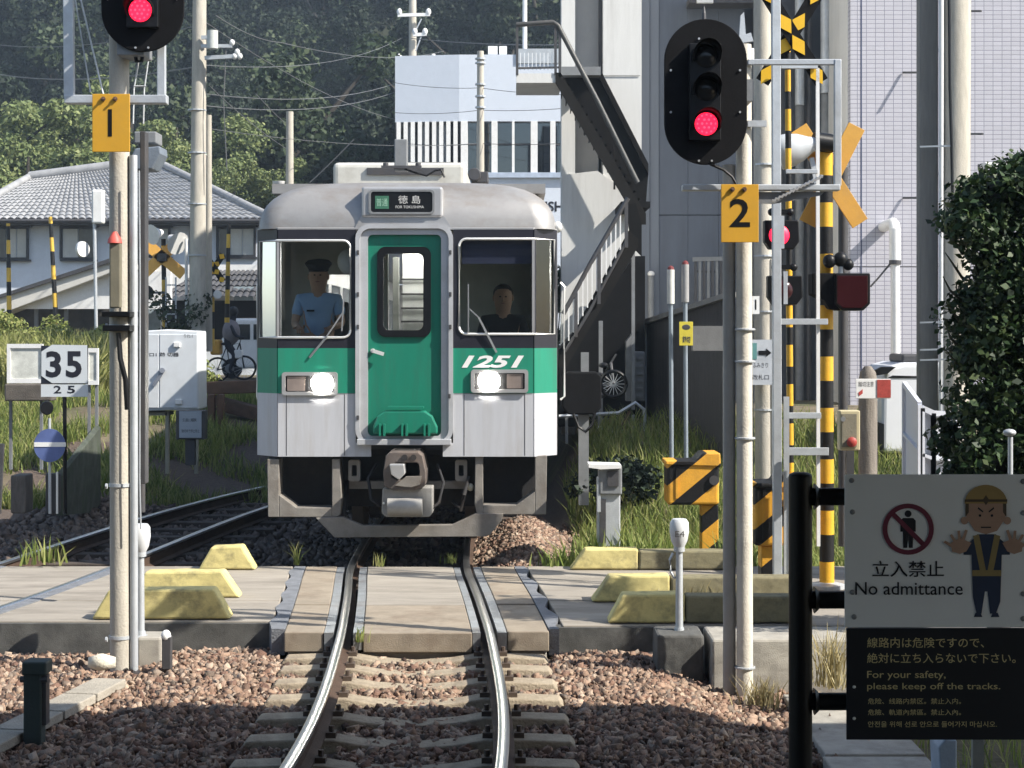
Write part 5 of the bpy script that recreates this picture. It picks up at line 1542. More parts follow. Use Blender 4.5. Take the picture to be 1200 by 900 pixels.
MB().pbox(53, 68, 555, 601, 18.3, 0.12).build("switch_box", dark_steel, ds, bevel=0.01)
MB().bar(P(67, 602, 18.28), P(67, 553, 18.28), 0.02, 0.02).build("side_bar", trim, ds)
MB().ell(P(55, 478, 18.25), (S(7.5, 18.2), 0.08, S(8.5, 18.2)), 14, 8).build("lamp", black_paint, ds, smooth=60)
MB().cyl(P(55, 478, 18.15), P(55, 478, 18.1), S(7, 18.2), n=14).build("lamp_rim", black_paint, ds)
# small retaining wall and stump
rw = MB().add([P(70, 560, 21), P(118, 501, 24.5), P(118, 600, 24.5), P(70, 604, 21), P(66, 556, 21), P(113, 497, 24.6), P(113, 600, 24.6), P(66, 604, 21)], [(0, 1, 2, 3), (5, 4, 7, 6), (4, 5, 1, 0), (1, 5, 6, 2), (4, 0, 3, 7), (3, 2, 6, 7)]).build("retaining_wall", M("mossy_wall", (0.07, 0.08, 0.065), 0.95, var=0.4, bump=0.5, dirt=(0.04, 0.07, 0.025), dirt_amt=0.7))
tag(rw, "low mossy retaining wall with sloping top at the left", "wall")
st = thing("timber_stop", "weathered grey timber stump beside the disc sign", "stump", P(22, 602, 18.4))
MB().pbox(12, 30, 557, 602, 18.4, 0.3).build("stump", M("grey_timber", (0.13, 0.12, 0.11), 0.9, var=0.3, bump=0.5, stretch=(6, 6, 1)), st, bevel=0.02)
MB().bar(P(-2, 602, 18.2), P(2, 520, 18.2), 0.05, 0.05).build("stake", dark_steel, st)
# white guard panels
YG_ = 24.5
for (a, b, c, d_, lab) in ((8, 50, 403, 449, "white framed guard panel left of the speed sign"), (100, 115, 408, 451, "narrow white framed guard panel right of the speed sign")):
    t_ = thing("guard_fence", lab, "panel", P((a + b) / 2, 470, YG_), "white guard panels")
    MB().ring([(PX(a, YG_), PZ(d_, YG_)), (PX(b, YG_), PZ(d_, YG_)), (PX(b, YG_), PZ(c, YG_)), (PX(a, YG_), PZ(c, YG_))], [(PX(a + 4, YG_), PZ(d_ - 5, YG_)), (PX(b - 2, YG_), PZ(d_ - 5, YG_)), (PX(b - 2, YG_), PZ(c + 5, YG_)), (PX(a + 4, YG_), PZ(c + 5, YG_))], YG_, YG_ + 0.05).build("frame", white_paint, t_)
    MB().pbox(a + 4, b - 2, c + 5, d_ - 5, YG_ + 0.02, 0.02).build("infill", M("faded_infill", (0.60, 0.61, 0.56), 0.7, var=0.3, scale=4) if a == 8 else bpy.data.materials["faded_infill"], t_)
    for q in (a + 3, b - 3):
        MB().box(PX(q, YG_) - 0.02, PX(q, YG_) + 0.02, YG_ + 0.05, YG_ + 0.09, 0.3, PZ(d_, YG_)).build("leg", steel_grey, t_)
bx = thing("concrete_trough_wall", "long brown concrete trough behind the speed sign post", "trough", P(40, 480, 24.2))
MB().pbox(5, 60, 450, 470, 24.3, 0.3).build("body", M("brown_concrete", (0.12, 0.105, 0.09), 0.9, var=0.3, bump=0.4), bx, bevel=0.02)
# white relay cabinet
YC_ = 25.5
cb = thing("relay_cabinet", "white two door relay cabinet standing on a frame left of the train", "cabinet", P(197, 520, YC_))
MB().pprism([(162, 388), (195, 386), (232, 388), (233, 480), (164, 482)], YC_, 0.7).build("cabinet_body", M("cabinet_white", (0.62, 0.65, 0.68), 0.45, var=0.04, bump=0.02, dirt=(0.45, 0.45, 0.44), dirt_amt=0.3), cb, bevel=0.02)
for a, b in ((163.5, 186), (187, 231)):
    MB().pbox(a, b, 392, 478, YC_ - 0.02, 0.02).build("door", bpy.data.materials["cabinet_white"], cb, bevel=0.006)
for a, b in ((165, 405), (207, 404), (209, 471)):
    MB().pbox(a - 4, a + 4, b - 3, b + 3, YC_ - 0.06, 0.045).build("hinge", white_paint, cb, bevel=0.01)
MB().bar(P(192, 433, YC_ - 0.05), P(180, 452, YC_ - 0.05), 0.05, 0.03, (0, 1, 0)).cyl(P(190, 434, YC_ - 0.08), P(190, 434, YC_ - 0.02), 0.04, n=12).build("door_handle", M("handle_steel", (0.25, 0.27, 0.32), 0.4, 0.4), cb)
text("りれ-1", cb, "cabinet_text", PX(216, YC_), PX(226, YC_), PZ(396, YC_), PZ(391.5, YC_), YC_ - 0.02, dark_steel)
text("ロPロ1 踏 切器", cb, "cabinet_text", PX(165, YC_), PX(210, YC_), PZ(418, YC_), PZ(413, YC_), YC_ - 0.02, dark_steel, bold=0.02)
MB().pbox(164, 196, 483, 487, YC_ + 0.1, 0.5).build("base_beam", M("base_khaki", (0.28, 0.27, 0.22), 0.8), cb)
for a in (166, 194, 228):
    MB().box(PX(a - 2, YC_), PX(a + 2, YC_), YC_ + 0.1, YC_ + 0.2, 0.15, PZ(482, YC_)).build("leg", bpy.data.materials["base_khaki"], cb)
nb = thing("notice_box", "grey notice box with dark sides on a short post below the white cabinet", "box", P(223, 535, 24.0))
MB().pbox(206, 240, 481, 515, 24.0, 0.22).build("case", dark_steel, nb, bevel=0.01)
MB().pbox(210, 236, 482, 513, 23.985, 0.015).build("notice", M("notice_pale", (0.36, 0.40, 0.45), 0.5, var=0.06), nb)
text("注意", nb, "notice_text", PX(214, 24), PX(231, 24), PZ(494, 24), PZ(490, 24), 23.985, dark_steel)
text("踏切内で停止禁止", nb, "notice_text", PX(213, 24), PX(234, 24), PZ(507, 24), PZ(503, 24), 23.985, dark_steel)
MB().pbox(217, 228, 515, 545, 24.05, 0.12).build("post", dark_steel, nb)

# ---- far crossing: utility poles, barrier arms, warning crosses
def upole(x0, x1, ytop, ybase, Y, label, name="utility_pole", top_off=0):
    t_ = thing(name, label, "utility pole", P((x0 + x1) / 2, ybase, Y), "concrete utility poles")
    r_ = S((x1 - x0) / 2, Y)
    MB().cyl((PX((x0 + x1) / 2, Y), Y, PZ(ybase, Y) - 0.4), (PX((x0 + x1) / 2 + top_off, Y), Y, PZ(ytop, Y)), r_, r_ * 0.78, 18).build("shaft", concrete_pole, t_, smooth=40)
    return t_


u1 = upole(221, 241, -20, 388, 36, "tall concrete utility pole with transformer, left of the train", top_off=3)
MB().cyl(P(249, 57, 35.6), P(249, 36, 35.6), S(6.5, 35.6), n=14).build("transformer", M("transformer_grey", (0.5, 0.52, 0.50), 0.5), u1, smooth=40)
MB().bar(P(236, 44, 35.8), P(250, 44, 35.8), 0.06, 0.08).build("transformer_bracket", galv, u1)
MB().bar(P(236, 54, 35.7), P(272, 54, 35.7), 0.07, 0.07).bar(P(240, 68, 35.7), P(275, 66, 35.7), 0.08, 0.08).build("cross_arm", galv, u1)
for a, b in ((275, 66), (281, 66), (272, 50), (278, 61)):
    MB().ell(P(a, b, 35.7), (S(3.2, 36), S(3.2, 36), S(4, 36)), 10, 6).build("insulator", white_paint, u1, smooth=60)
for y_ in (130, 180, 240, 300):
    MB().cyl(P(231, y_, 36), P(231, y_ - 1.5, 36), S(11, 36), n=14).build("band", galv, u1)
u2 = upole(240, 249, 135, 390, 36.5, "thinner concrete pole standing close behind the tall utility pole")
u3 = upole(334, 345, 131, 430, 42, "short pale concrete pole just above the train's left shoulder")
MB().lathe(P(327, 222, 42), [(S(2, 42), 0), (S(7, 42), 0.12), (S(8, 42), 0.2)], (0, 0, 1), 12).build("side_lamp", white_paint, u3, smooth=50)
MB().bar(P(324, 222, 42), P(352, 222, 42), 0.05, 0.05).build("lamp_arm", galv, u3)
u4 = upole(478, 489, -15, 300, 75, "pale utility pole with cross arms behind the white building")
for y_, a, b in ((18, 466, 504), (41, 484, 500), (71, 466, 510)):
    MB().bar(P(a, y_, 74.6), P(b, y_ - 1, 74.6), 0.12, 0.14).build("cross_arm", white_paint, u4)
    for q in (a + 2, b - 2):
        MB().ell(P(q, y_ - 4, 74.6), (0.12, 0.12, 0.16), 8, 6).build("insulator", white_paint, u4, smooth=60)
for a, b in (((484, 42), (494, 22)), ((487, 60), (494, 42))):
    MB().bar(P(a[0], a[1], 74.6), P(b[0], b[1], 74.6), 0.05, 0.05).build("arm_brace", galv, u4)
u5 = upole(558, 568, 60, 300, 52, "white thin pole in front of the blue white building")
for y_ in (70, 75, 100, 114, 127):
    MB().cyl(P(563, y_, 52), P(563, y_ - 2, 52), S(6.2, 52), n=12).build("band", galv, u5)

arm_far = stripes("far_barrier_bands", (0.70, 0.45, 0.06), BLK, (0, 0, 1), 0.62, 0.2, 0.5)
YFB = 38.0
for (a, b, y0, y1, lab) in ((9.5, 11, 262, 385, "raised barrier arm at the far left edge"), (59, 66, 254, 382, "raised barrier arm left of the left signal pole"), (268, 266, 263, 378, "raised barrier arm nearest the train's left side")):
    t_ = thing("raised_barrier", "black and yellow " + lab, "barrier arm", P(b, y1, YFB), "raised barrier arms of the far crossing")
    MB().cyl(P(b, y1, YFB), P(a, y0, YFB), S(3, YFB), S(2.2, YFB), 10).build("arm", arm_far, t_, smooth=40)
    if b != 266: MB().pbox(b - 5, b + 5, y1, y1 + 20, YFB, 0.3).build("drive_case", steel_grey, t_, bevel=0.03)
far_z = stripes("far_post_bands", (0.72, 0.46, 0.08), BLK, (0, 0, 1), S(40, 37), 0.0, 0.5)
w2 = thing("crossing_warning_post", "amber crossbuck warning post of the far crossing, left of the utility pole", "warning post", P(193, 388, 37))
MB().cyl(P(193, 392, 37), P(191.5, 280, 37), S(2.8, 37), n=12).build("banded_post", far_z, w2, smooth=40)
amber2 = M("amber_bright", (0.85, 0.46, 0.10), 0.6, var=0.08)
for a, b in (((167, 282), (215, 322)), ((167, 322), (214, 278))):
    MB().bar(P(*a, 36.9), P(*b, 36.9), S(13, 37), 0.025, (0, 1, 0)).build("cross_board", amber2, w2)
MB().pbox(184, 195, 297, 306, 36.8, 0.08).build("cross_hub", dark_steel, w2)
MB().lathe(P(199, 278, 36.7), [(0.06, 0), (0.16, 0.22), (0.26, 0.34)], (0.6, -0.6, -0.4), 16).build("horn_bell", white_paint, w2, smooth=50)
MB().lathe(P(190, 272, 36.7), [(0.05, 0), (0.14, 0.2), (0.22, 0.3)], (-0.5, -0.7, -0.2), 16).build("horn_bell", white_paint, w2, smooth=50)
for a, b in ((171, 343), ):
    MB().cyl(P(a, b, 36.9), P(a, b, 36.6), S(9, 37), n=18).build("lamp_hood", black_paint, w2, smooth=40)
    MB().bar(P(a, b, 36.9), P(193, b, 36.9), 0.05, 0.05).build("lamp_arm", steel_grey, w2)
for q in (194.5, 206):
    MB().bar(P(q, 388, 36.8), P(q, 325, 36.8), 0.03, 0.03).build("ladder_stile", galv, w2)
for y_ in (334, 351, 359, 368, 377):
    MB().bar(P(194, y_, 36.8), P(206, y_, 36.8), 0.025, 0.03).build("ladder_rung", galv, w2)
rod(P(219, 390, 36.5), P(218, 280, 36.5), S(1.8, 36.5), "side_pipe", white_paint, w2)
w3 = thing("crossing_warning_post", "small yellow flower shaped cross on a banded post beside the train", "warning post", P(249, 405, 37.5))
MB().cyl(P(249, 405, 37.5), P(249, 345, 37.5), S(2.4, 37.5), n=12).build("banded_post", far_z, w3, smooth=40)
MB().cyl(P(245, 405, 37.5), P(246, 285, 37.5), S(1.6, 37.5), n=10).build("stem", galv, w3)
cc2 = Vector((251, 314))
for sx in (1, -1):
    d_ = Vector((sx * 0.66, -1.0)).normalized()
    bd = MB().bar(P(*(cc2 - d_ * 19), 37.35 + 0.03 * sx), P(*(cc2 + d_ * 19), 37.35 + 0.03 * sx), S(7, 37.4), 0.02, (0, 1, 0)).build("striped_board", black_matt, w3)
    for t0, t1 in ((2, 9), (12.5, 20), (-9, -2), (-20, -12.5)):
        u = Vector((-d_.y, d_.x)); tm, hl = (t0 + t1) / 2, (t1 - t0) / 2
        pts = [cc2 + d_ * (tm - hl), cc2 + d_ * tm + u * 4, cc2 + d_ * (tm + hl), cc2 + d_ * tm - u * 4]
        MB().pprism([(p.x, p.y) for p in pts], 37.3 + 0.03 * sx, 0.008).build("yellow_segment", yel_m, bd)
for a, b in ((254, 345), (247, 343)):
    MB().cyl(P(a, b, 37.4), P(a + 1, b, 37.1), S(5, 37.4), n=14).build("lamp_hood", white_paint if a == 254 else black_paint, w3, smooth=40)
w4 = thing("street_mirror", "white backed road mirror on a grey pole in front of the house", "mirror", P(112, 392, 36))
MB().cyl(P(113, 400, 36), P(110, 222, 36), S(2, 36), n=10).build("pole", galv, w4)
MB().lathe(P(98, 292, 36), [(S(9, 36), 0), (S(9.5, 36), 0.06), (S(6, 36), 0.14)], (-0.8, 0.6, 0), 20).build("mirror_shell", white_paint, w4, smooth=50)
MB().pbox(107, 121, 222, 262, 35.9, 0.2).build("lamp_case", white_paint, w4, bevel=0.04)

# ---- bicycle and rider, white van at the far crossing
YB = 40.0
def wheel(parent, px_, py_, Y, rpx):
    c = P(px_, py_, Y); r_ = S(rpx, Y)
    w = MB().path([(c.x + r_ * math.cos(a), Y, c.z + r_ * math.sin(a)) for a in np.linspace(0, 2 * math.pi, 25)[:-1]], 0.028, 6, True).build("tyre", black_paint, parent, smooth=60)
    for k in range(8):
        a = math.pi * k / 8
        MB().bar((c.x - r_ * math.cos(a), Y, c.z - r_ * math.sin(a)), (c.x + r_ * math.cos(a), Y, c.z + r_ * math.sin(a)), 0.008, 0.008).build("spoke", galv, w)
    return c


by = thing("bicycle", "black bicycle with white fenders and an orange pannier at the far crossing", "bicycle", P(268, 445, YB))
c1 = wheel(by, 255, 433, YB, 13.5)
c2 = wheel(by, 286, 431, YB, 13.5)
seatp, head, bb = P(266, 405, YB), P(281, 402, YB), P(269, 432, YB)
MB().path([seatp, bb, head, seatp], 0.022, 6).path([c1, bb], 0.016, 6).path([c1, seatp], 0.014, 6).path([head, c2], 0.018, 6).path([head, P(283, 396, YB), P(278, 394, YB)], 0.016, 6).build("frame", black_paint, by, smooth=60)
MB().ell(P(265, 403, YB), (0.14, 0.07, 0.04), 12, 6).build("saddle", black_paint, by, smooth=60)
MB().pbox(246, 258, 398, 416, YB - 0.2, 0.4).build("pannier", M("pannier_orange", (0.6, 0.33, 0.06), 0.7), by, bevel=0.05)
MB().pbox(274, 283, 410, 420, YB - 0.15, 0.3).build("front_basket", white_paint, by, bevel=0.03)
MB().ell(P(269, 432, YB - 0.06), (0.11, 0.02, 0.11), 14, 8).build("chain_guard", steel_grey, by, smooth=60)
rd = thing("person", "cyclist in dark trousers and grey jacket riding at the far crossing", "person", P(268, 440, YB))
def q3(px_, py_, dy=0.0): return tuple(P(px_, py_, YB)[i] + (dy if i == 1 else 0) for i in range(3))
J = [(*q3(266, 402), 0.13), (*q3(270, 390), (0.13, 0.15)), (*q3(272, 382), (0.14, 0.16)), (*q3(273, 376), 0.055), (*q3(274, 371), (0.075, 0.085)), (*q3(274, 366), (0.085, 0.095)), (*q3(274, 362), 0.06)]
E = [(i, i + 1) for i in range(6)]
for s_ in (-0.17, 0.17):
    b = len(J)
    J += [(*q3(272, 383, s_), 0.06), (*q3(277, 392, s_ * 1.2), 0.045), (*q3(281, 395, s_ * 1.2), 0.032)]
    E += [(2, b), (b, b + 1), (b + 1, b + 2)]
    hand(J, E, b + 2, (1, 0, -0.1))
    b = len(J)
    J += [(*q3(267, 405, s_ * 0.6), 0.085), (*q3(276, 416, s_ * 0.6), 0.065), (*q3(270, 434, s_ * 0.6), 0.045), (*q3(274, 437, s_ * 0.6), 0.035)]
    E += [(0, b), (b, b + 1), (b + 1, b + 2), (b + 2, b + 3)]
skin_body("body", J, E, dark_cloth, rd, 1)
MB().ell(q3(271, 389), (0.21, 0.23, 0.30), 16, 10).build("jacket", M("grey_jacket", (0.20, 0.18, 0.19), 0.9), rd, smooth=60)
MB().ell(q3(273.5, 365), (0.12, 0.13, 0.12), 14, 8).build("hair", hair_m, rd, smooth=60)
vn = thing("white_van", "white van waiting behind the cyclist at the far crossing", "van", P(300, 425, 44))
YV = 44.0
MB().prism([(PX(258, YV), PZ(432, YV)), (PX(258, YV), PZ(400, YV)), (PX(270, YV), PZ(378, YV)), (PX(276, YV), PZ(373, YV)), (PX(345, YV), PZ(373, YV)), (PX(349, YV), PZ(432, YV))], YV, YV + 1.6).build("body", white_paint, vn, bevel=0.08, seg=3)
MB().pbox(278, 293, 380, 398, YV - 0.01, 0.012).build("side_window", M("van_window", (0.02, 0.025, 0.03), 0.1, bump=0), vn)
MB().pbox(297, 340, 380, 398, YV - 0.01, 0.012).build("side_window", bpy.data.materials["van_window"], vn)
MB().add([P(259.5, 399, YV + 0.1), P(270, 379.5, YV + 0.1), P(270, 379.5, YV + 1.5), P(259.5, 399, YV + 1.5)], [(0, 1, 2, 3)]).build("windscreen", bpy.data.materials["van_window"], vn)
for q in (272, 332):
    MB().cyl(P(q, 432, YV - 0.02), P(q, 432, YV + 0.2), S(12, YV), n=18).build("wheel", black_paint, vn, smooth=40)
# brown slope timbers behind cabinet
for k, (a, b) in enumerate((((238, 455), (320, 452)), ((246, 470), (325, 490)))):
    o = MB().bar(P(*a, 29), P(*b, 28.5), 0.25, 0.22).build("old_beam", rust, bevel=0.02)
    tag(o, ["upper", "lower"][k] + " rust brown beam lying on the bank left of the train", "beam", "old beams on the bank")
for k, q in enumerate((247, 258)):
    o = MB().pbox(q - 4, q + 4, 462, 505, 28.2, 0.15).build("old_stake", rust, bevel=0.02)
    tag(o, ["left", "right"][k] + " rust brown stake holding the beams on the bank", "stake", "old stakes on the bank")

# ================================================================== HOUSE ON THE LEFT
YH = 48.0
house_wall = M("house_wall", (0.66, 0.71, 0.78), 0.8, var=0.05, bump=0.1, dirt=(0.4, 0.42, 0.44), dirt_amt=0.3, dscale=0.6)
tile_m = M("roof_tile", (0.30, 0.305, 0.315), 0.5, var=0.25, scale=3, bump=0.1, dirt=(0.32, 0.31, 0.30), dirt_amt=0.5)
hs = thing("house", "pale two storey house with grey tiled hip roof at the left", "house", P(150, 400, YH))
ZE, ZT = PZ(258, YH), PZ(198, YH + 2.2)
xe0, xe1 = PX(-50, YH), PX(318, YH)
MB().box(PX(-40, YH), PX(305, YH), YH + 0.7, YH + 7.5, 0.8, ZE + 0.15).build("wall", house_wall, hs)
ax_, ay_ = PX(158, YH + 2.2), YH + 2.2
rx = PX(60, YH + 2.2)
back = YH + 8.3
apex0, apex1 = Vector((rx - 1.2, YH + 4.2, ZT - 0.15)), Vector((ax_ + 0.15, YH + 4.2, ZT + 0.35))
c00, c10, c11, c01 = Vector((xe0, YH, ZE)), Vector((xe1, YH, ZE)), Vector((xe1, back, ZE)), Vector((xe0, back, ZE))


def tiled(a, b, c, d, name, parent, nw, nr, mat=None):
    """Rolled tile surface over the quad a-b (eave) to d-c (ridge)."""
    nrm = (b - a).cross(d - a).normalized()
    if nrm.z < 0: nrm = -nrm
    per = 6
    U = nw * per + 1
    V = nr * 2
    vs, fs = [], []
    for j in range(V):
        row = j // 2
        t = (row + (j % 2) * 0.999) / nr
        lift = 0.035 * (1 - (j % 2))
        for i in range(U):
            u = i / (U - 1)
            p = (a.lerp(b, u)).lerp(d.lerp(c, u), t)
            w = abs(math.sin(math.pi * nw * u)) ** 0.7
            vs.append(p + nrm * (0.05 * w + lift))
    for j in range(V - 1):
        for i in range(U - 1):
            q = j * U + i
            fs.append((q, q + 1, q + U + 1, q + U))
    return MB().add(vs, fs).build(name, mat or tile_m, parent, smooth=50)


rf = tiled(c00, c10, apex1, apex0, "roof", hs, 44, 14)
tiled(c10, c11, apex1, apex1 + Vector((0.01, 0, 0)), "roof_side", hs, 30, 14)
tiled(c01, c00, apex0, apex0 + Vector((-0.01, 0, 0)), "roof_side", hs, 30, 14)
tiled(c11, c01, apex0, apex1, "roof_rear", hs, 30, 10)
MB().path([c10 + Vector((0, 0, 0.08)), apex1 + Vector((0, 0, 0.1))], 0.12, 8).build("hip_ridge", tile_m, rf, smooth=50)
MB().path([c00 + Vector((0, 0, 0.08)), apex0 + Vector((0, 0, 0.1))], 0.12, 8).build("hip_ridge", tile_m, rf, smooth=50)
MB().path([apex0 + Vector((0, 0, 0.1)), apex1 + Vector((0, 0, 0.1))], 0.16, 8).build("main_ridge", tile_m, rf, smooth=50)
MB().box(xe0, xe1, YH + 0.02, YH + 0.7, ZE - 0.12, ZE - 0.02).build("eave_soffit", dark_steel, hs)
MB().path([Vector((xe0, YH - 0.06, ZE - 0.02)), Vector((xe1, YH - 0.06, ZE - 0.02))], 0.06, 8).build("gutter", dark_steel, hs)
wframe = M("window_frame_dark", (0.035, 0.035, 0.04), 0.5, bump=0)
wpane = M("window_pane_pale", (0.55, 0.55, 0.52), 0.25, var=0.15, scale=2, bump=0)
wpane2 = M("window_pane_dark", (0.10, 0.10, 0.10), 0.1, var=0.2, bump=0)
def hwindow(parent, x0, x1, y0, y1, Y, panes):
    w_ = MB().ring([(PX(x0, Y), PZ(y1, Y)), (PX(x1, Y), PZ(y1, Y)), (PX(x1, Y), PZ(y0, Y)), (PX(x0, Y), PZ(y0, Y))], [(PX(x0 + 2.2, Y), PZ(y1 - 2.2, Y)), (PX(x1 - 2.2, Y), PZ(y1 - 2.2, Y)), (PX(x1 - 2.2, Y), PZ(y0 + 2.2, Y)), (PX(x0 + 2.2, Y), PZ(y0 + 2.2, Y))], Y - 0.12, Y + 0.03).build("window_frame", wframe, parent)
    n_ = len(panes)
    for k, m in enumerate(panes):
        a = x0 + 2.2 + (x1 - x0 - 4.4) * k / n_; b = x0 + 2.2 + (x1 - x0 - 4.4) * (k + 1) / n_
        MB().pbox(a + 0.5, b - 0.5, y0 + 2.2, y1 - 2.2, Y - 0.06 + 0.02 * k, 0.02).build("pane", m, w_)
    MB().pbox(x0 - 1, x1 + 1, y0 - 3, y0, Y - 0.25, 0.25).build("window_hood", wframe, w_)
    MB().pbox(x0 - 1, x1 + 1, y1, y1 + 2, Y - 0.15, 0.15).build("sill", wframe, w_)
YWn = YH + 0.7
hwindow(hs, -8, 34, 266, 304, YWn, [wpane2, wpane, wpane])
hwindow(hs, 71, 112, 266, 304, YWn, [wpane, wpane2])
hwindow(hs, 160, 200, 266, 301, YWn, [wpane, wpane])
hwindow(hs, 254, 300, 266, 301, YWn, [wpane2, wpane, wpane])
rod(P(224, 262, YWn - 0.1), P(224, 400, YWn - 0.1), 0.06, "downpipe", steel_grey, hs)
# lean-to with sloping roof in front of the house
an = thing("carport_annex", "low annex with white sloping roof edge in front of the house", "annex", P(60, 400, 44))
MB().pprism([(-10, 372), (-10, 352), (140, 304), (160, 304), (160, 316), (140, 316)], 43.6, 3.0).build("roof_slab", M("annex_roof", (0.6, 0.59, 0.55), 0.7, var=0.08), an, bevel=0.02)
MB().pprism([(-12, 349), (140, 299), (165, 300), (165, 304), (140, 304), (-12, 353)], 43.5, 3.3).build("roof_cover", dark_steel, an)
MB().pprism([(20, 362), (137, 318), (200, 318), (200, 362)], 43.9, 0.2).build("gable_wall", white_paint, an)
MB().pprism([(60, 340), (85, 331), (85, 337), (60, 346)], 43.85, 0.06).build("vent", dark_steel, an)
MB().pbox(-20, 135, 362, 405, 44.6, 0.2).build("rear_wall", M("annex_shade", (0.06, 0.055, 0.05), 0.9, var=0.5, scale=2), an)  # dark sheet standing in for the shade under the annex roof
for q in (-2, 40, 75, 128):
    MB().pbox(q, q + 4, 362, 405, 44.2, 0.1).build("post", steel_grey, an)
an2 = thing("garage_annex", "white walled garage with small tiled roof behind the far crossing", "garage", P(240, 400, 45))
MB().pbox(160, 330, 310, 352, 46.0, 0.3).build("upper_wall", white_paint, an2)
a_, b_ = P(186, 350, 44.6), P(330, 350, 44.6)
c_, d_ = P(330, 318, 46.0), P(235, 318, 46.0)
tiled(a_, b_, c_, d_, "lean_to_roof", an2, 18, 5, M("dark_tile", (0.07, 0.07, 0.075), 0.5, var=0.25))
MB().pbox(188, 330, 352, 405, 46.2, 0.2).build("opening_shade", M("garage_shade", (0.03, 0.03, 0.032), 0.9), an2)  # near-black sheet filling the garage opening in place of its shade
MB().pbox(162, 188, 345, 405, 45.5, 0.3).build("side_wall", M("garage_side", (0.30, 0.36, 0.40), 0.8), an2)
MB().pbox(274, 297, 336, 352, 45.0, 0.05).build("window", M("garage_window", (0.35, 0.42, 0.46), 0.1, bump=0), an2)
for q in (188, 232, 328):
    MB().pbox(q, q + 4, 352, 405, 45.2, 0.15).build("post", white_paint, an2)

# ================================================================== BLUE WHITE BUILDING BEHIND THE TRAIN
YBB = 58.0
bb2 = thing("blue_white_building", "pale blue white flat roofed building behind the train", "building", P(560, 420, YBB))
bw_m = M("building_blue_white", (0.60, 0.65, 0.73), 0.8, var=0.03, bump=0.05, dirt=(0.5, 0.56, 0.66), dirt_amt=0.3, dscale=0.4)
zb = 0.8
pA, pB, pC, pD, pE = P(463, 74, 58.3), P(538, 64, YBB), P(690, 62, YBB), P(690, 62, 72), P(463, 62, 72)
zt = PZ(64, YBB)
mb = MB()
top = [Vector((p.x, p.y, zt)) for p in (pA, pB, pC, pD, pE)]
bot = [Vector((p.x, p.y, zb)) for p in top]
zw0, zw1 = PZ(203, YBB), PZ(142, YBB)
def ring_wall(z0, z1, name, inset=0.0):
    vs = [Vector((p.x, p.y, z0)) for p in top] + [Vector((p.x, p.y, z1)) for p in top]
    n_ = 5
    return MB().add(vs, [(i, (i + 1) % n_, n_ + (i + 1) % n_, n_ + i) for i in range(n_)] + [tuple(range(n_, 2 * n_)), tuple(range(n_ - 1, -1, -1))]).build(name, bw_m, bb2)
ring_wall(zw1, zt, "upper_wall")
ring_wall(zb, zw0, "lower_wall")
MB().add([Vector((p.x + (0.25 if i in (0, 1) else 0), p.y + 0.35, z)) for z in (zw0, zw1) for i, p in enumerate(top)], [(i, (i + 1) % 5, 5 + (i + 1) % 5, 5 + i) for i in range(5)]).build("window_void", M("window_void", (0.075, 0.065, 0.06), 0.4, var=0.4, scale=1.5), bb2)
for q, wq in ((540, 8), (576, 7), (600, 3), (622, 8), (645, 6)):
    MB().pbox(q, q + wq, 142, 203, YBB - 0.02, 0.3).build("mullion", white_paint, bb2)
for a, b in ((548, 576), (583, 600), (603, 622), (630, 645), (651, 690)):
    MB().pbox(a, b, 143, 202, YBB + 0.28, 0.02).build("pane", glass("bb_glass", (0.5, 0.5, 0.5), 0.12) if a == 548 else bpy.data.materials["bb_glass"], bb2)
    MB().pbox(a, b, 168, 170, YBB + 0.2, 0.05).build("transom", dark_steel, bb2)
for k in range(9):
    t = (k + 0.5) / 9
    p = pA.lerp(pB, t)
    MB().box(p.x - 0.07, p.x + 0.07, p.y - 0.02, p.y + 0.3, zw0, zw1).build("mullion", white_paint, bb2)
    if k in (1, 3, 5, 6):
        p2_ = pA.lerp(pB, t + 0.04)
        MB().box(p2_.x - 0.03, p2_.x + 0.17, p2_.y + 0.32, p2_.y + 0.34, zw0, zw1).build("curtain", white_paint, bb2)
MB().pbox(500, 690, 202, 208, YBB - 0.15, 0.2).build("sill_band", M("sill_blue", (0.4, 0.47, 0.58), 0.7), bb2)
text("VISH", bb2, "building_letters", PX(628, YBB), PX(660, YBB), PZ(248, YBB), PZ(236, YBB), YBB - 0.01, ink, bold=0.02)
MB().pbox(572, 583, 54, 63, YBB + 2, 0.3).pbox(585, 594, 54, 63, YBB + 2, 0.3).build("roof_vent", white_paint, bb2)
MB().pbox(605, 655, 57, 74, YBB - 0.05, 0.1).build("roof_fence", galv, bb2)
rod(P(615, 60, YBB + 3), P(615, -40, YBB + 3), 0.08, "antenna_mast", white_paint, bb2)

# ================================================================== WHITE BUILDING WITH OUTSIDE STAIRS
YWB = 28.0
wbld = thing("white_building", "white building with a dark outside staircase right of the train", "building", P(700, 500, YWB))
wall_white = M("wall_white", (0.64, 0.64, 0.625), 0.8, var=0.04, bump=0.08, dirt=(0.40, 0.39, 0.37), dirt_amt=0.5, dscale=0.9, stretch=(3, 3, 0.35))
MB().box(PX(658, YWB), PX(674, YWB), YWB, YWB + 0.55, 0.6, 12).build("wall_pier", wall_white, wbld)
MB().box(PX(674, YWB), PX(703, YWB), YWB + 0.5, YWB + 1.6, 0.6, 12).build("recessed_wall", M("recess_wall_shade", (0.42, 0.42, 0.42), 0.8, var=0.05), wbld)  # grey tone puts the recess's shade into the wall colour
MB().box(PX(703, YWB), PX(707, YWB), YWB + 0.3, YWB + 8, PZ(88, YWB), 12).build("corner_trim", dark_steel, wbld)
MB().box(PX(707, YWB), PX(752, YWB), YWB + 0.02, YWB + 8, 0.6, 12).build("wall_panel", wall_white, wbld)
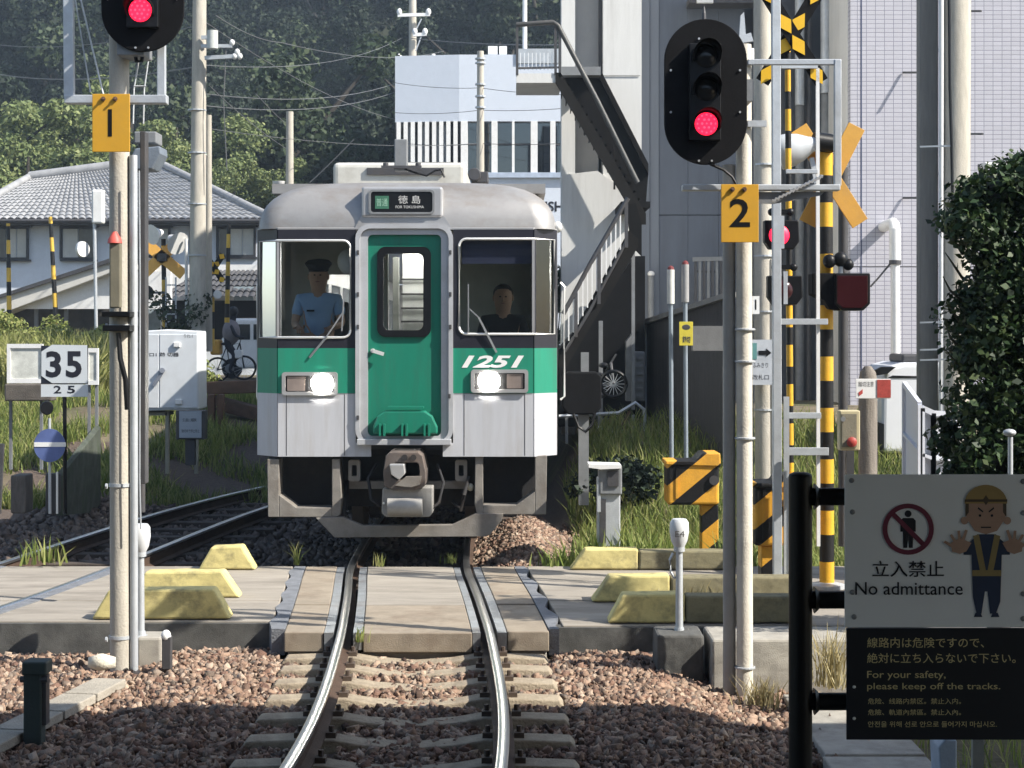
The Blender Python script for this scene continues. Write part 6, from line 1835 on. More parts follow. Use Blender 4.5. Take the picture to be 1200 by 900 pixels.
MB().pprism([(658, 205), (658, 440), (735, 275), (735, 225), (700, 200)], YWB - 0.02, 0.5).build("stair_back_wall", wall_white, wbld)
MB().box(PX(707, YWB), PX(750, YWB), YWB, YWB + 0.012, PZ(88.6, YWB), PZ(88, YWB)).build("panel_joint", steel_grey, wbld)
# staircase
YSt = 26.4
stc = thing("outside_staircase", "dark steel outside staircase with two flights beside the white building", "staircase", P(700, 480, YSt))
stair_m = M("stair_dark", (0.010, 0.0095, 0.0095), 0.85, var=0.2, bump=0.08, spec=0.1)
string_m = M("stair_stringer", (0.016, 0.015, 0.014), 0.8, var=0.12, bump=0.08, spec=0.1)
lb = MB().pbox(605, 658, 86, 97, YSt, 1.4).build("landing_slab", wall_white, stc)
MB().pbox(656, 704, 78, 88, YSt + 0.9, 0.6).build("upper_landing", steel_grey, stc)
for (a, b, y0, y1) in ((606, 606, 88, 28), (651, 651, 88, 27), (656, 656, 90, 28)):
    MB().bar(P(a, y0, YSt), P(b, y1, YSt), 0.04, 0.04).build("rail_post", dark_steel, stc)
for k in range(9):
    q = 610 + k * 4.6
    MB().bar(P(q, 82, YSt), P(q, 62, YSt + 0.02), 0.012, 0.012).build("baluster", trim, stc)
MB().bar(P(606, 80, YSt), P(656, 79, YSt), 0.03, 0.03).build("lower_rail", dark_steel, stc)
MB().path([P(605, 29, YSt), P(648, 26, YSt), P(654, 30, YSt), P(700, 118, YSt), P(747, 214, YSt)], 0.04, 8).build("handrail", M("handrail_grey", (0.07, 0.07, 0.068), 0.5, 0.2), stc, smooth=60)
# upper flight goes down to the right
n_ = 16
for k in range(n_):
    t = (k + 0.5) / n_
    q, y_ = 660 + (750 - 660) * t, 92 + (236 - 92) * t
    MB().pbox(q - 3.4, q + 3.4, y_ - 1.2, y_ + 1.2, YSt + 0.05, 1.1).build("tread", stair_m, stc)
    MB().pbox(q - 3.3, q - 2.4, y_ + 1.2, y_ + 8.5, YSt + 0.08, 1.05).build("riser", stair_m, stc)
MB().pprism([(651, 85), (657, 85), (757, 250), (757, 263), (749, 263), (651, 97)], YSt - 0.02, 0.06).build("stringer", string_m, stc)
MB().pprism([(700, 86), (706, 86), (760, 192), (760, 205)], YSt + 1.15, 0.06).build("stringer", stair_m, stc)
MB().pprism([(660, 90), (705, 86), (760, 200), (756, 250)], YSt + 1.2, 0.02).build("flight_shade_sheet", stair_m, stc)  # dark sheet holding the shade behind the upper flight
for a, y0, y1 in ((685, 140, 158), (720, 170, 222)):
    MB().bar(P(a, y1, YSt), P(a, y0, YSt), 0.03, 0.03).build("rail_post", string_m, stc)
MB().pbox(728, 762, 236, 243, YSt, 1.6).build("half_landing", stair_m, stc)
# lower flight goes down to the left
for k in range(n_):
    t = (k + 0.5) / n_
    q, y_ = 738 + (664 - 738) * t, 285 + (425 - 285) * t
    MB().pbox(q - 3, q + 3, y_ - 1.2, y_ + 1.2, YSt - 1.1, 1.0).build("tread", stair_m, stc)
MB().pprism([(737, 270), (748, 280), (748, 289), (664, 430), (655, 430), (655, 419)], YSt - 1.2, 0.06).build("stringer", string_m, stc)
MB().path([P(660, 368, YSt - 1.25), P(690, 312, YSt - 1.25), P(736, 232, YSt - 1.25)], 0.035, 8).build("handrail", dark_steel, stc, smooth=60)
MB().path([P(662, 412, YSt - 1.25), P(690, 366, YSt - 1.25), P(733, 285, YSt - 1.25)], 0.022, 8).build("lower_rail", dark_steel, stc, smooth=60)
for k in range(13):
    t = k / 12
    q = 661 + 66 * t
    yt, yb_ = 367 - 118 * t, 409 - 116 * t
    MB().bar(P(q, yb_, YSt - 1.25), P(q, yt, YSt - 1.25), 0.018, 0.018).build("baluster", white_paint, stc)
for a, y0, y1 in ((675, 343, 395), (702, 292, 356), (734, 236, 290)):
    MB().bar(P(a, y1, YSt - 1.25), P(a, y0, YSt - 1.25), 0.05, 0.05).build("rail_post", dark_steel, stc)
MB().pprism([(734, 240), (745, 238), (752, 262), (752, 300), (740, 288)], YSt - 0.8, 0.1).build("landing_brace", stair_m, stc)
MB().bar(P(704, 500, YSt - 1.0), P(704, 376, YSt - 1.0), 0.06, 0.06).build("stair_column", steel_grey, stc)
MB().bar(P(742, 480, YSt - 1.0), P(742, 280, YSt - 1.0), 0.05, 0.05).build("stair_column", steel_grey, stc)
# black block standing in for the deep shade under the stairs
du = MB().pprism([(655, 410), (690, 372), (745, 300), (756, 300), (756, 500), (655, 500)], YSt - 0.05, 1.3).build("stair_shade_block", black_matt, wbld)
MB().pprism([(734, 400), (742, 390), (742, 470), (734, 470)], YSt - 0.8, 0.3).build("meter_case", steel_grey, wbld)
MB().pbox(741, 756, 412, 470, YSt - 0.9, 0.4).build("heat_pump", M("heat_pump", (0.17, 0.18, 0.19), 0.6), wbld, bevel=0.02)
for k in range(6):
    MB().pbox(743, 754, 418 + k * 9, 421 + k * 9, YSt - 0.93, 0.03).build("louvre", steel_grey, wbld)
pb2 = thing("parked_bicycle", "dark parked bicycle in the shade under the staircase", "bicycle", P(717, 472, 23.5))
cA = wheel(pb2, 719, 450, 23.5, 15); cB = wheel(pb2, 700, 452, 24.4, 14)
MB().path([cA, P(716, 425, 23.7), P(708, 440, 23.9), cB], 0.02, 6).path([P(716, 425, 23.7), P(722, 415, 23.7)], 0.016, 6).build("frame", dark_steel, pb2, smooth=60)
MB().ell(P(707, 428, 24.0), (0.07, 0.13, 0.04), 10, 6).build("saddle", black_paint, pb2, smooth=60)
gr = thing("guard_rail", "bent white and rust pipe railing in the shade below the stairs", "railing", P(710, 520, 24.5))
MB().path([P(655, 488, 24.5), P(725, 484, 24.5), P(745, 472, 24.5), P(755, 480, 24.5), P(756, 505, 24.5)], 0.03, 6).build("top_pipe", galv, gr, smooth=60)
MB().path([P(700, 500, 24.5), P(715, 506, 24.5), P(730, 505, 24.5)], 0.03, 6).build("low_pipe", white_paint, gr, smooth=60)
MB().bar(P(738, 482, 24.5), P(727, 505, 24.5), 0.04, 0.04).build("brace", rust, gr)
for q in (664, 702, 742):
    MB().bar(P(q, 520, 24.5), P(q, 486, 24.5), 0.04, 0.04).build("post", steel_grey, gr)

# ================================================================== GREY BUILDING
YGB = 33.0
gb = thing("grey_building", "grey panelled building behind the right signal", "building", P(860, 480, YGB))
grey_wall = M("grey_panel_wall", (0.095, 0.112, 0.145), 0.65, var=0.12, scale=0.8, bump=0.05, dirt=(0.065, 0.075, 0.095), dirt_amt=0.7, dscale=0.9, stretch=(3, 3, 0.4))
grey_pier = M("grey_pier", (0.145, 0.165, 0.20), 0.65, var=0.1, scale=0.8, bump=0.05, stretch=(3, 3, 0.4))
MB().box(PX(750, YGB), PX(761, YGB), YGB - 0.05, YGB + 8, 0.5, 12).build("pier", grey_pier, gb)
MB().box(PX(761.5, YGB), PX(772, YGB), YGB - 0.02, YGB + 8, 0.5, 12).build("pier", grey_pier, gb)
for a, b in ((772.4, 806), (806.4, 842), (842.4, 872)):
    MB().box(PX(a, YGB), PX(b, YGB), YGB, YGB + 8, PZ(251.5, YGB), 12).build("wall_panel", grey_wall, gb)
    MB().box(PX(a, YGB), PX(b, YGB), YGB + 0.005, YGB + 8, 0.5, PZ(252.5, YGB)).build("wall_panel", grey_wall, gb)
MB().box(PX(872.5, YGB), PX(980, YGB), YGB + 0.4, YGB + 8, 0.5, 12).build("side_wall", M("dark_grey_wall", (0.10, 0.105, 0.115), 0.7, var=0.2, scale=1), gb)
for a, b, yb_, m in ((884, 896, 500, steel_grey), (912, 918, 500, dark_steel), (933, 944, 122, galv), (934, 944, 560, steel_grey), (947, 953, 560, dark_steel), (963, 976, 108, galv), (964, 976, 560, steel_grey), (978, 984, 560, dark_steel)):
    yo = 0.0 if yb_ > 200 else -0.06
    MB().cyl((PX((a + b) / 2, YGB), YGB + 0.2 + yo, PZ(yb_, YGB)), (PX((a + b) / 2, YGB), YGB + 0.2 + yo, 12), S((b - a) / 2, YGB), n=14).build("downpipe", m, gb, smooth=40)
rod(P(763, 375, YGB - 0.15), P(763, 322, YGB - 0.15), 0.06, "vent_pipe", steel_grey, gb)
MB().ell(P(763, 321, YGB - 0.15), (0.07, 0.07, 0.06), 10, 6).build("vent_cap", white_paint, gb, smooth=60)
MB().pbox(808, 900, -4, 3, YGB - 0.6, 0.6).build("canopy_edge", dark_steel, gb)
MB().pbox(817, 836, -2, 3, YGB - 0.7, 0.1).build("ledge", white_paint, gb)
# roof terrace railing
for k in range(7):
    MB().bar(P(815 + k * 5, 368 - k * 1.5, YGB - 0.5), P(815 + k * 5, 304 if k < 5 else 306, YGB - 0.5), 0.05, 0.05).build("terrace_bar", steel_grey if k % 2 else dark_steel, gb)
MB().bar(P(812, 304, YGB - 0.5), P(852, 303, YGB - 0.5), 0.08, 0.08).build("terrace_rail", steel_grey, gb)
MB().bar(P(814, 318, YGB - 0.45), P(840, 319, YGB - 0.45), 0.05, 0.04).build("terrace_rail", dark_steel, gb)
# dark fence in front
df = thing("dark_fence", "board fence darkened for its shaded face, with sloping top rail before the grey building", "fence", P(800, 530, 24))
p0, p1 = P(757, 380, 27.0), P(858, 348, 22.0)
fence_m = M("fence_shade", (0.045, 0.043, 0.046), 0.75, var=0.3, bump=0.15, stretch=(8, 8, 0.7))  # board colour darkened because the fence face lies in shade
nb_ = 24
for k in range(nb_):
    a, b = p0.lerp(p1, k / nb_), p0.lerp(p1, (k + 0.94) / nb_)
    MB().add([Vector((a.x, a.y, 0.0)), Vector((b.x, b.y, 0.0)), b, a, Vector((a.x, a.y + 0.04, 0.0)), Vector((b.x, b.y + 0.04, 0.0)), b + Vector((0, 0.04, 0)), a + Vector((0, 0.04, 0))], [(0, 1, 2, 3), (5, 4, 7, 6), (3, 2, 6, 7), (4, 0, 3, 7), (1, 5, 6, 2)]).build("board", fence_m, df)
MB().bar(p0 + Vector((0, -0.03, 0.03)), p1 + Vector((0, -0.03, 0.03)), 0.14, 0.07).build("top_rail", M("fence_rail", (0.26, 0.25, 0.23), 0.7), df)
MB().bar(Vector((p0.x - 0.05, p0.y, 0.2)), p0 + Vector((-0.05, 0, 0.05)), 0.12, 0.12).build("corner_post", galv, df)
MB().pbox(812, 852, 382, 411, 21.6, 0.2).build("beam", M("fence_beam", (0.15, 0.15, 0.15), 0.7), df)

# ================================================================== TILED BUILDING AT THE RIGHT
YTB = 31.0
tb = thing("tiled_building", "pale lilac tiled building with fine joints at the right", "building", P(1100, 470, YTB))


def tile_wall(name, base, mortar, sx, sz, axis):
    m = M(name, base, 0.45, var=0.04, bump=0)
    nt = m.node_tree; N, L = nt.nodes, nt.links
    b = N["Principled BSDF"]
    tc = N.new("ShaderNodeTexCoord")
    sp_ = N.new("ShaderNodeSeparateXYZ"); L.new(tc.outputs["Object"], sp_.inputs[0])
    cb_ = N.new("ShaderNodeCombineXYZ")
    L.new(sp_.outputs[axis], cb_.inputs[0]); L.new(sp_.outputs[2], cb_.inputs[1])
    br = N.new("ShaderNodeTexBrick")
    br.offset = 0.0
    br.inputs["Scale"].default_value = 1.0
    br.inputs["Brick Width"].default_value = sx
    br.inputs["Row Height"].default_value = sz
    br.inputs["Mortar Size"].default_value = 0.0065
    br.inputs["Mortar Smooth"].default_value = 0.1
    br.inputs["Color1"].default_value = list(base) + [1]
    br.inputs["Color2"].default_value = [c * 0.93 for c in base] + [1]
    br.inputs["Mortar"].default_value = list(mortar) + [1]
    L.new(cb_.outputs[0], br.inputs["Vector"])
    L.new(br.outputs["Color"], b.inputs["Base Color"])
    bp = N.new("ShaderNodeBump"); bp.inputs["Strength"].default_value = 0.4; bp.inputs["Distance"].default_value = 0.01; bp.invert = True
    L.new(br.outputs["Fac"], bp.inputs["Height"]); L.new(bp.outputs[0], b.inputs["Normal"])
    return m


tw = tile_wall("tile_cladding", (0.50, 0.495, 0.55), (0.22, 0.22, 0.28), S(10.6, YTB), S(5.2, YTB), 0)
tw2 = tile_wall("tile_cladding_shaded", (0.42, 0.43, 0.46), (0.10, 0.10, 0.15), S(10.6, YTB), S(5.2, YTB), 1)  # same tiles with the receding side's shade put into the colours
MB().box(PX(996.5, YTB), PX(1330, YTB), YTB, YTB + 0.2, PZ(312, YTB), 13).build("front_wall", tw, tb)
MB().box(PX(996.5, YTB), PX(1330, YTB), YTB + 0.004, YTB + 0.2, 0.3, PZ(313, YTB)).build("front_wall", tw, tb)
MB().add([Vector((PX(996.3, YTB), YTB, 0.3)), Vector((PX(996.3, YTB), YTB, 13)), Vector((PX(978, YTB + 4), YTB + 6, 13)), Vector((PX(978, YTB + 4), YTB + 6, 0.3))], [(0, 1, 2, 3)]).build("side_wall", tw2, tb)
for q in (1008.5,):
    MB().box(PX(q, YTB), PX(q + 1.6, YTB), YTB - 0.004, YTB, 0.3, 13).build("expansion_joint", M("joint_blue", (0.06, 0.07, 0.13), 0.7), tb)
MB().box(PX(996, YTB), PX(1330, YTB), YTB + 0.2, YTB + 9, 0.3, 13).build("building_core", wall_white, tb)
for a, b, y_ in ((1058, 1080, 85), (1133, 1150, 13), (1135, 1152, 157), (1058, 1080, 232)):
    MB().bar(P(a, y_, YTB - 0.02), P(b, y_, YTB - 0.3), 0.03, 0.035).build("wall_bracket", dark_steel, tb)
# elbow vent pipe standing off the wall
vp = thing("white_vent_pipe", "white vent pipe with rounded elbow before the tiled wall", "pipe", P(1049, 440, YTB - 1.0))
yv = YTB - 0.9
MB().cyl(P(1049.5, 432, yv), P(1049, 305, yv), S(5.5, yv), n=16).cyl(P(1049, 308, yv), P(1048.5, 268, yv), S(6.6, yv), n=16).build("riser", white_paint, vp, smooth=40)
MB().path([P(1048.5, 270, yv), P(1048.5, 264, yv) + Vector((0, 0.03, 0)), P(1048.5, 261, yv) + Vector((0, 0.15, 0)), P(1048.5, 262, yv) + Vector((0, 0.9, 0))], S(6.6, yv), 14).build("elbow", white_paint, vp, smooth=60)
MB().path([P(1044, 308, yv), P(1030, 325, yv), P(1020, 336, yv)], 0.018, 6).cyl(P(1049, 310, yv), P(1049, 305, yv), S(7.2, yv), n=16).build("stay_wire", dark_steel, vp)
# twin poles before the tiled building
tp = thing("utility_pole", "weathered concrete utility pole with dark cable duct before the tiled building", "utility pole", P(1118, 480, 21.5), "concrete utility poles")
MB().cyl((PX(1117, 21.5), 21.5, 0.2), (PX(1121, 21.5), 21.5, PZ(-30, 21.5)), S(18, 21.5), S(16.5, 21.5), 24).build("shaft", concrete_pole, tp, smooth=40)
MB().box(PX(1079, 21.5), PX(1101, 21.5), 21.55, 21.75, 0.2, PZ(-30, 21.5)).build("cable_duct", M("duct_grey", (0.17, 0.165, 0.155), 0.7, var=0.15, stretch=(4, 4, 0.5)), tp, bevel=0.02)
MB().cyl((PX(1103, 21.4), 21.4, 0.2), (PX(1103, 21.4), 21.4, PZ(-30, 21.4)), S(2.8, 21.4), n=12).build("white_conduit", white_paint, tp, smooth=40)
MB().path([P(1112, -20, 21.2), P(1113, 100, 21.2), P(1115, 170, 21.2), P(1117, 260, 21.2)], 0.02, 6).build("black_cable", black_paint, tp, smooth=60)
for y_ in (172, 378, 410, 422):
    MB().bar(P(1078, y_, 21.3), P(1116, y_ - 1, 21.2), 0.03, 0.02).build("strap", galv, tp)
for y_, a in ((13, 1), (157, 1), (85, -1), (232, -1)):
    pass
# white lorry cab half seen behind the post
yk = 22.6
lk = thing("white_truck", "white truck cab half hidden behind the round topped post", "truck", P(1060, 545, yk))
MB().pprism([(1033, 531), (1034, 460), (1038, 437), (1046, 429), (1060, 425), (1110, 425), (1110, 531)], yk, 1.4).build("cab", M("truck_white", (0.74, 0.76, 0.80), 0.35, var=0.02, bump=0), lk, bevel=0.06, seg=3)
MB().pprism([(1046, 440), (1085, 441), (1085, 443), (1040, 443)], yk - 0.01, 0.02).build("window_line", black_paint, lk)
MB().pbox(1057, 1085, 415, 425, yk + 0.2, 0.8).build("roof_deflector", dark_steel, lk, bevel=0.03)
MB().pprism([(1034, 430), (1026, 434), (1028, 440), (1040, 438), (1050, 430)], yk - 0.05, 0.1).build("mirror_arm", black_paint, lk)
MB().pprism([(1030, 495), (1036, 497), (1036, 528), (1030, 528)], yk - 0.02, 0.3).build("wheel_arch", black_paint, lk)
MB().pbox(1030, 1110, 531, 570, yk + 0.1, 1.0).build("chassis", under_black, lk)
MB().cyl(P(1050, 556, yk + 0.05), P(1050, 556, yk + 0.3), S(24, yk), n=20).build("wheel", black_paint, lk, smooth=40)
# white folding gate
yg = 15.0
fg = thing("white_gate", "white metal folding gate in front of the dark vine", "gate", P(1090, 620, yg))
gate_m = M("gate_white", (0.60, 0.63, 0.70), 0.45, var=0.04, bump=0.02)
segs = [(1060, 450, 16.3), (1078, 474, 15.5), (1081, 478, 15.5), (1094, 484, 15.5), (1122, 486, 15.52)]
pts3 = [P(a, b, c) for a, b, c in segs]
for k in (0, 2, 3):
    a, b = pts3[k], pts3[k + 1]
    ab, bb_2 = Vector((a.x, a.y, -0.1)), Vector((b.x, b.y, -0.1))
    pn = MB().add([ab, bb_2, b, a] + [q + Vector((0.02, 0.04, 0)) for q in (ab, bb_2, b, a)], [(0, 1, 2, 3), (5, 4, 7, 6), (3, 2, 6, 7), (4, 0, 3, 7), (1, 5, 6, 2)]).build("gate_panel", gate_m, fg)
    off = Vector((-0.01, -0.035, 0))
    for t in (0.0, 1.0):
        u, v_ = ab.lerp(bb_2, t), a.lerp(b, t)
        MB().bar(u + off, v_ + off, 0.04, 0.04).build("stile", gate_m, pn)
    for hgt in (0.25, 0.5, 0.75, 1.0):
        u, v_ = ab.lerp(a, hgt), bb_2.lerp(b, hgt)
        MB().bar(u + off, v_ + off, 0.04, 0.05 if hgt == 1 else 0.03).build("rail", gate_m, pn)

# ================================================================== HILLSIDE, TREES, PLANTS
hill_m = M("hill_soil", (0.03, 0.036, 0.02), 0.95, var=0.4, scale=0.3, bump=0.5, bscale=2)
def hz(x, y):
    base = 0.9 + 34 * sm((y - 66 - 0.05 * np.abs(x)) / 75) + 26 * sm((y - 110) / 70)
    return base + 1.2 * np.sin(x * 0.12) * sm((y - 66) / 20)
tag(grid_mesh("hillside", np.linspace(-95, 95, 70), np.linspace(64, 190, 60), hz, hill_m), kind="structure")


def leaf_cloud(n, centers, radii, size, flat=0.0, shell_bias=0.5):
    """Leaf quads scattered through the clumps given by centers and radii."""
    k = rng.integers(0, len(centers), n)
    d = rng.normal(size=(n, 3)); d /= np.linalg.norm(d, axis=1)[:, None]
    r = rng.uniform(0, 1, n) ** (1.0 / (1.0 + 3 * shell_bias))
    p = centers[k] + d * r[:, None] * radii[k][:, None] * np.array([1, 1, 0.8])
    nv = d * 0.6 + rng.normal(size=(n, 3)) * 0.6 + np.array([0, 0, 0.35])
    nv /= np.linalg.norm(nv, axis=1)[:, None]
    t = np.cross(nv, rng.normal(size=(n, 3))); t /= np.linalg.norm(t, axis=1)[:, None]
    b = np.cross(nv, t)
    s_ = size * rng.uniform(0.45, 1.7, n)[:, None]
    q = np.stack([p - t * s_ * 0.5, p + b * s_ * 0.32 + nv * s_ * 0.1, p + t * s_ * 0.5, p - b * s_ * 0.32 + nv * s_ * 0.1], 1)
    f = np.arange(n * 4).reshape(n, 4)
    return q.reshape(-1, 3), f


bark = M("bark", (0.035, 0.03, 0.024), 0.95, var=0.3, bump=0.5, bscale=20)
leaf_dark = island("leaf_dark", [(0.009, 0.017, 0.010), (0.017, 0.030, 0.016), (0.028, 0.043, 0.022)], 0.7, 0.08)
leaf_mid = island("leaf_mid", [(0.016, 0.029, 0.014), (0.034, 0.055, 0.024), (0.060, 0.080, 0.036)], 0.65, 0.1)
leaf_bright = island("leaf_bright", [(0.09, 0.125, 0.045), (0.17, 0.215, 0.08), (0.26, 0.29, 0.12)], 0.6, 0.25)


def make_tree(h, cr, n, leaf, mat, kind="broad", name="tree"):
    root = bpy.data.objects.new(name, None)
    COL.objects.link(root)
    nb = 26
    if kind == "broad":
        cs = np.stack([rng.normal(0, cr * 0.55, nb), rng.normal(0, cr * 0.55, nb), h * 0.62 + rng.normal(0, h * 0.16, nb)], 1)
        cs[:, 2] = np.clip(cs[:, 2], h * 0.3, h * 0.92)
        rs = rng.uniform(0.20, 0.40, nb) * cr
    else:
        tt = np.linspace(0.2, 1.0, nb)
        an_ = rng.uniform(0, 6.28, nb)
        w = cr * (1.05 - tt)
        cs = np.stack([np.cos(an_) * w * 0.5, np.sin(an_) * w * 0.5, tt * h], 1)
        rs = np.maximum(w * 0.8, 0.35)
    v, f = leaf_cloud(n, cs, rs, leaf)
    np_mesh("crown", v, f, mat, root)
    mb = MB()
    mb.path([(0, 0, -0.5), (0.05 * h * 0.2, 0, h * 0.3), (0, 0.1, h * 0.6), (0.1, 0, h * 0.85)], [0.035 * h, 0.028 * h, 0.018 * h, 0.006 * h], 7)
    for c in cs[:9]:
        z0 = min(h * 0.6, c[2] * 0.7)
        mb.path([(0, 0, z0), tuple((np.array([0, 0, z0]) * 0.5 + c * 0.5) + np.array([0, 0, -0.1])), tuple(c)], [0.014 * h, 0.009 * h, 0.004 * h], 5)
    t = mb.build("trunk", bark, None, smooth=60)
    t.parent = root
    return root


protos = [make_tree(11, 3.4, 13000, 0.20, leaf_dark), make_tree(12, 3.8, 14000, 0.20, leaf_mid), make_tree(9, 3.2, 12000, 0.19, leaf_mid),
          make_tree(14, 2.6, 12000, 0.20, leaf_dark, "cedar"), make_tree(10, 3.6, 13000, 0.20, leaf_dark)]
LAB = ["dark broadleaf tree in the wood on the hillside", "mid green spreading tree in the wood on the hillside", "small lighter green tree in the wood on the hillside", "tall dark conifer in the wood on the hillside", "dark rounded tree in the wood on the hillside"]
used = [False] * 5
def plant(k, x, y, z, s_, rz, label=None, group="trees of the wooded hillside"):
    if used[k]:
        o = copy_tree(protos[k], None)
    else:
        o = protos[k]; used[k] = True
    o.location = (x, y, z); o.scale = (s_, s_, s_ * random.uniform(0.9, 1.1)); o.rotation_euler = (0, 0, rz)
    return tag(o, label or LAB[k], "tree", group)


for row, y in enumerate(np.arange(69, 113, 6.2)):
    half = 0.33 * y + 4
    x = -half + random.uniform(0, 3)
    while x < 0.12 * y + 6:
        yy_ = y + random.uniform(-2.2, 2.2)
        k = random.choices(range(5), (4, 2.4, 1.4, 3, 3))[0]
        # keep clear of the pale building's footprint
        if not (-6 < x < 5 and yy_ < 77):
            ppx = 600 + x * FOC / yy_
            near = [(130, "left of the left signal"), (260, "behind the tall utility pole"), (345, "above the train's left shoulder"), (463, "above the train roof"), (600, "over the pale blue building"), (9999, "behind the white stair building")]
            lm = next(t for a_, t in near if ppx < a_)
            plant(k, x, yy_, float(hz(np.array(x), np.array(yy_))) - 0.5, random.uniform(0.75, 1.25), random.uniform(0, 6.28), LAB[k].replace("in the wood on the hillside", "on the wooded hillside").replace("in the dense wood on the hillside", "on the wooded hillside") + [", front row", ", second row", ", third row", ", fourth row", ", fifth row", ", sixth row", ", seventh row", ", back row"][row] + ", " + lm)
        x += random.uniform(3.6, 5.6)
# brighter trees just behind the house
br = make_tree(6.5, 3.0, 20000, 0.14, leaf_bright)
for i, (px_, py_, y, s_, lab) in enumerate(((30, 250, 58, 1.0, "bright green leafy tree over the house roof at the left edge"), (105, 250, 60, 0.95, "bright green leafy tree just left of the left signal pole"), (-20, 200, 62, 1.15, "bright green tree at the very left edge above the roof"), (68, 180, 66, 1.05, "bright green treetop behind the house, below the left signal"), (290, 240, 62, 0.7, "light green bush like tree right of the tall utility pole"), (205, 200, 64, 0.85, "mid bright tree behind the utility pole and roof"))):
    o = br if i == 0 else copy_tree(br, None)
    p = P(px_, py_, y)
    o.location = (p.x, y, p.z - 3.6 * s_); o.scale = (s_, s_, s_); o.rotation_euler = (0, 0, i * 1.3)
    tag(o, lab, "tree", "bright trees behind the house")

# ---- grass and weeds
def blades(n, xf, yf, hmin, hmax, wid, zf, lean=0.35):
    x, y = xf(n), yf(n)
    z = zf(x, y)
    h = rng.uniform(hmin, hmax, n)
    a = rng.uniform(0, 6.28, n)
    dx, dy = np.cos(a) * wid, np.sin(a) * wid
    lx, ly = rng.normal(0, lean, n) * h, rng.normal(0, lean, n) * h
    p = np.stack([x, y, z], 1)
    d = np.stack([dx, dy, np.zeros(n)], 1)
    m = np.stack([lx * 0.35, ly * 0.35, h * 0.6], 1); t = np.stack([lx, ly, h], 1)
    v = np.stack([p - d, p + d, p + m + d * 0.7, p + m - d * 0.7, p + t], 1).reshape(-1, 3)
    b = np.arange(n) * 5
    f = np.concatenate([np.stack([b, b + 1, b + 2], 1), np.stack([b, b + 2, b + 3], 1), np.stack([b + 3, b + 2, b + 4], 1)])
    return v, f


grass_m = island("grass_blade", [(0.09, 0.13, 0.03), (0.19, 0.25, 0.06), (0.30, 0.34, 0.10), (0.38, 0.36, 0.16)], 0.6, 0.45)
dry_m = island("dry_grass", [(0.30, 0.24, 0.10), (0.42, 0.35, 0.18), (0.5, 0.45, 0.28)], 0.7, 0.3)
U = lambda a, b: (lambda n: rng.uniform(a, b, n))
v, f = blades(16000, U(0.75, 5.5), lambda n: 16.95 + 8 * rng.uniform(0, 1, n) ** 1.2, 0.10, 0.42, 0.010, gz)
tag(np_mesh("grass", v, f, grass_m), "tall green grass behind the far kerb right of the train", "grass", kind="stuff")
def patchy(x0, x1, y0, y1):
    """Sample points that gather in uneven patches."""
    def f2(n):
        m = n * 4
        x = rng.uniform(x0, x1, m); y = rng.uniform(y0, y1, m)
        w = 0.5 + 0.5 * np.sin(x * 2.3 + 1.1 * np.sin(y * 1.7)) * np.sin(y * 1.9 + 0.8 * np.sin(x * 1.3))
        k = np.argsort(rng.uniform(0, 1, m) - 1.1 * w)[:n]
        return x[k], y[k]
    return f2


gx_, gy_ = patchy(-9.5, -2.6, 24.2, 30.5)(24000)
v, f = blades(24000, lambda n: gx_, lambda n: gy_, 0.05, 0.34, 0.012, gz)
tag(np_mesh("grass", v, f, grass_m), "green weeds and grass on the bank left of the train", "grass", kind="stuff")
v, f = blades(8000, U(-12.5, -7.3), U(30.5, 35.5), 0.5, 1.35, 0.03, gz)
tag(np_mesh("reed_bank", v, f, island("reed", [(0.20, 0.23, 0.06), (0.32, 0.34, 0.11), (0.42, 0.40, 0.18)], 0.6, 0.35)), "pale green reeds and brush before the house", "brush", kind="stuff")
v, f = blades(2600, U(2.6, 6.0), U(7.5, 12.2), 0.08, 0.3, 0.006, gz)
tag(np_mesh("grass", v, f, grass_m), "shaded grass beyond the platform at the lower right", "grass", kind="stuff")


def tuft(x, y, z, n, h, mat, label, spread=0.06, wid=0.006):
    v, f = blades(n, lambda k: rng.normal(x, spread, k), lambda k: rng.normal(y, spread, k), h * 0.5, h, wid, lambda a, b: np.full_like(a, z), 0.3)
    return tag(np_mesh("grass_tuft", v, f, mat), label, "grass tuft", "loose tufts of grass")


p = P(893, 832, 12.0); tuft(p.x, p.y, p.z, 120, 0.26, dry_m, "straw coloured dry grass tuft at the foot of the right signal pole")
p = P(975, 805, 11.8); tuft(p.x, p.y, p.z, 90, 0.5, dry_m, "dry seeding grass between the sign post and the white board", 0.05)
p = P(48, 660, 16.7); tuft(p.x, p.y, p.z, 45, 0.28, grass_m, "pale green weed at the far edge of the crossing at the left", 0.1, 0.012)
p = P(422, 752, 12.95); tuft(p.x, p.y, p.z, 22, 0.13, grass_m, "small green weed inside the left rail at the crossing edge", 0.03, 0.007)
p = P(445, 664, 16.66); tuft(p.x, p.y, p.z, 16, 0.16, grass_m, "thin weed between the rails under the train front", 0.03)
p = P(348, 662, 16.66); tuft(p.x, p.y, p.z, 26, 0.24, grass_m, "single upright blade of grass left of the rails", 0.015)
p = P(530, 660, 16.7); tuft(p.x, p.y, p.z, 30, 0.12, grass_m, "low weed beside the right rail under the train", 0.04)
for i, (a, b, h) in enumerate(((690, 640, 0.45), (752, 640, 0.5), (870, 640, 0.45), (660, 640, 0.3))):
    p = P(a, b, 16.85); tuft(p.x, p.y, -0.1, 110, h, island("weed_leaf%d" % i, [(0.10, 0.15, 0.03), (0.22, 0.28, 0.07), (0.33, 0.36, 0.13)], 0.6, 0.35), ["sunlit weed left of the grey bollard", "sunlit weed between bollard and barrier machine", "sunlit weed beside the right signal pole", "sunlit low weed by the ballast heap"][i], 0.13, 0.014)
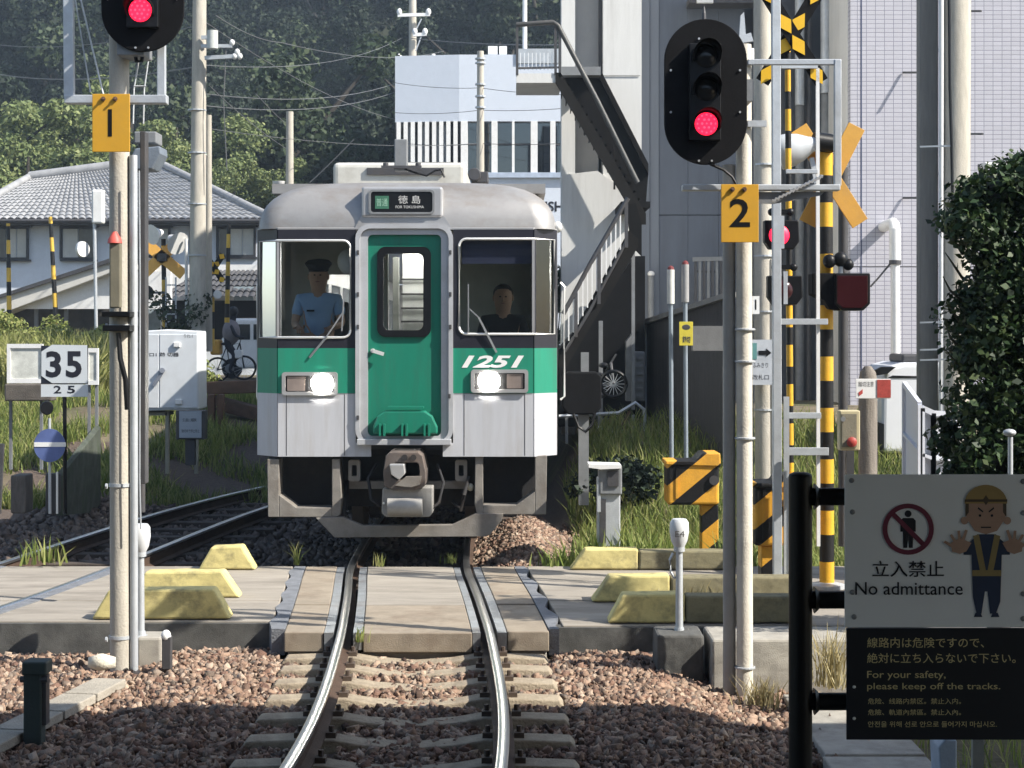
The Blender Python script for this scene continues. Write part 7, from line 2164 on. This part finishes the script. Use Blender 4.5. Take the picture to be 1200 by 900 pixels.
p = P(815, 700, 14.1); tuft(p.x, p.y, 0.0, 60, 0.22, dry_m, "dry grass growing between the right kerbs", 0.14)

# ---- shrubs behind the far kerb and below the cabinet
def shrub(px_, py_, Y, rx, rz_, n, leaf, mat, label, name="shrub"):
    c = P(px_, py_, Y)
    root = thing(name, label, "shrub", (c.x, Y, c.z - rz_), "shrubs")
    nb = 10
    cs = np.stack([rng.normal(0, rx * 0.4, nb), rng.normal(0, rx * 0.3, nb), rz_ + rng.normal(0, rz_ * 0.35, nb)], 1)
    v, f = leaf_cloud(n, cs, np.full(nb, min(rx, rz_) * 0.6), leaf)
    o = np_mesh("foliage", v, f, mat, root)
    mb = MB()
    for c_ in cs[:6]:
        mb.path([(0, 0, 0), tuple(c_ * 0.5), tuple(c_)], [0.02, 0.014, 0.006], 5)
    s_ = mb.build("stem", bark); s_.parent = root
    return root


leaf_straw = island("leaf_straw", [(0.14, 0.18, 0.04), (0.24, 0.28, 0.08), (0.34, 0.34, 0.13)], 0.6, 0.3)
shrub(30, 390, 34, 1.0, 0.5, 2600, 0.08, leaf_straw, "yellow green shrub before the house at the far left")
shrub(105, 400, 33, 0.9, 0.5, 2600, 0.08, leaf_straw, "yellow green shrub left of the left signal pole")
shrub(236, 452, 29, 0.4, 0.35, 1200, 0.06, leaf_straw, "bright shrub on the bank beside the white cabinet")
shrub(212, 380, 36, 0.5, 0.7, 1200, 0.09, leaf_mid, "dark green shrub behind the white cabinet")
shrub(652, 350, 40, 0.5, 1.4, 2200, 0.10, leaf_mid, "green shrub glimpsed between the train and the staircase")
shrub(730, 560, 20.5, 0.9, 0.35, 1800, 0.07, leaf_dark, "dark low shrub in the shade behind the grey bollard")

# ---- vine covered post at the right
YVN = 12.6
vn_ = thing("vine_covered_post", "tall post smothered in dark green vine at the right edge", "vine", P(1165, 620, YVN))
MB().cyl((PX(1175, YVN), YVN + 0.1, -0.4), (PX(1175, YVN), YVN + 0.1, PZ(205, YVN)), 0.09, n=12).build("hidden_post", dark_steel, vn_)
cs, rs = [], []
for i in range(330):
    py_ = random.uniform(200, 640)
    left = 1124 + 10 * math.sin(py_ * 0.045) + 6 * math.sin(py_ * 0.13 + 1)
    if py_ < 250: left += (250 - py_) * 0.7
    if py_ > 440: left -= (py_ - 440) * 0.12
    px_ = random.uniform(left + 10, 1250)
    c = P(px_, py_, YVN)
    cs.append((c.x, YVN + random.uniform(-0.25, 0.45), c.z)); rs.append(random.uniform(0.08, 0.24))
v, f = leaf_cloud(46000, np.array(cs) - np.array(wloc(vn_)), np.array(rs), 0.052, shell_bias=0.7)
np_mesh("foliage", v, f, island("vine_leaf", [(0.008, 0.02, 0.008), (0.018, 0.042, 0.014), (0.035, 0.07, 0.022), (0.07, 0.10, 0.035)], 0.55, 0.15), vn_)
mb = MB()
for k in range(7):
    y0 = 250 + k * 28
    mb.path([P(1128, y0 + 20, YVN), P(1116 + random.uniform(-4, 4), y0 + 6, YVN - 0.05), P(1108 + random.uniform(-3, 5), y0 - 10, YVN)], [0.012, 0.009, 0.004], 5)
mb.build("tendrils", M("tendril", (0.05, 0.05, 0.03), 0.8), vn_)
gp = thing("white_stub_pipe", "pale pipe end standing before the dark vine at the right", "pipe", P(1185, 560, 11.6))
MB().cyl(P(1184, 640, 11.6), P(1184, 512, 11.6), S(3, 11.6), n=10).ell(P(1183, 507, 11.6), (S(8, 11.6), 0.04, S(4.5, 11.6)), 12, 6).build("pipe", galv, gp, smooth=60)
tpipe = thing("roof_pipe", "white pipe lying on the vine top at the right edge", "pipe", P(1175, 200, 13.2))
MB().cyl(P(1154, 193, 13.2), P(1215, 196, 13.2), S(3, 13.2), n=10).build("pipe", white_paint, tpipe, smooth=50)
MB().cyl(P(1148, 199, 13.2), P(1156, 197, 13.2), S(7, 13.2), n=12).build("valve", steel_grey, tpipe)
bp_ = thing("blue_bin", "pale blue panel half hidden under the sign at the lower right", "panel", P(1110, 920, 9.0))
MB().pprism([(1103, 930), (1100, 875), (1108, 866), (1122, 868), (1121, 930)], 9.0, 0.2).build("panel", M("pale_blue", (0.30, 0.36, 0.45), 0.6), bp_, bevel=0.01)
pk = thing("garden_stake", "grey flat stake standing in the grass under the sign", "stake", P(1146, 930, 8.6))
MB().pbox(1140, 1153, 850, 930, 8.6, 0.03).build("stake", M("stake_grey", (0.22, 0.23, 0.22), 0.7), pk)

# ================================================================== OVERHEAD WIRES
def wire(pts, label, r=0.018, mat=None):
    """Sagging wire through (px, py, Y) points."""
    ps = [P(*q) for q in pts]
    out = []
    for a, b in zip(ps[:-1], ps[1:]):
        for k in range(10):
            t = k / 10
            q = a.lerp(b, t)
            q.z -= (b - a).length * 0.012 * 4 * t * (1 - t)
            out.append(q)
    out.append(ps[-1])
    o = MB().path(out, r * 0.55, 5).build("overhead_wire", mat or wire_m)
    return tag(o, label, "wire", "overhead wires")


wire_m = M("wire_grey", (0.12, 0.125, 0.13), 0.5, var=0.1, bump=0)
wire_d = M("wire_dark", (0.03, 0.03, 0.035), 0.6, bump=0)
wire([(232, 20, 36), (463, 140, 60)], "grey wire running down from the utility pole to the pale building's left corner")
wire([(-30, 48, 60), (232, 30, 36)], "grey wire reaching the utility pole from the left edge", 0.022)
wire([(232, 76, 36), (470, 45, 72)], "wire with small fittings rising to the pole with cross arms", 0.02)
wire([(482, 45, 74), (760, 48, 60)], "pale wire running right from the pole with cross arms", 0.03)
wire([(240, 110, 36), (463, 98, 60)], "upper grey wire above the train between pole and pale building", 0.02)
wire([(240, 124, 36), (463, 108, 60)], "lower grey wire above the train between pole and pale building", 0.02)
wire([(240, 150, 36.5), (560, 168, 52)], "thin wire crossing low in front of the wood to the white thin pole", 0.014)
wire([(-20, 84, 55), (232, 78, 36)], "wire crossing before the wood under the left signal", 0.03)
wire([(363, 214, 42), (415, 163, 42)], "pale stay rising from behind the train roof", 0.025)
wire([(463, 97, 57), (563, 103, 52), (660, 111, 50)], "dark wire sagging across the pale building's wall", 0.016, wire_d)
wire([(463, 132, 57), (563, 129, 52), (660, 127, 50)], "second dark wire across the pale building below the first", 0.016, wire_d)
wire([(475, 168, 57), (563, 168, 52), (660, 168, 50)], "third dark wire across the pale building's windows", 0.016, wire_d)
wire([(300, 110, 40), (335, 145, 42)], "short wire ending at the short pale pole", 0.016)
wire([(245, 100, 36), (345, 180, 44)], "slack wire descending right of the utility pole", 0.016)
wire([(265, 55, 35.7), (262, 120, 35.7), (266, 200, 35.7)], "slack lead hanging from the transformer arm", 0.02)
wire([(253, 18, 36), (330, 50, 46), (520, 60, 74)], "high grey wire curving right from the utility pole top", 0.02)

# ================================================================== AIR
hzm = bpy.data.materials.new("haze_air")
hzm.use_nodes = True
nt = hzm.node_tree
nt.nodes.remove(nt.nodes["Principled BSDF"])
pv = nt.nodes.new("ShaderNodeVolumePrincipled")
pv.inputs["Color"].default_value = (0.66, 0.82, 1.0, 1)
pv.inputs["Density"].default_value = 0.0012
pv.inputs["Anisotropy"].default_value = 0.2
nt.links.new(pv.outputs[0], nt.nodes["Material Output"].inputs["Volume"])
tag(MB().box(-100, 100, -40, 262, -1.5, 85).build("haze", hzm), "thin blue summer haze over the place", "haze", kind="stuff")
